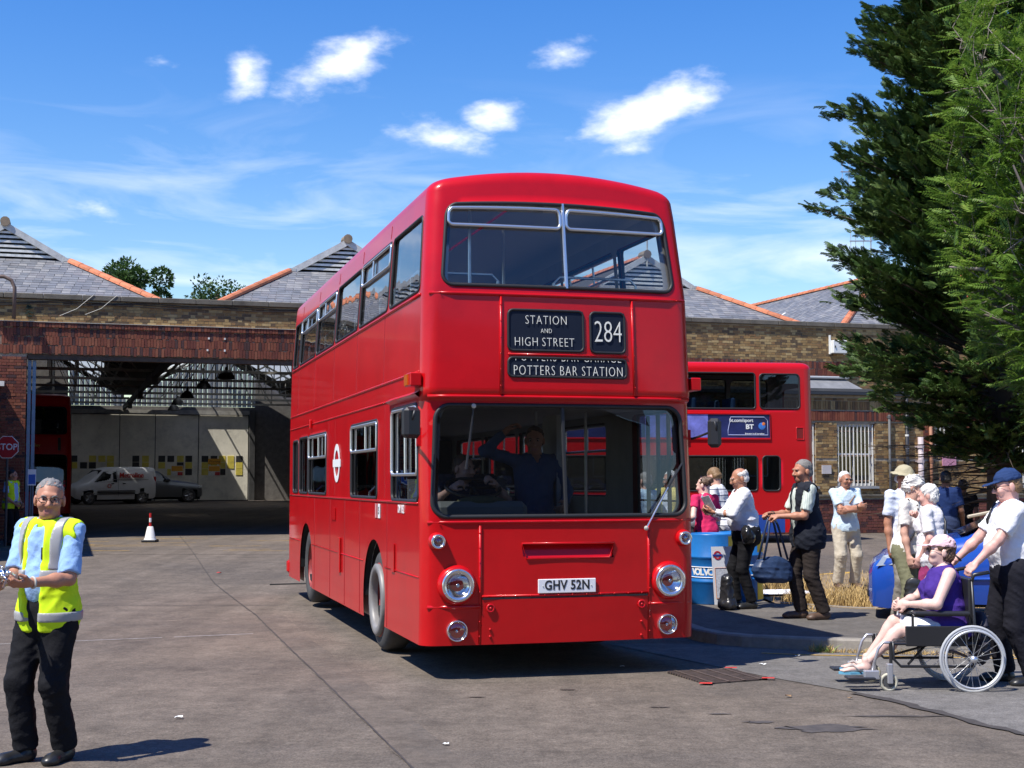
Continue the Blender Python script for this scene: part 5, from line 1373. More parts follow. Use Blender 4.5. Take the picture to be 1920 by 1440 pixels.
        for ax in range(3):
            A = [slice(None)] * 3; B = [slice(None)] * 3; A[ax] = slice(0, -1); B[ax] = slice(1, None)
            e = S[tuple(A)] != S[tuple(B)]; u, v = [(1, 2), (2, 0), (0, 1)][ax]
            m = np.argwhere(e); ok = (m[:, u] > 0) & (m[:, v] > 0) & (m[:, u] < n[u] - 1) & (m[:, v] < n[v] - 1); m = m[ok]
            if len(m) == 0: continue
            def at(du, dv):
                w = m.copy(); w[:, u] += du; w[:, v] += dv; return idx[w[:, 0], w[:, 1], w[:, 2]]
            q = np.stack([at(-1, -1), at(0, -1), at(0, 0), at(-1, 0)], 1); inn = S[m[:, 0], m[:, 1], m[:, 2]]
            q[~inn] = q[~inn][:, ::-1]; Q.append(q)
        Q = np.concatenate(Q); Q = Q[(Q >= 0).all(1)]
        return P, Q

def rotm(yaw=0, pitch=0, roll=0):
    """head frame: face looks to -y; yaw > 0 turns towards +x (image right), pitch > 0 looks down"""
    return np.array(Matrix.Rotation(yaw, 3, 'Z') @ Matrix.Rotation(pitch, 3, 'X') @ Matrix.Rotation(roll, 3, 'Y'))
def ik(a, t, l1, l2, pole):
    a, t, pole = np.array(a, float), np.array(t, float), np.array(pole, float)
    d = t - a; D = np.linalg.norm(d)
    if D > (l1 + l2) * .995: t = a + d / D * (l1 + l2) * .995; d = t - a; D = np.linalg.norm(d)
    u = d / D; x = (l1 * l1 - l2 * l2 + D * D) / (2 * D); h = math.sqrt(max(l1 * l1 - x * x, 1e-6))
    p = pole - u * (pole @ u); p /= max(np.linalg.norm(p), 1e-6)
    return a + u * x + p * h, t

SKINS = {'fair': (.62, .36, .27), 'tan': (.45, .21, .13), 'pink': (.68, .38, .31), 'pale': (.72, .47, .39), 'dark': (.2, .1, .065)}
def skin(k): return mat('skin_' + k, SKINS[k], .5, var=.08, vscale=25, sub=.0, spec=.4)
def cloth(name, col, **k):
    k.setdefault('var', .06); k.setdefault('vscale', 6); k.setdefault('bump', .6); k.setdefault('bscale', 26); return mat('cloth_' + name, col, k.pop('rough', .85), spec=.2, **k)
def stripe_cloth(name, c0, c1, period, width, vert=False):
    nm = 'cloth_' + name
    if nm in MATS: return MATS[nm]
    m, nt, N, L, out = nodes_of(nm)
    b = N.new('ShaderNodeBsdfPrincipled'); b.inputs['Roughness'].default_value = .85; b.inputs['Specular IOR Level'].default_value = .2; L.new(b.outputs[0], out.inputs[0])
    tc = N.new('ShaderNodeTexCoord'); sp = N.new('ShaderNodeSeparateXYZ'); L.new(tc.outputs['Object'], sp.inputs[0])
    def mt(op, a, v):
        x = N.new('ShaderNodeMath'); x.operation = op; L.new(a, x.inputs[0]); x.inputs[1].default_value = v; return x.outputs[0]
    src = sp.outputs[2]
    if vert: ad = N.new('ShaderNodeMath'); L.new(sp.outputs[0], ad.inputs[0]); L.new(sp.outputs[1], ad.inputs[1]); src = ad.outputs[0]
    f = mt('LESS_THAN', mt('FRACT', mt('MULTIPLY', src, 1 / period), 0), width)
    mx = N.new('ShaderNodeMix'); mx.data_type = 'RGBA'; L.new(f, mx.inputs[0]); mx.inputs[6].default_value = (*c0, 1); mx.inputs[7].default_value = (*c1, 1); L.new(mx.outputs[2], b.inputs['Base Color'])
    MATS[nm] = m; return m
M_EYEW = mat('eye_white', (.42, .36, .33), .4); M_EYED = mat('eye_dark', (.03, .025, .02), .2); M_LIP = mat('lip', (.42, .17, .14), .5)

def person(loc, rz, label, H=1.75, g=1.0, belly=1.0, sk='fair', lean=0, hands=None, poles=None, feet=None, hip=None, head=(0, 0, 0), twist=0, fpole=None,
           top=None, top_m=None, sleeve=.72, hem=.47, flare=1.0, legs_m=None, leg_end=.045, shorts=None, shoes_m=None, hair='short', hair_m=None, glasses=None, cap=None,
           fem=False, fine=.012, curl=(.9, .9), palm=None, z=None, group=None, baggy=1.0, legw=1.0, sitting=False, top2=None, collar=True, parts=True, tuck=False):
    gz_ = gz(loc[1]) if z is None else z
    root = empty('person', (loc[0], loc[1], gz_), rz, label, 'person', group)
    s = H / 1.75; ms = skin(sk); r_ = {}
    P = np.array([0, 0, .53 * H]) if hip is None else np.array(hip, float)
    l = R(lean); sp = np.array([0, -math.sin(l), math.cos(l)]); fwd = np.array([0, -math.cos(l), -math.sin(l)])
    tw = R(twist); sx = np.array([math.cos(tw), math.sin(tw), 0])
    shw = (.098 if fem else .106) * H
    N0 = P + sp * .295 * H; C0 = P + sp * .205 * H
    S = {k: P + sp * .278 * H + sx * (shw * k) for k in (1, -1)}
    HIP = {k: P + np.array([k * .052 * H, 0, -.015 * H]) for k in (1, -1)}
    hands = hands or {}; poles = poles or {}; feet = feet or {}
    lu, lf = .178 * H, .150 * H; lt, lc = .245 * H, .235 * H
    E, Wr, K, An = {}, {}, {}, {}
    for k in (1, -1):
        t = np.array(hands.get(k, S[k] + np.array([k * .06, -.03, -.32 * H])), float)
        E[k], Wr[k] = ik(S[k], t, lu, lf, poles.get(k, (k * .5, .9, -.3)))
        f = np.array(feet.get(k, (k * .075 * H, .0, 0))[:3], float); an = f + np.array([0, .0, .05 * H])
        K[k], An[k] = ik(HIP[k], an, lt, lc, fpole or (k * .12, -1, 0))
    bx = [P, N0] + [v for d in (S, HIP, E, Wr, K, An) for v in d.values()]
    hc = N0 + np.array([0, -math.sin(l * .6), math.cos(l * .6)]) * .088 * H + np.array([0, -.012 * s, 0]); Rh = rotm(*[R(v) for v in head])
    bs = s; s = s * 1.07
    lo = np.min(bx, 0) - .2 * g; hi = np.max(bx, 0) + .22; lo[2] = max(lo[2], -.03)
    def W(v): return hc + Rh @ (np.array(v) * s)
    # ---------- body: torso, limbs, neck in one surface, then head and hands grown into it
    f = Fld(lo, hi + np.array([0, 0, .1]), fine * 1.25)
    def torso(f, e, k=.045, hips=True, bl=belly):
        f.ell(C0 + fwd * .008 * s, (.1 * H * (.9 if fem else 1) * (.55 + .45 * g) + e, .068 * H * (.5 + .5 * g) + e, .115 * H + e), k)
        f.ell(P + sp * .1 * H + fwd * .02 * H * (bl - .7), (.086 * H * g + e, .066 * H * g * bl + e, .105 * H + e), k)
        if hips: f.ell(P + np.array([0, .0, -.005]), (.094 * H * g + e, .074 * H * g + e, .085 * H + e), k)
        for q in (1, -1): f.cone(C0 + sp * .055 * H + sx * q * .03 * H, S[q] - sp * .004 * H, .046 * s + e, .041 * s + e, k)
        if fem:
            for q in (1, -1): f.ell(C0 + fwd * .062 * H + sx * q * .045 * H - sp * .01 * H, .052 * s * g + e, .04)
    torso(f, -.008)
    f.cone(N0 - sp * .03, hc + Rh @ np.array([0, .02, -.06]) * s, .058 * s, .052 * s, .05)
    for k in (1, -1):
        f.cone(S[k], E[k], .046 * s * (.7 + .3 * g), .037 * s * (.7 + .3 * g), .03); f.cone(E[k], Wr[k], .038 * s * (.75 + .25 * g), .026 * s, .02)
        m_ = E[k] * .65 + Wr[k] * .35; f.ell(m_, .04 * s * (.8 + .2 * g), .03)
        f.cone(HIP[k], K[k], .078 * H * .6 * (.6 + .4 * g) + .01, .052 * s, .05); f.cone(K[k], An[k], .05 * s, .033 * s, .03); c_ = K[k] * .7 + An[k] * .3 + np.array([0, .018, 0]); f.ell(c_, (.048 * s, .05 * s, .09 * s), .03)
    VV, FF, MM = [], [], []; nv = 0
    def grow(f, mi=0):
        nonlocal nv
        V, Q = f.mesh()
        if len(V): VV.append(V); FF.append(Q + nv); MM.append(np.full(len(Q), mi)); nv += len(V)
    grow(f)
    # head
    hh = .0055 if fine <= .012 else .009
    f = Fld(W((0, 0, 0)) - .165 * s, W((0, 0, 0)) + .175 * s, hh)
    f.ell(W((0, .014, .032)), np.array((.075, .092, .082)) * s, .02, Rh); f.ell(W((0, -.028, -.028)), np.array((.062, .066, .085)) * s, .03, Rh)
    f.ell(W((0, -.05, -.088)), np.array((.04, .036, .026)) * s, .04, Rh)
    f.cone(W((-.034, -.084, .022)), W((.034, -.084, .022)), .011 * s, .011 * s, .02)
    for k in (1, -1): f.ell(W((k * .031, -.1, .002)), .014 * s, .014, sub=True); f.ell(W((k * .04, -.068, -.03)), .026 * s, .02); f.ell(W((k * .078, .012, -.012)), np.array((.011, .022, .033)) * s, .008, Rh)
    f.cone(W((0, -.09, .006)), W((0, -.112, -.03)), .009 * s, .0135 * s, .012)
    for k in (1, -1): f.ell(W((k * .012, -.1, -.034)), .009 * s, .008)
    f.cone(W((-.02, -.086, -.066)), W((.02, -.086, -.066)), .006 * s, .006 * s, .006); f.cone(W((-.016, -.086, -.077)), W((.016, -.086, -.077)), .007 * s, .007 * s, .006)
    f.cone(W((-.024, -.0975, -.0715)), W((.024, -.0975, -.0715)), .003 * s, .003 * s, .004, sub=True)
    f.cone(W((0, .02, -.05)), N0, .052 * s, .06 * s, .03)
    V, Q = f.mesh(); cen = (V[Q].mean(1) - hc) @ Rh / s
    mi = np.zeros(len(Q), int); mi[(np.abs(cen[:, 0]) < .024) & (cen[:, 2] < -.059) & (cen[:, 2] > -.086) & (cen[:, 1] < -.0855)] = 3
    VV.append(V); FF.append(Q + nv); MM.append(mi); nv += len(V)
    # eyes
    for k in (1, -1):
        b = MB().sphere((0, 0, 0), .0125 * s, 10, 6); V = np.array(b.v) + W((k * .031, -.0755, .003)); F4 = [q for q in b.f if len(set(q)) >= 3]
        VV.append(V); FF.append(np.array(F4) + nv); MM.append(np.full(len(F4), 1)); nv += len(V)
        b = MB().sphere((0, 0, 0), .0075 * s, 8, 5); V = np.array(b.v) + W((k * .031, -.0822, .002)); VV.append(V); FF.append(np.array(b.f) + nv); MM.append(np.full(len(b.f), 2)); nv += len(V)
        b = MB().tube([W((k * .016, -.094, .017)), W((k * .031, -.095, .0225)), W((k * .046, -.087, .018))], [.003 * s, .0042 * s, .0025 * s], 5, cap=False); VV.append(np.array(b.v)); FF.append(np.array(b.f) + nv); MM.append(np.full(len(b.f), 4)); nv += len(b.v)
    # hands with five fingers
    ha = .0045 if fine <= .012 else .0075
    HD = {}
    for k in (1, -1):
        w = Wr[k]; d = (Wr[k] - E[k]); d /= np.linalg.norm(d)
        pn = np.array((palm or {}).get(k, (-k * .9, -.1, -.2)), float); pn = pn - d * (pn @ d); pn /= np.linalg.norm(pn); sd = np.cross(d, pn) * (1 if k > 0 else -1)   # sd: towards thumb side
        if k > 0: sd = -sd
        sd = sd if sd @ np.array((0, -1, .25)) > 0 else -sd
        cu = curl[0 if k > 0 else 1]; c = w + d * .045 * s; f = Fld(w + d * .08 * s - .14 * s, w + d * .08 * s + .14 * s, ha)
        f.cone(w - d * .03 * s, w + d * .02 * s, .026 * s, .025 * s, .02); Rm = np.stack([sd, pn, d], 1); f.ell(c, np.array((.04, .017, .05)) * s, .02, Rm)
        for i, (o, ln) in enumerate(((.029, .068), (.01, .076), (-.01, .071), (-.028, .056))):
            p = w + d * .082 * s + sd * o * s; a = 0
            for j, (q, rr) in enumerate(((.42, .0094), (.32, .0086), (.26, .0076))):
                a += cu * (.55, .75, .5)[j] + .04 * i; dd = d * math.cos(a) + pn * math.sin(a); e = p + dd * ln * q * s * 1.12; f.cone(p, e, rr * s, rr * .93 * s, .006); p = e
        p = w + d * .025 * s + sd * .032 * s; t1 = p + (d * .7 + sd * .6 + pn * .35) * .036 * s; t2 = t1 + (d * .85 + sd * (.25 - .3 * cu) + pn * .5 * cu) * .034 * s
        f.cone(p, t1, .0135 * s, .011 * s, .012); f.cone(t1, t2, .0105 * s, .009 * s, .006); grow(f); HD[k] = (w + d * .085 * s + pn * .03 * s, d, pn, sd)
    body = np_mesh('body', np.concatenate(VV), np.concatenate(FF), [ms, M_EYEW, M_EYED, M_LIP, hair_m or M_EYED], root, True, np.concatenate(MM))
    # ---------- hair
    if hair and hair != 'none':
        f = Fld(W((0, 0, 0)) - .2 * s, W((0, 0, 0)) + .22 * s, hh * 1.1)
        if hair in ('short', 'receding', 'bald'):
            f.ell(W((0, .018, .036)), np.array((.081, .098, .087)) * s, .02, Rh); f.cut(W((0, -.058, .07)), Rh @ np.array((0, -.72, -.7)) if hair != 'receding' else Rh @ np.array((0, -.95, -.3)))
            f.ell(W((0, .045, -.02)), np.array((.078, .07, .055)) * s, .02, Rh); f.cut(W((0, .02, -.045)), Rh @ np.array((0, -.55, -.83)))
            if hair == 'receding': f.ell(W((0, -.075, .085)), np.array((.06, .06, .045)) * s, .012, Rh, sub=True)
            if hair == 'bald': f.ell(W((0, -.01, .115)), np.array((.068, .11, .075)) * s, .012, Rh, sub=True)
            f.wrinkle(.0042, 190, 3, 1)
        elif hair == 'curly':
            f.ell(W((0, .025, .04)), np.array((.105, .115, .105)) * s, .02, Rh); f.ell(W((0, .05, -.03)), np.array((.1, .08, .07)) * s, .03, Rh); f.cut(W((0, -.062, .05)), Rh @ np.array((0, -.85, -.52))); f.wrinkle(.014, 95, 5, 1)
        elif hair == 'bob':
            f.ell(W((0, .02, .036)), np.array((.09, .104, .096)) * s, .02, Rh); f.ell(W((0, .045, -.035)), np.array((.088, .07, .065)) * s, .03, Rh); f.cut(W((0, -.06, .05)), Rh @ np.array((0, -.85, -.52))); f.wrinkle(.008, 110, 6, 1)
        elif hair == 'bun':
            f.ell(W((0, .018, .034)), np.array((.082, .098, .09)) * s, .02, Rh); f.ell(W((0, .1, .05)), .05 * s, .015); f.cut(W((0, -.06, .06)), Rh @ np.array((0, -.8, -.6))); f.cut(W((0, .05, -.06)), Rh @ np.array((0, -.5, -.86))); f.wrinkle(.006, 110, 8, 1)
        V, Q = f.mesh()
        if len(V): np_mesh('hair', V, Q, hair_m, root, True)
    # ---------- clothes
    def garment(name, f, m, wr=.004, fr=38, seed=1):
        f.wrinkle(wr, fr, seed); V, Q = f.mesh()
        return np_mesh(name, V, Q, m, root, True) if len(V) else None
    sd_ = int(abs(loc[0] * 100)) % 97
    if legs_m:
        f = Fld(lo, hi, fine); e = .016 * baggy
        f.ell(P + np.array([0, .0, -.005]), (.094 * H * g + e, .076 * H * g + e, .088 * H + e), .05)
        if not sitting: f.ell(P + np.array([0, .012, -.05 * H]), (.085 * H * g + e, .072 * H * g + e, .06 * H), .05)
        for k in (1, -1):
            rk = (.062 * s + e * .6) * legw; end = An[k] + (K[k] - An[k]) * (0 if shorts is None else 0)
            if shorts is None:
                f.cone(HIP[k], K[k], (.09 * s + e * .5) * (.6 + .4 * g) * legw, rk, .04)
                dn = An[k] - K[k]; b = K[k] + dn * (1 + (.05 * H - leg_end * H) / np.linalg.norm(dn)); f.cone(K[k], b, rk, (.058 * s + e * .4) * legw, .03, clip=True)
            else:
                b = HIP[k] + (K[k] - HIP[k]) * shorts; f.cone(HIP[k], b, (.088 * s + e) * (.6 + .4 * g) * legw, (.082 * s + e) * legw * (.6 + .4 * g), .04, clip=True)
        if not sitting: f.cut((0, 0, P[2] + .075 * H), (0, 0, 1))
        garment('trousers' if shorts is None else 'shorts', f, legs_m, .0042, 44, sd_)
    if top_m:
        f = Fld(lo, hi, fine); e = .014 * baggy
        torso(f, e, hips=not tuck)
        if hem < .5 and not tuck: f.ell(np.array([P[0], P[1], P[2] - .03]), ((.094 * H * g + e + .012) * flare, (.078 * H * g + e + .012) * flare, .13 * H), .06)
        for k in (1, -1):
            if sleeve > 0:
                a1 = min(sleeve, 1.0); b = S[k] + (E[k] - S[k]) * a1; f.cone(S[k], b, .052 * s * (.7 + .3 * g) + e * .3, (.056 * s * (.7 + .3 * g) + e * .5) if sleeve < 1 else .05 * s + e * .3, .035, clip=sleeve < 1)
                if sleeve > 1: b2 = E[k] + (Wr[k] - E[k]) * (sleeve - 1); f.cone(E[k], b2, .05 * s + e * .3, .04 * s + e * .3, .02, clip=True)
        f.cone(N0 - sp * .06, N0 + sp * .012, .085 * s, .066 * s, .04)
        f.cone(N0 + sp * .018 * s + fwd * .004, N0 + sp * .2 * s + fwd * .02, .056 * s, .1 * s, .006, sub=True)
        f.cut((0, 0, hem * H if not sitting else P[2] - .05), (0, 0, -1))
        # open neck
        f.cone(N0 + fwd * .05 * s + sp * .05, N0 + fwd * .085 * s - sp * .035 * s, .05 * s, .012 * s, .01, sub=True)
        if sleeve <= 0:
            for k in (1, -1): f.ell(S[k] + np.array([k * .028, 0, -.01]), .062 * s, .015, sub=True)
        r_['top'] = garment('shirt', f, top_m, .0055, 38, sd_ + 3)
        if collar:
            b = MB()
            c = [N0 + sp * .012 + (np.array([math.cos(a), 0, 0]) * .064 + np.array([0, 1, 0]) * math.sin(a) * .062 - fwd * -.006 * 0) * s for a in [R(v) for v in range(-60, 241, 20)]]
            b.tube([tuple(p) for p in c], .011 * s, 6); b.build('collar', top_m, root, True)
    if top2:    # waistcoat or vest over the shirt
        m2, hem2, e2, fl2, opening = top2
        def vestf(ex=0.):
            f = Fld(lo, hi, fine); torso(f, .012 + e2 + ex, .035); f.ell(np.array([0, .0, P[2] - .04]), ((.094 * H * g + e2 + .016 + ex) * fl2, (.078 * H * g + e2 + .016 + ex) * fl2, .16 * H), .05)
            for k in (1, -1): f.cone(S[k] - sx * k * .03, S[k] + sx * k * .03 + (E[k] - S[k]) * .08, .047 * s + e2 + ex, .048 * s + e2 + ex, .03)
            f.cone(N0 - sp * .06, N0, .085 * s, .075 * s, .04); f.cone(N0 + sp * .012 * s, N0 + sp * .2 * s, .066 * s, .11 * s, .006, sub=True); f.cut((0, 0, hem2 * H), (0, 0, -1))
            if opening: f.cone(N0 + fwd * .14 + sp * .08, P + fwd * .21 - sp * .3, .085 * s * opening, .10 * s * opening, .02, sub=True)
            for k in (1, -1): f.cone(S[k] + sx * k * .05 - sp * .02, S[k] + sx * k * .16 - sp * .1, .05 * s, .09, .015, sub=True)
            return f
        r_['vestf'] = vestf; f = vestf()
        r_['vest'] = garment('waistcoat', f, m2, .006, 26, sd_ + 9); r_['f2'] = (hem2,)
    if shoes_m:
        for k in (1, -1):
            a = An[k]; fd = np.array(feet[k][3:] if k in feet and len(feet[k]) > 3 else (k * .2, -1, 0), float); fd /= np.linalg.norm(fd); z0 = a[2] - .05 * H
            f = Fld(a - .24 * s, a + np.array((.24, .24, .1)) * s, fine * .8)
            f.ell(a + np.array((0, 0, -.04 * s)) - fd * .02 * s, np.array((.042, .052, .045)) * s, .02); f.cone(a + np.array((0, 0, -.045 * s)), a + fd * .13 * s + np.array((0, 0, -.052 * s)), .042 * s, .038 * s, .03); f.ell(a + fd * .15 * s + np.array((0, 0, -.058 * s)), np.array((.046, .05, .03)) * s, .03)
            f.cone(a + np.array((0, 0, -.04 * s)), a + np.array((0, 0, .01)), .045 * s, .043 * s, .02); f.cut((0, 0, z0 + .001), (0, 0, -1)); f.cut((0, 0, a[2] + .035 * s), (0, 0, 1))
            V, Q = f.mesh(); np_mesh('shoe', V, Q, shoes_m, root, True)
    if glasses:
        gl = MB(); mg = glasses[0]
        for k in (1, -1):
            c = W((k * .032, -.104, .0)); ux = Rh @ np.array((1, 0, 0)); uz = Rh @ np.array((0, 0, 1))
            ring = [tuple(c + (ux * .023 * math.cos(a) + uz * .0165 * math.sin(a)) * s) for a in np.linspace(0, 2 * math.pi, 14, endpoint=False)]
            gl.tube(ring, .0024 * s, 5, closed=True); gl.tube([tuple(W((k * .055, -.1, .006))), tuple(W((k * .079, -.04, .006))), tuple(W((k * .08, .02, .0)))], .002 * s, 4)
            if glasses[1]: o = MB().add(ring, [tuple(range(14))]).build('lens', glasses[1], root)
        gl.tube([tuple(W((-.01, -.108, .006))), tuple(W((.01, -.108, .006)))], .002 * s, 4); gl.build('glasses', mg, root, True)
    if cap:
        kind, mc = cap; f = Fld(W((0, 0, 0)) - .3 * s, W((0, 0, 0)) + .3 * s, hh * 1.2)
        f.ell(W((0, .012, .045)), np.array((.09, .108, .092)) * s, .02, Rh); f.cut(W((0, 0, .035)), Rh @ np.array((0, 0.05, -1)))
        if kind == 'cap': f.ell(W((0, -.115, .036)), np.array((.072, .085, .0085)) * s, .012, rotm(R(head[0]), R(head[1] + 8), R(head[2])))
        else: f.ell(W((0, .01, .038)), np.array((.15, .165, .012)) * s, .03, Rh)
        f.wrinkle(.003, 60, 4); V, Q = f.mesh(); np_mesh('cap' if kind == 'cap' else 'sun_hat', V, Q, mc, root, True)
    r_.update(root=root, P=P, sp=sp, fwd=fwd, S=S, E=E, Wr=Wr, HD=HD, hc=hc, Rh=Rh, s=s, N0=N0, C0=C0, K=K, An=An, lo=lo, hi=hi, torso=torso, W=W, fine=fine, H=H, g=g)
    return r_
def vest_tape(p, m, cuts):
    """a strip of tape sewn on the waistcoat: its surface lifted 4 mm and trimmed by planes"""
    f = p['vestf'](.005)
    for (q, n) in cuts: f.cut(q, n)
    V, Q = f.mesh(); return np_mesh('reflective_band', V, Q, m, p['root'], True)
def watch(p, k, m, face=True):
    w, e = p['Wr'][k], p['E'][k]; d = (w - e) / np.linalg.norm(w - e); c = w - d * .02; x, y, _ = frame(d)
    o = MB().tube([tuple(Vector(c) + (x * math.cos(a) + y * math.sin(a)) * .03 * p['s']) for a in np.linspace(0, 6.283, 16, endpoint=False)], .007, 6, closed=True).build('watch_strap', m, p['root'], True)
HAIR_GREY = mat('hair_grey', (.2, .19, .18), .7, var=.2, vscale=60); HAIR_WHITE = mat('hair_white', (.68, .66, .62), .7, var=.25, vscale=60); HAIR_BROWN = mat('hair_brown', (.1, .055, .03), .6, var=.3, vscale=60); HAIR_BLACK = mat('hair_black', (.02, .017, .015), .6); HAIR_FAIR = mat('hair_fair', (.22, .13, .06), .6, var=.3, vscale=60)
SHOE_BLK = mat('black_leather', (.02, .02, .02), .35); SHOE_BRN = mat('brown_leather', (.1, .06, .04), .5); TRS_BLK = cloth('black_trousers', (.009, .009, .011)); GLS_BLK = mat('glasses_frame', (.02, .015, .012), .3); GLS_GOLD = mat('glasses_wire', (.4, .3, .2), .3, metal=.8); SUNGL = mat('sunglass_lens', (.015, .012, .01), .1)
M_HIVIS = cloth('hivis_yellow', (.62, .86, .02), bump=.15); M_REFL = mat('reflective_tape', (.33, .33, .33), .4, var=.05); M_SKY = cloth('sky_blue_shirt', (.3, .48, .78))
def folks():
    # man in the foreground, left
    hx, hy = -.17, -.34
    p = person((-2.79, 8.42), R(-22), 'man in yellow hi-vis waistcoat and blue shirt holding crumpled foil at the left edge', 1.71, 1.02, 1.2, 'tan', 0,
               hands={1: (.14, -.33, 1.085), -1: (-.05, -.36, 1.075)}, poles={1: (.4, .7, -.8), -1: (-.4, .7, -.8)}, feet={1: (.10, .05, 0, .12, -1, 0), -1: (-.1, -.06, 0, -.35, -1, 0)},
               head=(38, 2, 2), top_m=M_SKY, sleeve=.9, hem=.535, tuck=True, legs_m=TRS_BLK, shoes_m=SHOE_BLK, hair='short', hair_m=HAIR_GREY, glasses=(GLS_BLK, None), legw=1.12, baggy=1.1,
               top2=(M_HIVIS, .45, .012, 1.04, .6), curl=(1.0, 1.0), palm={1: (-.5, -.2, .7), -1: (.5, -.2, .7)}, fine=.010)
    root = p['root']; nm = [c for c in root.children if c.name.startswith('waistcoat')][0]; nm.name = 'hi_vis_waistcoat'
    for z0 in (.835, 1.085): vest_tape(p, M_REFL, [((0, 0, z0), (0, 0, -1)), ((0, 0, z0 + .058), (0, 0, 1))])
    for k in (1, -1): vest_tape(p, M_REFL, [((k * .13 + .027, 0, 0), (1, 0, 0)), ((k * .13 - .027, 0, 0), (-1, 0, 0)), ((0, 0, 1.143), (0, 0, -1))])
    watch(p, 1, M_STEEL)
    MB().tube([tuple(p['C0'] + p['fwd'] * .135 + np.array([.055, 0, .02])), tuple(p['C0'] + p['fwd'] * .14 + np.array([.058, 0, -.05]))], .005, 6).build('pen', M_BLK, root)
    f = Fld((-.3, -.12, -.12), (.3, .12, .12), .007); f.ell((-.02, 0, 0), (.085, .055, .045), .01); f.wrinkle(.022, 90, 5, 1); V, Q = f.mesh()
    fo = np_mesh('foil_parcel', V, Q, mat('kitchen_foil', (.86, .86, .88), .16, metal=1)); m = root.matrix_basis; hp = (p['HD'][1][0] + p['HD'][-1][0]) / 2
    c, s_ = math.cos(R(-22)), math.sin(R(-22)); fo.location = (-2.79 + c * hp[0] - s_ * hp[1], 8.42 + s_ * hp[0] + c * hp[1] - .02, gz(8.4) + hp[2] + .035); tag(fo, 'crumpled silver foil parcel held by the hi-vis man', 'foil parcel')
    # far left attendant
    p = person((-11.42, 31.7), R(75), 'man in hi-vis waistcoat standing in shade under the stop sign', 1.74, 1.1, 1.1, 'tan', 2, head=(10, 5, 0), top_m=M_SKY, sleeve=.7, hem=.52, tuck=True, legs_m=TRS_BLK, shoes_m=SHOE_BLK, hair='short', hair_m=HAIR_BLACK, top2=(M_HIVIS, .47, .012, 1.03, .7), fine=.018,
               hands={1: (.1, -.22, .93), -1: (-.14, -.2, .95)})
    [c for c in p['root'].children if c.name.startswith('waistcoat')][0].name = 'hi_vis_waistcoat'; vest_tape(p, M_REFL, [((0, 0, .95), (0, 0, -1)), ((0, 0, 1.01), (0, 0, 1))])
    PV = .118
    # bald man with leaflet
    p = person((2.93, 17.45), R(-84), 'balding man in white long sleeved shirt reading a leaflet beside the blue drum', 1.77, 1.25, 1.3, 'tan', 6, z=gz(17.4) + PV,
               hands={1: (.08, -.44, 1.2), -1: (-.1, -.44, 1.18)}, poles={1: (.8, .3, -1), -1: (-.8, .3, -1)}, head=(0, 14, 0), top_m=cloth('white_shirt', (.8, .8, .83)), sleeve=1.85, hem=.54, tuck=False, flare=1.02, legs_m=TRS_BLK, shoes_m=SHOE_BLK, hair='bald', hair_m=HAIR_WHITE, glasses=(GLS_GOLD, None), curl=(.8, .8), palm={1: (-.7, 0, .6), -1: (.7, 0, .6)}, feet={1: (.1, .04, 0), -1: (-.1, -.1, 0)}, fine=.012)
    f = Fld((-.25, -.2, -.25), (.25, .2, .25), .012); f.ell((0, 0, 0), (.075, .12, .13), .02); f.ell((.05, -.01, -.03), (.06, .1, .09), .02); f.wrinkle(.006, 60, 3); V, Q = f.mesh()
    o = np_mesh('leather_pouch', V, Q, mat('shiny_black_leather', (.015, .015, .015), .22), None, True); o.location = (2.9, 17.22, gz(17.4) + PV + .92); tag(o, 'shiny black leather pouch hanging at the bald man hip', 'pouch')
    bk = empty('leaflet', (2.42, 17.4, gz(17.4) + PV + 1.27), R(-84), 'folded printed leaflet in the hands of the bald man', 'leaflet')
    for k in (1, -1): MB().box(0, .17 * k, -.004, .002, -.1, .12, M=Matrix.Rotation(R(28), 4, 'X') @ Matrix.Rotation(R(22 * k), 4, 'Z')).build('page', mat('printed_page', (.55, .58, .66), .6, var=.4, vscale=25), bk)
    # gilet man with the blue bag
    p = person((3.42, 16.1), R(-80), 'tall grey haired man in navy fleece gilet carrying a blue bag', 1.86, 1.12, 1.1, 'tan', 4, z=gz(16.1) + PV, hands={1: (.1, -.38, 1.18), -1: (-.12, -.40, 1.2)}, poles={1: (.6, .9, -.6), -1: (-.6, .9, -.6)}, head=(12, 4, 0),
               top_m=stripe_cloth('pale_check', (.62, .68, .62), (.38, .46, .42), .03, .3, True), sleeve=.82, hem=.5, legs_m=cloth('brown_trousers', (.035, .027, .024)), shoes_m=SHOE_BRN, hair='short', hair_m=HAIR_GREY, top2=(cloth('navy_fleece', (.017, .02, .03), bump=.5), .43, .014, 1.1, .5), curl=(1.7, 1.7), palm={1: (-.4, 0, -.9), -1: (.4, 0, -.9)}, feet={1: (.1, .14, 0), -1: (-.1, -.05, 0)}, legw=1.1, fine=.012)
    watch(p, -1, GLS_BLK)
    bag = empty('holdall', (3.0, 16.06, gz(16.1) + PV + .58), R(-70), 'navy blue shopping bag with long handles held by gilet man', 'bag')
    f = Fld((-.3, -.4, -.3), (.3, .4, .35), .014); f.ell((0, 0, -.02), (.13, .27, .17), .03); f.ell((0, .02, -.1), (.15, .25, .1), .05); f.cut((0, 0, -.17), (0, 0, -1)); f.wrinkle(.009, 26, 12); V, Q = f.mesh(); mbg = mat('navy_nylon', (.02, .04, .095), .45, var=.15, vscale=14, bump=.4, bscale=20)
    np_mesh('bag_body', V, Q, mbg, bag, True)
    for k in (1, -1): MB().tube([(k * .06, -.15, .1), (k * .05, -.08, .38), (k * .02, -.04, .58), (k * .02, .0, .6), (k * .04, .05, .5), (k * .07, .16, .1)], .013, 6).build('handle', mbg, bag, True)
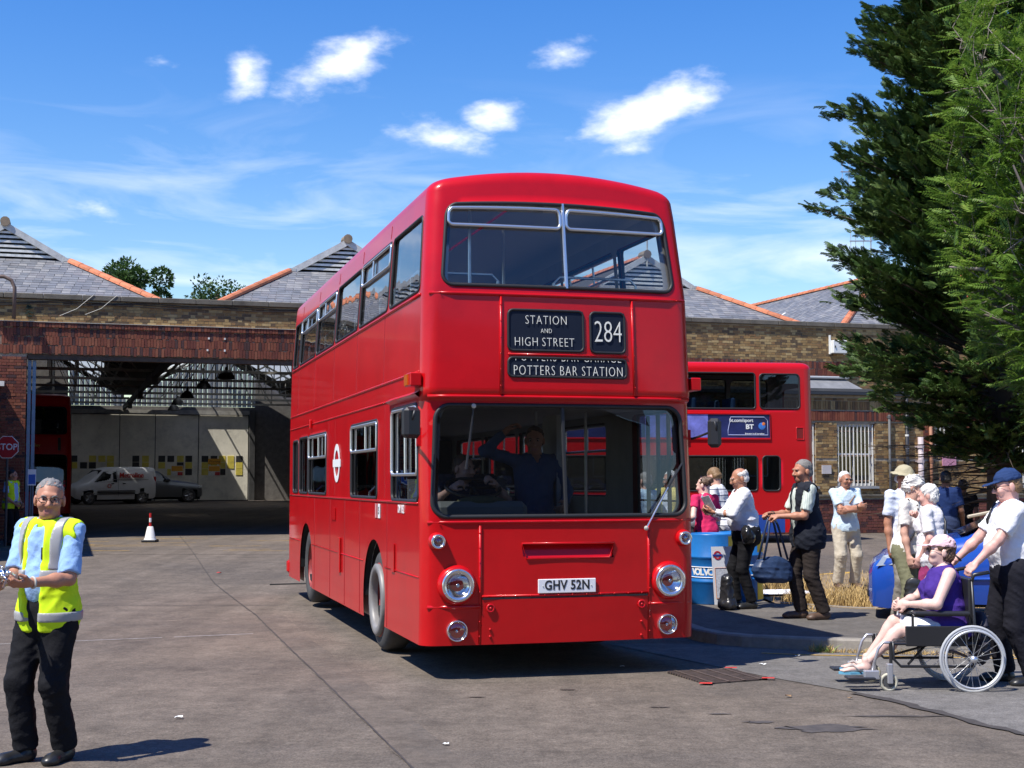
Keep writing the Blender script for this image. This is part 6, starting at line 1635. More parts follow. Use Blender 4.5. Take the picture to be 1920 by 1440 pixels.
    # couple behind the drum
    p = person((2.64, 18.9), R(-150), 'young woman in pink polo shirt with tied brown hair behind the drum', 1.66, 1.0, 1, 'pale', 4, z=gz(18.9) + PV, fem=True, head=(25, 10, 0), top_m=cloth('pink_polo', (.62, .025, .11)), sleeve=.55, hem=.47, legs_m=cloth('dark_denim', (.03, .035, .06)), shoes_m=SHOE_BLK, hair='bun', hair_m=HAIR_BROWN, hands={1: (.2, -.15, 1.02), -1: (-.14, -.28, 1.1)}, fine=.014)
    MB().tube([tuple(p['W']((-.08, .02, .06))), tuple(p['W']((0, -.02, .125))), tuple(p['W']((.08, .02, .06)))], .008, 6).build('hair_band', SUNGL, p['root'], True)
    p = person((3.02, 19.7), R(-115), 'fair haired young man in striped white polo shirt bending over the drum', 1.8, 1.05, 1, 'fair', 14, z=gz(19.7) + PV, head=(-20, 30, 0), top_m=stripe_cloth('striped_polo', (.72, .73, .74), (.08, .09, .16), .085, .16), sleeve=.7, hem=.48, legs_m=cloth('dark_denim', (.03, .035, .06)), shoes_m=SHOE_BLK, hair='short', hair_m=HAIR_FAIR, hands={1: (.16, -.34, 1.1), -1: (-.14, -.36, 1.08)}, fine=.014)
    # man with folded arms
    p = person((4.93, 20.6), R(12), 'white haired man with folded arms in pale blue polo on the verge', 1.75, 1.05, 1.1, 'tan', 0, z=gz(20.6) + .1, hands={1: (-.1, -.27, 1.14), -1: (.1, -.235, 1.2)}, poles={1: (.9, -.15, -.6), -1: (-.9, -.15, -.6)}, head=(8, 2, 0), top_m=cloth('pale_blue_polo', (.58, .72, .82)), sleeve=.8, hem=.475, flare=1.02, baggy=1.3, legs_m=cloth('beige_trousers', (.52, .46, .36)), shoes_m=SHOE_BRN, hair='short', hair_m=HAIR_WHITE, glasses=(GLS_BLK, None), curl=(.7, .7), palm={1: (0, .9, 0), -1: (0, .9, 0)}, legw=1.15, fine=.013)
    MB().tube([(.13, .05, 1.42), (.1, -.115, 1.36), (.0, -.15, 1.25)][::1], .012, 5).build('bag_strap', mat('tan_strap', (.3, .16, .07), .6), p['root']); watch(p, -1, GLS_BLK)
    # sun-hat man
    p = person((4.36, 15.45), R(20), 'man in khaki sun hat and pale shirt standing behind the curly haired woman', 1.77, 1.08, 1.1, 'tan', 0, z=gz(15.4) + PV, head=(10, 8, 0), top_m=cloth('pale_shirt', (.66, .71, .84)), sleeve=.75, hem=.48, legs_m=cloth('grey_trousers', (.25, .23, .2)), shoes_m=SHOE_BRN, hair='short', hair_m=HAIR_WHITE, glasses=(GLS_GOLD, None), cap=('hat', cloth('khaki_hat', (.42, .38, .26))), hands={-1: (-.24, -.05, .78)}, fine=.013)
    # curly woman
    p = person((4.17, 14.7), R(45), 'woman with curly white hair, cream top and olive trousers leaning to talk', 1.66, 1.02, 1.05, 'fair', 8, z=gz(14.9) + PV, fem=True, head=(20, 28, 8), top_m=cloth('cream_top', (.76, .74, .69)), sleeve=.75, hem=.49, flare=1.05, baggy=1.3, legs_m=cloth('olive_trousers', (.2, .2, .12)), legw=1.2, shoes_m=SHOE_BRN, hair='curly', hair_m=HAIR_WHITE, glasses=(GLS_GOLD, None), hands={-1: (-.22, -.14, .8), 1: (.2, -.12, .82)}, fine=.013, collar=False)
    b = MB()
    for i in range(17):
        t = i / 16 * 2 - 1; q = p['N0'] + np.array([t * .085, 0, 0]) + p['fwd'] * (.105 + .03 * (1 - t * t)) - p['sp'] * (.02 + .2 * (1 - abs(t) ** 1.6)); b.sphere(tuple(q), .009, 6, 4)
    tag(b.build('bead_necklace', mat('dark_beads', (.06, .03, .02), .4), p['root'], True), kind='stuff')
    MB().tube([tuple(p['S'][-1] + np.array([.04, -.02, .06])), tuple(p['C0'] + p['fwd'] * .15 + np.array([-.09, 0, -.05])), tuple(p['P'] + np.array([-.17, -.1, .05]))], .011, 5).build('bag_strap', M_BLK, p['root'])
    # grey woman in blouse
    p = person((4.3, 14.15), R(-125), 'grey haired woman in loose white blouse seen from behind, talking', 1.57, 1.15, 1.15, 'pink', 6, z=gz(14.2) + PV, fem=True, head=(10, 10, 0), top_m=cloth('white_blouse', (.8, .77, .79)), sleeve=.8, hem=.43, flare=1.12, baggy=1.6, legs_m=cloth('plum_trousers', (.3, .04, .13)), legw=1.15, shoes_m=SHOE_BRN, hair='bob', hair_m=HAIR_WHITE, hands={-1: (-.06, -.2, 1.2), 1: (.18, -.1, .8)}, poles={-1: (-.8, .1, -1)}, fine=.013)
    MB().tube([tuple(p['S'][-1] + np.array([.05, .05, .06])), tuple(p['C0'] - p['fwd'] * .14), tuple(p['P'] - p['fwd'] * .14 + np.array([.14, 0, .06]))], .014, 5).build('bag_strap', M_BLK, p['root'], True)
    f = Fld((-.2, -.25, -.3), (.2, .25, .3), .014); f.ell((0, 0, 0), (.035, .1, .12), .02); f.ell((0, 0, -.07), (.05, .11, .06), .03); f.wrinkle(.006, 34, 21); V, Q = f.mesh()
    o_ = np_mesh('shoulder_bag', V, Q, SHOE_BLK, None, True); o_.location = (4.03, 14.0, gz(14) + PV + .5); o_.rotation_euler = (0, 0, R(70)); tag(o_, 'black shoulder bag hanging between the two talking women', 'bag')
    # dark blue man behind the car
    person((7.05, 22.6), R(140), 'dark haired man in royal blue shirt and jeans seen from behind', 1.84, 1.12, 1, 'dark', 0, head=(20, 5, 0), top_m=cloth('royal_shirt', (.012, .03, .11)), sleeve=.75, hem=.54, tuck=True, legs_m=cloth('jeans', (.03, .045, .1)), shoes_m=SHOE_BLK, hair='short', hair_m=HAIR_BLACK, hands={-1: (-.2, -.2, .95), 1: (.25, -.1, .95)}, fine=.016)
    person((7.65, 23.6), R(150), 'man in black shirt mostly hidden behind the royal blue shirt', 1.68, 1.05, 1, 'dark', 0, head=(20, 5, 0), top_m=cloth('black_shirt', (.015, .015, .018)), sleeve=.6, hem=.5, legs_m=TRS_BLK, shoes_m=SHOE_BLK, hair='short', hair_m=HAIR_BLACK, fine=.02)
    # two seen through the windscreen, standing beyond the bus door
    person((2.2, 19.3), R(-35), 'white haired man in yellow sleeveless top beyond the bus, seen through its windscreen', 1.74, 1.05, 1.1, 'tan', 0, z=gz(19.3) + PV, head=(-10, 4, 0), top_m=cloth('pale_shirt', (.66, .71, .84)), sleeve=.7, hem=.48, legs_m=TRS_BLK, shoes_m=SHOE_BLK, hair='short', hair_m=HAIR_WHITE, glasses=(GLS_BLK, None), top2=(cloth('lemon_vest', (.78, .66, .2)), .5, .02, 1.02, .6), fine=.016)
    person((1.82, 19.0), R(-140), 'person in light blue shirt beyond the bus door, seen through the windscreen', 1.72, 1.08, 1, 'fair', 0, z=gz(19) + PV, head=(0, 4, 0), top_m=cloth('light_blue_shirt', (.42, .58, .72)), sleeve=.7, hem=.48, legs_m=cloth('dark_denim', (.03, .035, .06)), shoes_m=SHOE_BLK, hair='short', hair_m=HAIR_GREY, fine=.016)
    # driver and standing passenger in the bus
    def inbus(u, v, w):
        q = BUS.matrix_basis if False else (Matrix.Translation(BUS.location) @ BUS.rotation_euler.to_matrix().to_4x4()); return q @ Vector((u, v, w))
    q = inbus(-.62, 1.2, .0)
    person((q.x, q.y), R(16), 'bus driver in navy shirt sitting at the steering wheel', 1.78, 1.1, 1.1, 'fair', 4, z=q.z, hip=(0, 0, 1.12), sitting=True, hands={1: (.2, -.42, 1.66), -1: (-.2, -.42, 1.62)}, poles={1: (.8, .2, -.7), -1: (-.8, .2, -.7)}, feet={1: (.14, -.5, .62), -1: (-.14, -.5, .62)}, head=(35, 5, 0), top_m=cloth('driver_navy', (.02, .03, .06)), sleeve=.7, hem=.5, legs_m=TRS_BLK, shoes_m=SHOE_BLK, hair='short', hair_m=HAIR_BROWN, curl=(1.4, 1.4), fine=.014)
    MB().box(-1.0, -.25, 1.3, 1.36, .95, 1.75, ch=.03).build('driver_seat_back', MATS['seat_moquette'], BUS); MB().box(-1.0, -.25, .95, 1.33, .82, 1.0, ch=.03).build('driver_seat_cushion', MATS['seat_moquette'], BUS)
    q = inbus(.02, 1.0, .42)
    person((q.x, q.y), R(16), 'man in denim shirt standing inside the bus beside the driver', 1.8, 1.12, 1.1, 'tan', 2, z=q.z, hands={-1: (-.3, -.1, 1.72), 1: (.2, -.3, 1.05)}, poles={-1: (-1, 0, -.3), 1: (.8, .6, -.5)}, head=(-20, 6, 0), top_m=cloth('denim_shirt', (.06, .1, .19)), sleeve=1.9, hem=.48, legs_m=TRS_BLK, shoes_m=SHOE_BLK, hair='short', hair_m=HAIR_BROWN, fine=.014)
folks()
def wheelchair():
    X0, Y0 = 3.48, 11.5; z = gz(Y0)
    WC = empty('wheelchair', (X0, Y0, z), R(-90), 'black wheelchair with silver wheels carrying the woman in the pink cap', 'wheelchair')
    # local: faces -y, x = towards the camera side is -x? (rotated -90: local -y -> world -x, local x -> world -y)
    mk = mat('black_frame', (.02, .02, .022), .35); msil = mat('silver_frame', (.5, .5, .52), .35, metal=.6); mty = mat('grey_tyre', (.42, .43, .44), .7)
    rr = .265; ya = .2
    for k in (1, -1):
        w = empty('main_wheel', (k * .31, ya, rr)); w.parent = WC; M = Matrix.Rotation(R(90), 4, 'Y')
        MB().tube([(0, rr * .965 * math.cos(a), rr * .965 * math.sin(a)) for a in np.linspace(0, 6.283, 40, endpoint=False)], .0125, 8, closed=True).build('tyre', mty, w, True)
        MB().tube([(0, rr * .9 * math.cos(a), rr * .9 * math.sin(a)) for a in np.linspace(0, 6.283, 40, endpoint=False)], .011, 6, closed=True).build('rim', mat('pale_rim', (.62, .63, .64), .4, metal=.4), w, True)
        MB().tube([(k * .045, rr * .86 * math.cos(a), rr * .86 * math.sin(a)) for a in np.linspace(0, 6.283, 40, endpoint=False)], .01, 6, closed=True).build('push_rim', mat('pale_rim', (.62, .63, .64), .4), w, True)
        b = MB()
        for i in range(24):
            a = 2 * math.pi * i / 24; a2 = a + (.5 if i % 2 else -.5); b.tube([(k * (.025 if i % 4 < 2 else -.025), .03 * math.cos(a2), .03 * math.sin(a2)), (0, rr * .89 * math.cos(a), rr * .89 * math.sin(a))], .0022, 3, cap=False)
        b.build('spokes', M_ALU, w); MB().tube([(-.05, 0, 0), (.05, 0, 0)], .028, 12).build('hub', M_ALU, w, True)
        c = empty('caster', (k * .26, -.46, .075)); c.parent = WC
        MB().tube([(0, .062 * math.cos(a), .062 * math.sin(a)) for a in np.linspace(0, 6.283, 24, endpoint=False)], .013, 6, closed=True).build('tyre', mat('cream_tyre', (.5, .47, .36), .7), c, True)
        MB().tube([(-.012, 0, 0), (.012, 0, 0)], .045, 14).build('rim', M_STEELD, c)
        MB().box(-.03, .03, -.015, .03, -.01, .15, ch=.006).build('fork', msil, c)
        f = empty('side_frame'); f.parent = WC; x = k * .26
        MB().tube([(x, .22, .9), (x, .24, .45), (x, .22, .2), (x, -.36, .2), (x, -.42, .26), (x, -.42, .4)], .012, 7).build('frame_tube', mk, f, True)
        MB().tube([(x, .24, .38), (x, -.42, .38)], .013, 7).build('seat_rail', mk, f); MB().tube([(x, -.44, .2), (x, -.44, .4)], .014, 7).build('caster_post', mk, f)
        MB().tube([(x, -.42, .39), (x, -.5, .39), (x, -.54, .34), (x, -.6, .14)], .012, 7).build('footrest_hanger', msil, f, True)
        MB().box(x - .075, x + .075, -.8, -.58, .1, .12, M=Matrix.Identity(4), ch=.005).build('footplate', mk, f); MB().box(x - .03, x + .03, -.66, -.54, .1, .17, ch=.006).build('heel_bracket', msil, f)
        MB().box(x - .014, x + .014, -.32, .18, .36, .52, ch=.006).build('skirt_guard', mk, f); MB().box(x - .035, x + .035, -.26, .2, .6, .64, ch=.015).build('armrest', mk, f)
        MB().tube([(x, -.26, .4), (x, -.26, .6)], .011, 6).build('armrest_post', mk, f)
        MB().tube([(x, .22, .88), (x, .24, .93), (x, .36, .95)], .016, 8).build('push_handle', mk, f, True)
    MB().tube([(-.26, -.3, .22), (.26, .12, .44)], .011, 6).tube([(.26, -.3, .22), (-.26, .12, .44)], .011, 6).build('cross_brace', mk, WC); MB().tube([(-.31, ya, rr), (.31, ya, rr)], .014, 8).build('axle', mk, WC)
    MB().box(-.24, .24, -.4, .2, .37, .41, ch=.015).build('seat_sling', mk, WC); MB().box(-.24, .24, .2, .24, .5, .9, ch=.012).build('back_sling', mk, WC)
    f = Fld((-.3, .1, .1), (.3, .55, .8), .016); f.ell((0, .33, .45), (.2, .1, .22), .03); f.ell((0, .36, .3), (.19, .11, .12), .05); f.wrinkle(.03, 24, 4); V, Q = f.mesh()
    o = np_mesh('backpack', V, Q, mat('black_rucksack', (.02, .018, .03), .6, bump=.4, bscale=30), None, True); o.location = (X0, Y0, z); o.rotation_euler = (0, 0, R(-90)); tag(o, 'black rucksack slung on the back of the wheelchair', 'rucksack')
    person((X0, Y0), R(-90), 'woman in pink cap and purple vest sitting in the wheelchair', 1.66, 1.4, 1.2, 'pale', 2, z=z, hip=(0, .09, .47), sitting=True, fem=True, hands={1: (.1, -.25, .68), -1: (-.12, -.26, .67)}, poles={1: (1, .5, -.5), -1: (-1, .5, -.5)}, feet={1: (.1, -.60, .12), -1: (-.12, -.54, .12)}, head=(-6, -6, 0), fpole=(0, -.5, 1), top_m=cloth('purple_vest', (.06, .028, .22)), sleeve=0, hem=.3, collar=False,
           legs_m=cloth('white_shorts', (.82, .82, .83)), shorts=.92, hair='bob', hair_m=HAIR_BROWN, cap=('cap', cloth('pink_cap', (.8, .55, .58))), glasses=(GLS_BLK, SUNGL), fine=.012, curl=(1.2, 1.2), palm={1: (-.8, 0, -.3), -1: (.8, 0, -.3)})
    for k, (x, y) in ((1, (.1, -.60)), (-1, (-.12, -.54))):
        fl = empty('flip_flop', (X0, Y0, z), R(-90), 'blue soled flip-flop on the %s foot of the woman in the wheelchair' % ('farther' if k > 0 else 'nearer'), 'flip-flop'); zz = .135
        pl = [(x + .045 * math.cos(a) * (1.1 if math.sin(a) < 0 else .85), y - .09 + .135 * math.sin(a)) for a in np.linspace(0, 6.283, 18, endpoint=False)]
        MB().prism(pl, zz - .018, zz).build('sole', mat('blue_sole', (.12, .36, .5), .7), fl); MB().tube([(x - .04, y - .05, zz), (x - .02, y - .11, zz + .06), (x, y - .16, zz + .03), (x + .02, y - .11, zz + .06), (x + .04, y - .05, zz)], .008, 5).build('thong', mat('grey_thong', (.4, .36, .33), .6), fl, True)
        sk_ = skin('pale'); f = Fld((x - .1, y - .25, zz - .03), (x + .1, y + .1, zz + .14), .006); f.cone((x, y + .0, zz + .04), (x, y - .13, zz + .018), .034, .026, .02); f.ell((x, y - .16, zz + .014), (.04, .035, .016), .02); f.cone((x, y, zz + .09), (x, y + .01, zz + .03), .034, .036, .02)
        for i in range(5): f.cone((x - .03 + .015 * i, y - .17, zz + .013), (x - .032 + .016 * i, y - .205 + .006 * abs(i - 1), zz + .01), .009, .008, .004)
        V, Q = f.mesh(); ft = np_mesh('foot', V, Q, sk_, None, True)
        pr = [o_ for o_ in bpy.data.objects if o_.get('label', '').startswith('woman in pink cap')][0]; ft.parent = pr
    f = Fld((-.25, -.5, .45), (.25, .1, .85), .012); f.ell((0, -.16, .63), (.15, .14, .07), .03); f.ell((.02, -.08, .67), (.1, .12, .07), .03); f.wrinkle(.018, 34, 8); V, Q = f.mesh()
    o = np_mesh('handbag', V, Q, SHOE_BLK, None, True); o.location = (X0, Y0, z); o.rotation_euler = (0, 0, R(-90)); tag(o, 'black handbag on the lap of the woman in the wheelchair', 'handbag')
    o = MB().lathe([(.001, 0), (.018, 0), (.019, .03), (.019, .035), (.012, .05), (.012, .07), (.001, .072)], 14).build('bottle', mat('green_bottle', (.02, .25, .06), .2), None, True); o.location = (X0 - .06, Y0 - .06, z + .73); o.rotation_euler = (R(-35), 0, 0); tag(o, 'green bottle top sticking out of the black handbag', 'bottle')
    # the man pushing it
    p = person((4.2, 11.66), R(-90), 'man in navy cap and white t-shirt pushing the wheelchair', 1.8, 1.32, 1.3, 'pink', 3, z=gz(11.6), hands={1: (.26, -.42, 1.0), -1: (-.26, -.42, .99)}, poles={1: (.7, .7, -.6), -1: (-.7, .7, -.6)}, head=(-4, 10, 0), top_m=cloth('white_tshirt', (.82, .82, .84)), sleeve=.78, hem=.5, flare=1.02, legs_m=cloth('navy_trackpants', (.012, .012, .018)), shoes_m=SHOE_BLK, hair='short', hair_m=HAIR_FAIR, cap=('cap', cloth('navy_cap', (.02, .045, .13))), glasses=(GLS_BLK, SUNGL), curl=(1.5, 1.5), palm={1: (-.3, 0, -.9), -1: (.3, 0, -.9)}, feet={1: (.12, .1, 0), -1: (-.13, -.05, 0)}, legw=1.25, fine=.012, collar=False)
    watch(p, -1, M_BLK)
    MB().tube([tuple(p['S'][-1] + np.array([.05, -.07, .045])), tuple(p['S'][-1] + np.array([.03, -.14, -.1])), tuple(p['S'][-1] + np.array([-.0, -.1, -.28])), tuple(p['S'][-1] + np.array([-.0, .1, -.3]))], .014, 5).build('bag_strap', M_BLK, p['root'], True)
wheelchair()
# ================================================================ vehicles and street things
def car(name, loc, rz, label, cat, st, wins, paint, wx, wr, half_w, extras=None, scr=None):
    """st: stations along x (front -x): (x, z_sill, z_belt, w_belt, z_top, w_top). Loft with rounded sections."""
    c = empty(name, loc, rz, label, cat)
    def sect(t, side, off=0):
        x, zs, zb, wb, zt, wt = t
        pts = [(wb * .93, zs), (wb * .985, zs + (zb - zs) * .3), (wb, zs + (zb - zs) * .62), (wb * .985, zb), (wt + (wb - wt) * .45, zb + (zt - zb) * .5), (wt, zt - .05 * min(1, (zt - zb) * 3)), (wt * .9, zt - .012), (wt * .45, zt + .006), (0, zt + .01)]
        return [(x, side * (w + off), z + (off * .3 if z > zb else 0)) for w, z in pts]
    # refine stations with a smooth spline
    T = np.array(st, float); xs = []
    for a, b in zip(T[:-1, 0], T[1:, 0]): xs += list(np.linspace(a, b, 4, endpoint=False))
    xs.append(T[-1, 0]); S_ = [[x] + [float(np.interp(x, T[:, 0], T[:, j])) for j in range(1, 6)] for x in xs]
    V = []; F = []; n = 17
    for t in S_:
        l = sect(t, -1); r = sect(t, 1)[:-1][::-1]; V += l + r
    for i in range(len(S_) - 1):
        for j in range(n - 1): F.append((i * n + j, i * n + j + 1, (i + 1) * n + j + 1, (i + 1) * n + j))
    F += [tuple(range(n))[::-1], tuple((len(S_) - 1) * n + j for j in range(n))]
    # wheel openings: faces below the arch are dropped
    def in_arch(x, z): return any((x - a) ** 2 + (z - wr) ** 2 < (wr * 1.16) ** 2 for a in wx)
    keep = []
    for f in F:
        if len(f) > 4: keep.append(f); continue
        cx = sum(V[i][0] for i in f) / 4; cz = sum(V[i][2] for i in f) / 4; cy = abs(sum(V[i][1] for i in f) / 4)
        if cz < wr * 2.3 and cy > half_w * .5 and in_arch(cx, cz): continue
        keep.append(f)
    body = MB().add(V, keep).build('body', paint, c, True)
    MB().box(T[0, 0] + .15, T[-1, 0] - .15, -half_w * .8, half_w * .8, .16, wr * 1.9).build('underbody', M_UND, c)
    for s in (-1, 1):
        for (x0, x1, z0, z1, sl0, sl1) in wins:     # slanted window quads, lifted off the body side
            def at(x, z):
                t = [x] + [float(np.interp(x, T[:, 0], T[:, j])) for j in range(1, 6)]; pts = sect(t, s); zz = [p[2] for p in pts]
                w = float(np.interp(z, zz[3:7], [abs(p[1]) for p in pts[3:7]])); return (x, s * (w + .006), z)
            q = [at(x0, z0), at(x1, z0), at(x1 - sl1, z1), at(x0 + sl0, z1)]
            wn = empty('window'); wn.parent = c
            MB().add(q, [(0, 1, 2, 3) if s < 0 else (3, 2, 1, 0)]).build('pane', mat('car_glass', (.012, .014, .016), .05, spec=.8), wn); MB().tube(q, .012, 5, closed=True).build('seal', M_RUB, wn)
    if scr:
        for (x0, z0, x1, z1, w0, w1, up) in scr:
            MB().add([(x0, -w0, z0), (x0, w0, z0), (x1, w1, z1), (x1, -w1, z1)], [(0, 1, 2, 3)]).build('windscreen', MATS['car_glass'] if 'car_glass' in MATS else mat('car_glass', (.012, .014, .016), .05, spec=.8), c)
    for s in (-1, 1):
        for a in wx:
            w = empty('wheel', (a, s * (half_w - .1), wr)); w.parent = c; M = Matrix.Rotation(R(90 * s), 4, 'X') @ Matrix.Identity(4); M = Matrix.Rotation(R(-90 * s), 4, 'X')
            MB().lathe([(wr * .6, -.09), (wr * .9, -.1), (wr, -.07), (wr, .07), (wr * .9, .1), (wr * .66, .09)], 28, 0, M).build('tyre', M_TYRE, w, True)
            MB().lathe([(wr * .67, .085), (wr * .6, .05), (wr * .2, .06), (.001, .065)], 20, 0, M).build('rim', mat('alloy_rim', (.3, .3, .31), .35, metal=.7), w)
            b = MB()
            for i in range(5):
                an = 2 * math.pi * i / 5; b.tube([M @ Vector((wr * .15 * math.cos(an), wr * .15 * math.sin(an), .075)), M @ Vector((wr * .64 * math.cos(an), wr * .64 * math.sin(an), .085))], .03, 5)
            b.build('rim_spokes', mat('alloy_spoke', (.5, .5, .52), .35, metal=.7), w)
    if extras: extras(c)
    return c
def traffic():
    # white van in the garage, nose to the left
    van = [(-2.1, .42, .62, .55, .68, .5), (-2.02, .3, .75, .8, .82, .7), (-1.75, .24, .88, .86, .98, .78), (-1.35, .24, 1.0, .88, 1.1, .78), (-.55, .24, 1.06, .89, 1.72, .68), (-.2, .24, 1.08, .89, 1.82, .72), (1.0, .24, 1.1, .89, 1.84, .74), (2.0, .26, 1.1, .88, 1.82, .74), (2.12, .34, 1.05, .86, 1.76, .72)]
    pv = mat('van_white', (.66, .66, .66), .35, coat=.3)
    def vx(c):
        text('side_lettering', 'Metroline', .34, Matrix.Translation((.8, -.905, 1.42)) @ Matrix.Rotation(R(90), 4, 'X') @ Matrix.Rotation(R(0), 4, 'Z'), mat('van_red_print', (.55, .03, .03), .5), c, .95, .02, bold=.006)
        MB().box(-.2, 1.7, -.9, -.885, 1.2, 1.225).build('side_print', mat('van_grey_print', (.25, .25, .26), .5), c)
        for i in range(3): MB().box(-.95, 1.0, -.905, -.89, .5 + .07 * i, .54 + .07 * i).build('rubbing_strip', M_BLK, c)
        MB().box(2.02, 2.14, -.84, -.7, .95, 1.35).build('tail_lamp', mat('tail_red', (.35, .02, .02), .3), c); MB().lathe([(.1, 0), (.1, .006), (.07, .006), (.07, 0)], 20, 0, align((-.35, -.905, .9), (0, -1, 0))).build('roundel', mat('van_red_print', (.55, .03, .03), .5), c)
        for x in (.35, -.25): MB().box(x, x + .14, -.92, -.89, 1.0, 1.04).build('door_handle', M_BLK, c)
        MB().tube([(.12, -.895, .4), (.12, -.895, 1.1), (.05, -.8, 1.7)], .006, 4).build('door_seam', M_BLK, c)
    th = TH
    def gp(a, d): v = Vector((math.cos(th) * a - math.sin(th) * d, math.sin(th) * a + math.cos(th) * d, 0)) + GO; return v
    car('white_van', gp(3.0, 36.2), R(40), 'white panel van with red lettering parked inside the garage', 'van', van, [(-1.1, .05, 1.1, 1.6, .52, .0)], pv, (-1.35, 1.4), .31, .89, vx, [(-1.28, 1.1, -.62, 1.68, .74, .6, 0)])
    suv = [(-2.15, .4, .7, .6, .75, .5), (-2.05, .3, .85, .85, .95, .7), (-1.2, .28, .98, .9, 1.1, .75), (-.55, .28, 1.02, .91, 1.16, .76), (.15, .28, 1.04, .91, 1.62, .66), (.9, .28, 1.05, .91, 1.7, .68), (1.9, .3, 1.05, .9, 1.66, .66), (2.2, .4, 1.0, .85, 1.2, .7)]
    car('silver_estate_car', gp(5.6, 38.9), R(180 + 24), 'silver off-road car parked nose out beyond the white van in the garage', 'car', suv, [(-.35, .75, 1.08, 1.52, .4, .0), (.82, 1.85, 1.08, 1.52, .0, .12)], mat('car_silver', (.2, .21, .22), .3, metal=.6), (-1.4, 1.35), .35, .9,
        lambda c: [MB().box(-2.08, -1.85, s * .78 - .1, s * .78 + .1, .74, .88, ch=.03).build('headlamp', mat('head_glass', (.6, .62, .65), .1), c) for s in (-1, 1)] + [MB().box(-.4, -.2, s * 1.0 - .06, s * 1.0 + .06, 1.08, 1.22, ch=.03).build('door_mirror', M_BLK, c) for s in (-1, 1)], [(-.5, 1.16, .12, 1.58, .74, .62, 0)])
    hb = [(-1.95, .2, .46, .5, .54, .4), (-1.9, .14, .55, .7, .64, .56), (-1.74, .13, .66, .79, .75, .66), (-1.3, .2, .74, .82, .88, .7), (-.85, .2, .82, .825, .97, .7), (-.35, .2, .88, .83, 1.22, .6), (.1, .2, .9, .83, 1.39, .54), (.7, .2, .92, .83, 1.43, .55), (1.3, .2, .93, .82, 1.38, .53), (1.75, .22, .92, .8, 1.05, .56), (1.9, .32, .8, .74, .86, .6)]
    HB = np.array(hb)
    def surf(x, j, s, off=0.):
        zs, zb, wb, zt, wt = [float(np.interp(x, HB[:, 0], HB[:, q])) for q in range(1, 6)]
        pts = [(wb * .93, zs), (wb * .985, zs + (zb - zs) * .3), (wb, zs + (zb - zs) * .62), (wb * .985, zb), (wt + (wb - wt) * .45, zb + (zt - zb) * .5), (wt, zt - .05 * min(1, (zt - zb) * 3)), (wt * .9, zt - .012), (wt * .45, zt + .006), (0, zt + .01)]
        i = int(j); f = j - i; w = pts[i][0] * (1 - f) + pts[i + 1][0] * f; z = pts[i][1] * (1 - f) + pts[i + 1][1] * f
        return (x - off * (1 if x < -1.3 else 0), s * (w + off), z + off * .6)
    pb = mat('car_blue', (.015, .075, .42), .22, coat=.8)
    def hx(c):
        for s in (-1, 1):
            h = empty('headlamp'); h.parent = c
            for nm, off, m_ in (('reflector', .022, mat('lamp_grey', (.35, .37, .4), .2, metal=.5)), ('lens', .03, MATS['lens_glass'])):
                P = [surf(x, j, s, off) for x, j in ((-1.84, 3.1), (-1.6, 2.7), (-1.36, 3.0), (-1.32, 3.6), (-1.5, 4.6), (-1.76, 4.6))]
                MB().add(P, [(0, 1, 2, 3, 4, 5) if s < 0 else (5, 4, 3, 2, 1, 0)]).build(nm, m_, h)
            MB().tube([(-1.05, s * .826, .48), (-.2, s * .832, .5), (1.0, s * .832, .5)], .02, 5).build('rubbing_strip', pb, c, True)
            MB().tube([(-.62, s * .829, .26), (-.62, s * .829, .62), (-.52, s * .826, .86)], .006, 4).tube([(.52, s * .832, .26), (.55, s * .832, .9)], .006, 4).build('door_seam', mat('blue_seam', (.005, .02, .1), .5), c)
            m_ = empty('door_mirror'); m_.parent = c; MB().box(-.38, -.2, s * .92 - .09, s * .92 + .09, .9, 1.03, ch=.035).build('housing', pb, m_)
            MB().box(.5, .66, s * .838 - .01, s * .838 + .01, .76, .79).build('door_handle', pb, c)
        MB().box(-1.97, -1.7, -.5, .5, .22, .34, ch=.03).build('bumper_intake', M_BLK, c)
        for k in (.35, -.1): MB().tube([(-.98, k, .985), (-.86, k - .3, 1.0)], .008, 4).build('wiper', M_BLK, c)
    car('blue_hatchback', (6.17, 16.25, gz(16) + .118), R(-15), 'bright blue hatchback car parked behind the women and the wheelchair', 'car', hb, [(-.48, -.2, .93, 1.12, .16, .0), (-.15, .52, .95, 1.32, .26, .0), (.6, 1.3, .95, 1.3, .0, .22)], pb, (-1.18, 1.25), .28, .83, hx, [(-.93, .975, -.08, 1.36, .66, .53, 0)])
traffic()

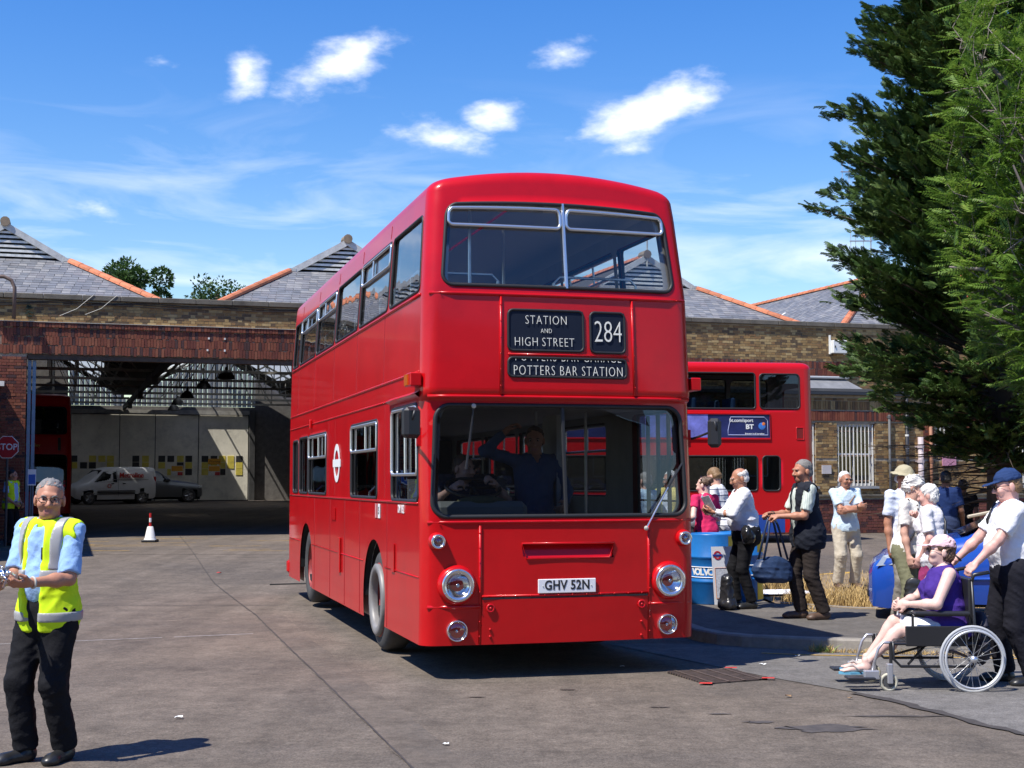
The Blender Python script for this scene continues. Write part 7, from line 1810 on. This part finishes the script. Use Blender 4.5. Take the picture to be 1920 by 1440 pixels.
def oil_drum(x, y, label, front=True):
    z = gz(y) + .118; d = empty('oil_drum', (x, y, z), 0, label, 'drum'); r = .29; H_ = .9
    mb_ = mat('drum_blue', (.015, .16, .48), .4, var=.15, vscale=5, coat=.2); my = mat('drum_yellow', (.72, .5, .02), .45, var=.15)
    prof = [(r * .97, .0), (r, .012), (r, .27), (r + .012, .285), (r + .012, .3), (r, .315), (r, .58), (r + .012, .595), (r + .012, .61), (r, .625), (r, H_ - .015), (r * .99, H_), (r * .95, H_), (r * .945, H_ - .02), (.001, H_ - .02)]
    MB().lathe(prof, 48).build('drum_body', mb_, d, True)
    b = MB(); 
    for a0 in ((-52, -12),):
        n = 8
        for i in range(n):
            a, c = R(a0[0] + (a0[1] - a0[0]) * i / n), R(a0[0] + (a0[1] - a0[0]) * (i + 1) / n)
            for z0, z1 in ((.02, .265), (.33, .56), (.64, .87)): b.add([((r + .003) * math.cos(t), (r + .003) * math.sin(t), zz) for t, zz in ((a, z0), (c, z0), (c, z1), (a, z1))], [(0, 1, 2, 3)])
    b.build('yellow_stripe', my, d)
    mw = M_WHITE
    for zz in (.345, .475):
        MB().tube([((r + .003) * math.cos(R(a)), (r + .003) * math.sin(R(a)), zz) for a in range(-165, -58, 6)], .006, 4).build('white_line', mw, d)
    if front:
        for i, ch in enumerate('VOLVO'):
            a = R(-148 + i * 12); text('lettering', ch, .115, align(((r + .004) * math.cos(a), (r + .004) * math.sin(a), .412), (math.cos(a), math.sin(a), 0), (-math.sin(a), math.cos(a), 0)), mw, d, 1, .001, bold=.005)
    return d
def street():
    oil_drum(2.60, 18.15, 'blue oil drum with white lettering and yellow stripe beside the bus'); oil_drum(3.05, 18.6, 'second blue and yellow drum just behind the bald man legs', False)
    # poster leaning on the drum
    p = empty('poster', (2.70, 17.66, gz(17.8) + .122), R(18), 'white timetable poster with red and blue roundel hung on the drum', 'poster'); M = Matrix.Rotation(R(-7), 4, 'X')
    MB().box(-.15, .15, 0, .006, .02, .75, M=M).build('sheet', mat('poster_white', (.72, .74, .78), .5), p)
    MB().box(-.12, .12, -.003, 0, .1, .48, M=M).build('print', mat('poster_print', (.55, .57, .62), .5, var=.3, vscale=40), p)
    MB().tube([M @ Vector(q) for q in ((-.12, -.004, .1), (.12, -.004, .1), (.12, -.004, .48), (-.12, -.004, .48))], .004, 4, closed=True).build('border', mat('poster_orange', (.6, .25, .1), .5), p)
    MB().lathe([(.055, 0), (.055, .003), (.036, .003), (.036, 0)], 24, 0, M @ align((-.07, -.002, .64), (0, -1, 0))).build('roundel_ring', mat('roundel_red', (.5, .02, .03), .5), p); MB().box(-.14, 0, -.008, -.005, .63, .652, M=M).build('roundel_bar', mat('roundel_blue', (.02, .04, .3), .5), p)
    text('heading', 'BUSES', .07, M @ Matrix.Translation((.08, -.003, .655)) @ Matrix.Rotation(R(90), 4, 'X'), mat('poster_ink', (.05, .05, .2), .5), p, .7, .001) if False else None
    # carrier bag at the bald man's feet
    f = Fld((-.2, -.25, 0), (.2, .25, .5), .012); f.cone((0, 0, .1), (0, .02, .36), .1, .085, .03); f.ell((0, 0, .06), (.12, .16, .09), .04); f.cut((0, 0, .005), (0, 0, -1)); f.wrinkle(.008, 34, 6); V, Q = f.mesh()
    b = np_mesh('carrier_bag', V, Q, mat('printed_black_plastic', (.02, .02, .022), .3, var=.2), None, True); b.location = (2.66, 17.25, gz(17.3) + .118); tag(b, 'black plastic carrier bag standing at the bald man feet', 'carrier bag')
    # white board lying on the pavement edge
    o = MB().box(-.42, .42, -.32, .32, 0, .012, ch=.004).build('white_board', mat('board_white', (.8, .8, .8), .5)); o.location = (3.75, 19.6, gz(19.6) + .128); o.rotation_euler = (0, 0, R(12)); tag(o, 'flat white board lying on ground behind the gilet man', 'board')
    # cone with marker post
    c = empty('traffic_cone', (-8.57, 33.0, gz(33)), 0, 'white traffic cone with red and white striped post in the yard', 'traffic cone')
    MB().box(-.17, .17, -.17, .17, 0, .06, ch=.015).build('base', M_BLK, c); MB().lathe([(.15, .06), (.125, .1), (.07, .36), (.055, .37), (.001, .37)], 20).build('cone_body', mat('cone_white', (.75, .74, .7), .5, var=.15), c, True)
    for i, m in enumerate((mat('marker_red', (.55, .02, .02), .5), M_WHITE, MATS['marker_red'])): MB().tube([(0, 0, .36 + i * .11), (0, 0, .36 + i * .11 + .1)], .03, 10).build('post_band', m, c)
    # stop sign
    s = empty('stop_sign', (-11.35, 31.2, gz(31)), R(4), 'red octagonal stop sign on a post left of the garage doorway', 'sign')
    MB().tube([(0, .03, 0), (0, .03, 2.45)], .03, 8).build('post', M_STEELD, s)
    oc = [(.27 * math.cos(R(22.5 + 45 * i)), .27 * math.sin(R(22.5 + 45 * i))) for i in range(8)]; M = Matrix.Translation((0, 0, 2.22)) @ Matrix.Rotation(R(90), 4, 'X')
    MB().prism(oc, -.012, 0, M=M).build('white_rim', M_WHITE, s); MB().prism([(x * .94, y * .94) for x, y in oc], 0, .006, M=M).build('red_plate', mat('sign_red', (.45, .02, .025), .45), s); text('lettering', 'STOP', .2, M @ Matrix.Translation((0, 0, .009)), M_WHITE, s, .95, .001, bold=.003)
    b = MB().box(-.09, .09, 0, .01, 1.35, 1.72).build('notice_plate', M_WHITE); b.location = (-11.02, 31.9, 0); b.rotation_euler = (0, 0, TH); tag(b, 'white and blue safety notice on the pier beside the stop sign', 'notice'); MB().box(-.075, .075, -.004, 0, 1.38, 1.6).build('blue_panel', mat('notice_blue', (.03, .12, .45), .5), b)
    MB().box(-.02, .02, .01, .05, -.1, 1.72).build('notice_post', M_STEELD, b)
    # pendant lamps in the garage
    labs = ['nearest large black dome lamp hanging in the garage doorway', 'second black dome lamp from the doorway in the garage', 'third black dome lamp hanging in the garage', 'fourth black dome lamp hanging deeper in the garage', 'farthest small black dome lamp hanging in the garage']
    for i, (x, y, zz) in enumerate(((-9.6, 46.5, 4.75), (-11.8, 53, 4.8), (-13.6, 58, 4.7), (-15.2, 63, 4.65), (-16.6, 68, 4.6))):
        l = empty('pendant_lamp', (x, y, zz), 0, labs[i], 'lamp', 'dome lamps hanging in the garage'); MB().lathe([(.3, 0), (.29, .03), (.24, .16), (.14, .27), (.06, .31), (.05, .4), (.001, .4)], 24).build('shade', M_BLK, l, True); MB().tube([(0, 0, .4), (0, 0, 1.1)], .012, 5).build('stem', M_BLK, l); MB().sphere((0, 0, .08), .06, 10, 6).build('bulb', M_WHITE, l, True)
    # thin lightning rod by the doorway pole: slim bamboo stick seen behind the car
    o = MB().tube([(0, 0, 0), (.95, .2, .17)], .025, 7).build('wooden_pole', mat('pale_stick', (.55, .48, .36), .7)); o.location = (6.55, 20.0, 1.17 + gz(20)); tag(o, 'pale wooden pole sticking out above the blue car', 'pole')
street()
def opposite():  # unseen block, added and raised so the windscreen reflects dark
    b = empty('reflection_building', (0, -34, 0), 0, 'dark building across the road, seen only reflected in the bus windscreen', 'building')
    MB().box(-45, 45, -8, 0, -.2, 11.5).build('wall', mat('opposite_brick', (.12, .085, .06), .9, var=.3), b); MB().add([(-46, .6, 11.4), (46, .6, 11.4), (46, -4, 14.2), (-46, -4, 14.2), (46, -8.6, 11.4), (-46, -8.6, 11.4)], [(0, 1, 2, 3), (3, 2, 4, 5)]).build('roof', mat('opposite_slate', (.08, .08, .085), .7), b)
    for i in range(14):
        w = empty('window', (-40 + i * 6, .02, 0)); w.parent = b
        MB().box(-1, 1, 0, .05, 1.2, 3.2).build('pane', mat('car_glass', (.012, .014, .016), .05, spec=.8), w); MB().tube([(-1, .05, 1.2), (1, .05, 1.2), (1, .05, 3.2), (-1, .05, 3.2)], .07, 4, closed=True).build('window_frame', M_WHITE, w)
opposite()
# ================================================================ trees
def leaf_mat(name, cols, rough=.55, trans=.25):
    m, nt, N, L, out = nodes_of(name)
    b = N.new('ShaderNodeBsdfPrincipled'); b.inputs['Roughness'].default_value = rough; b.inputs['Specular IOR Level'].default_value = .3
    g = N.new('ShaderNodeNewGeometry'); n = N.new('ShaderNodeTexNoise'); n.inputs['Scale'].default_value = 1.1; n.inputs['Detail'].default_value = 3; L.new(g.outputs['Position'], n.inputs['Vector'])
    a = N.new('ShaderNodeMath'); a.operation = 'MULTIPLY_ADD'; L.new(g.outputs['Random Per Island'], a.inputs[0]); a.inputs[1].default_value = .55; 
    s_ = N.new('ShaderNodeMath'); s_.operation = 'SUBTRACT'; L.new(n.outputs[0], s_.inputs[0]); s_.inputs[1].default_value = .28; L.new(s_.outputs[0], a.inputs[2])
    cr = N.new('ShaderNodeValToRGB'); e = cr.color_ramp.elements; e[0].color = (*cols[0], 1); e[1].color = (*cols[-1], 1)
    for i, c in enumerate(cols[1:-1]): x = e.new((i + 1) / (len(cols) - 1)); x.color = (*c, 1)
    L.new(a.outputs[0], cr.inputs[0]); L.new(cr.outputs[0], b.inputs['Base Color'])
    t = N.new('ShaderNodeBsdfTranslucent'); L.new(cr.outputs[0], t.inputs[0]); mx = N.new('ShaderNodeMixShader'); mx.inputs[0].default_value = trans; L.new(b.outputs[0], mx.inputs[1]); L.new(t.outputs[0], mx.inputs[2]); L.new(mx.outputs[0], out.inputs[0])
    return m
def place(T, P, D, U, S):
    """template T (n,3) with axis x = out, z = up; put at P (k,3) pointing D with up U and scale S"""
    D = D / np.linalg.norm(D, axis=1, keepdims=True); Y = np.cross(U, D); Y /= np.maximum(np.linalg.norm(Y, axis=1, keepdims=True), 1e-6); Z = np.cross(D, Y)
    return P[:, None] + S[:, None, None] * (T[None, :, 0:1] * D[:, None] + T[None, :, 1:2] * Y[:, None] + T[None, :, 2:3] * Z[:, None])
def spread(name, T, F, P, D, U, S, m, parent):
    V = place(T, P, D, U, S); k = len(P); n = len(T); FF = (F[None] + (np.arange(k) * n)[:, None, None]).reshape(-1, F.shape[1]); o = np_mesh(name, V.reshape(-1, 3), FF, m, parent); return o
def conifer():
    r = np.random.RandomState(11); X0, Y0 = 8.15, 23.2; base = gz(Y0)
    t = empty('conifer_tree', (X0, Y0, base), 0, 'tall dark green conifer towering over the right side of the picture', 'tree')
    mb_ = mat('conifer_bark', (.07, .05, .035), .9, var=.3); Ht = 14.5
    MB().tube([(0, 0, -.1), (.03, 0, 2), (-.05, .05, 6), (0, 0, 10), (0, 0, Ht - .4)], [.28, .24, .17, .09, .02], 10).build('trunk', mb_, t, True)
    # spray: a feathered frond, 13 narrow blades along a rib
    Tv = []; Tf = []
    def bl(p, d, l, w, drop):
        o = len(Tv); d = np.array(d, float); d /= np.linalg.norm(d); sd = np.array((-d[1], d[0], 0)); q = np.array(p, float); Tv.extend([q - sd * w * .4, q + d * l * .5 + sd * w + (0, 0, -drop * .3), q + d * l + (0, 0, -drop), q + d * l * .5 - sd * w + (0, 0, -drop * .3)]); Tf.append((o, o + 1, o + 2, o + 3))
    bl((0, 0, 0), (1, 0, 0), 1.0, .055, .12)
    for i in range(8):
        x = .08 + i * .105; l = .46 * (1 - i * .085)
        for s_ in (1, -1): bl((x, 0, -.01 - .1 * x * x), (.72, s_ * .75, 0), l * r.uniform(.85, 1.1), .05, .1 + .08 * r.rand())
    Tv = np.array(Tv); Tf = np.array(Tf)
    P, D, S = [], [], []; limbs = MB(); k = 0
    def rad(z):   # crown outline
        return np.interp(z, [1.6, 2.0, 2.4, 3.0, 3.3, 4.2, 5.4, 6.4, 7.4, 8.4, 9.3, 11, 13, 14.5], [.5, 1.1, 1.6, 2.3, 2.85, 2.7, 2.95, 2.5, 2.35, 2.35, 1.8, 1.45, .8, .1])
    z = 1.9
    while z < Ht - .2:
        na = int(9 + rad(z) * 8.5)
        for i in range(na):
            a = r.uniform(0, 2 * math.pi); L_ = rad(z) * r.uniform(.62, 1.1) * (1.12 if r.rand() < .12 else 1); zz = z + r.uniform(-.16, .16)
            rise = r.uniform(.25, .75) if z > 3.4 else r.uniform(-.05, .3)
            dv = np.array((math.cos(a), math.sin(a), rise)); dv /= np.linalg.norm(dv)
            tip = np.array((0, 0, zz)) + dv * L_
            limbs.tube([(0, 0, zz), tuple(dv * L_ * .5 + np.array((0, 0, zz - .04))), tuple(tip)], [.028, .018, .005], 4, cap=False)
            ns = int(12 + L_ * 22)
            for j in range(ns):
                q = r.uniform(.32, 1.02) ** .75; p = np.array((0, 0, zz)) + dv * L_ * q; sd = np.array((-dv[1], dv[0], 0)); w = r.uniform(-1, 1); d = dv * .9 + sd * w * .85 + np.array((0, 0, r.uniform(-.1, .75))); p = p + sd * w * .18 * (1.15 - q) * L_ * .7 + r.randn(3) * .05
                P.append(p); D.append(d); S.append(r.uniform(.13, .28) * (.75 + .25 * L_ / 2.5))
        z += .235 + .1 * r.rand()
    P = np.array(P); D = np.array(D); S = np.array(S); U = np.tile((0, 0, 1.), (len(P), 1)) + r.randn(len(P), 3) * .7
    limbs.build('limbs', mb_, t)
    m = leaf_mat('cypress_green', [(.018, .045, .012), (.042, .088, .019), (.072, .124, .028), (.13, .17, .042)], .6, .18)
    spread('crown', Tv, Tf, P, D, U, S, m, t); print('conifer', len(P) * len(Tf))
    pick = r.choice(len(P), 40); spread('brown_sprays', Tv, Tf, P[pick] + .03, D[pick], U[pick], S[pick] * .9, mat('dead_spray', (.16, .07, .03), .8, island=.3), t)
    # bare low twigs
    b = MB()
    for i in range(34):
        a = r.uniform(0, 6.283); l = r.uniform(.8, 2.3); zz = r.uniform(1.3, 2.3); dv = np.array((math.cos(a), math.sin(a), r.uniform(-.3, .15))); p0 = np.array((0, 0, zz)); mid = p0 + dv * l * .55 + (0, 0, .06); b.tube([tuple(p0), tuple(mid), tuple(p0 + dv * l)], [.018, .01, .004], 4, cap=False)
        for j in range(4): c = p0 + dv * l * r.uniform(.4, .95); b.tube([tuple(c), tuple(c + np.array((dv[0] + r.randn() * .5, dv[1] + r.randn() * .5, r.randn() * .3)) * .3)], [.006, .002], 3, cap=False)
    b.build('dead_twigs', mb_, t)
conifer()
def rowan():
    r = np.random.RandomState(5); X0, Y0 = 7.1, 14.8; t = empty('rowan_tree', (X0, Y0, gz(Y0) + .1), 0, 'light green feathery leaved tree in front of the dark conifer at the right edge', 'tree')
    mb_ = mat('rowan_bark', (.2, .17, .14), .8, var=.25, vscale=9)
    MB().tube([(0, 0, -.1), (.02, 0, 1.2), (-.06, .02, 2.2)], [.13, .11, .09], 10).build('trunk', mb_, t, True)
    Tv = []; Tf = []
    def lf(p, d, l, w):
        o = len(Tv); d = np.array(d, float); d /= np.linalg.norm(d); sd = np.array((-d[1], d[0], 0)); p = np.array(p, float)
        Tv.extend([p, p + d * l * .35 + sd * w, p + d * l + (0, 0, -.04), p + d * l * .35 - sd * w]); Tf.append((o, o + 1, o + 2, o + 3))
    for i in range(7):
        x = .18 + i * .115
        for s_ in (1, -1): lf((x, 0, -.12 * x * x), (.45, s_, -.12), .27 * math.sin(.7 + i * .3), .05)
    lf((.95, 0, -.11), (1, 0, -.1), .25, .05); lf((0, 0, 0), (1, 0, -.12), .98, .006)
    Tv = np.array(Tv); Tf = np.array(Tf); P, D, S = [], [], []; limbs = MB()
    def grow(p, d, l, rad, lev):
        n = 5; pts = [p]; dd = d / np.linalg.norm(d)
        for i in range(n):
            dd = dd + r.randn(3) * .1 + np.array((0, 0, .03 if lev < 2 else -.02)); dd /= np.linalg.norm(dd); q = pts[-1] + dd * l / n
            if (q[0] / 2.35) ** 2 + (q[1] / 2.3) ** 2 + ((q[2] - 5.2) / 3.7) ** 2 > 1 + .25 * (r.rand() - .5) or (q[2] < 2.6 and q[0] < -1.4): break
            pts.append(q)
        if len(pts) < 2: return
        n = len(pts) - 1
        limbs.tube([tuple(q) for q in pts], [rad * (1 - .55 * i / n) for i in range(n + 1)], 6 if lev < 2 else 4, cap=False)
        if lev < 3:
            for i in range((5, 5, 5)[lev]):
                q = pts[min(n, 1 + int(r.rand() * n))]; a = r.randn(3); a -= dd * (a @ dd); a /= np.linalg.norm(a); grow(q, dd * .75 + a * .75, l * r.uniform(.5, .72), rad * .5, lev + 1)
        if lev >= 2:
            for q in pts[1:]:
                for j in range(2 if r.rand() < .5 else 3):
                    a = r.randn(3); a[2] = abs(a[2]) * .3; a /= np.linalg.norm(a); P.append(q); D.append(a * .8 + dd * .5 + np.array((0, 0, -.12))); S.append(r.uniform(.19, .29))
    for (dx, dy, dz, l) in ((-.75, -.1, .75, 3.2), (-.5, .35, .95, 3.4), (-.15, -.3, 1, 3.9), (-.95, -.3, .35, 2.4), (-.45, -.45, .9, 3.4), (.3, .2, 1, 3.6), (.7, -.1, .7, 3), (-.7, .25, .55, 2.8), (-.25, .1, 1.2, 4.2), (-.4, -.1, 1.3, 4.6)):
        grow(np.array((-.06, .02, 1.7 + r.rand() * .7)), np.array((dx, dy, dz)), l, .05, 0)
    P = np.array(P); D = np.array(D); S = np.array(S); U = np.tile((0, 0, 1.), (len(P), 1)) + r.randn(len(P), 3) * .45
    limbs.build('limbs', mb_, t, True)
    m = leaf_mat('rowan_green', [(.06, .13, .016), (.11, .21, .026), (.17, .28, .04), (.27, .34, .06)], .5, .42)
    spread('crown', Tv, Tf, P, D, U, S, m, t); print('rowan', len(P) * len(Tf), len(limbs.f))
    b = MB()
    for i in r.choice(len(P), 26):
        for j in range(14): b.sphere(tuple(P[i] + r.randn(3) * (.035, .035, .018)), .011, 5, 4)
    o = b.build('berries', mat('rowan_berry', (.42, .1, .03), .5), t); o['kind'] = 'stuff'
rowan()
def back_tree(x, y, z0, h, w, seed, label, n):
    r = np.random.RandomState(seed); t = empty('background_tree', (x, y, 0), 0, label, 'tree', 'trees behind the garage roof')
    MB().tube([(0, 0, 0), (.1, 0, z0 + h * .35), (0, .1, z0 + h * .6)], [.35, .25, .12], 8).build('trunk', MATS['conifer_bark'], t, True)
    C = []; 
    for i in range(34): a = r.uniform(0, 6.283); q = math.sqrt(r.rand()) * w * .8; zz = z0 + h * (.1 + .75 * r.rand()) ; C.append((q * math.cos(a), q * math.sin(a), zz - .12 * h * (q / w) ** 2, r.uniform(.5, .95)))
    P, D = [], []
    for i in range(n):
        c = C[r.randint(len(C))]; v = r.randn(3); v /= np.linalg.norm(v); P.append(np.array(c[:3]) + v * c[3] * r.uniform(.75, 1.08)); D.append(v + r.randn(3) * .6)
    T = np.array([(0, 0, 0), (.45, .28, .05), (1, 0, -.1), (.45, -.28, .05)]); spread('crown', T, np.array([(0, 1, 2, 3)]), np.array(P), np.array(D), r.randn(n, 3), r.uniform(.16, .34, n), leaf_mat('leaf_%d' % seed, [(.02, .045, .012), (.035, .075, .018), (.055, .105, .022), (.085, .14, .03)], .5, .2), t)
back_tree(-25.0, 88, 10.2, 4.9, 5.0, 2, 'rounded green tree rising between the two left slate roofs', 17000)
back_tree(-19.7, 92, 11.4, 3.4, 2.1, 3, 'smaller sparse tree right of the rounded one behind the garage roof', 2200)
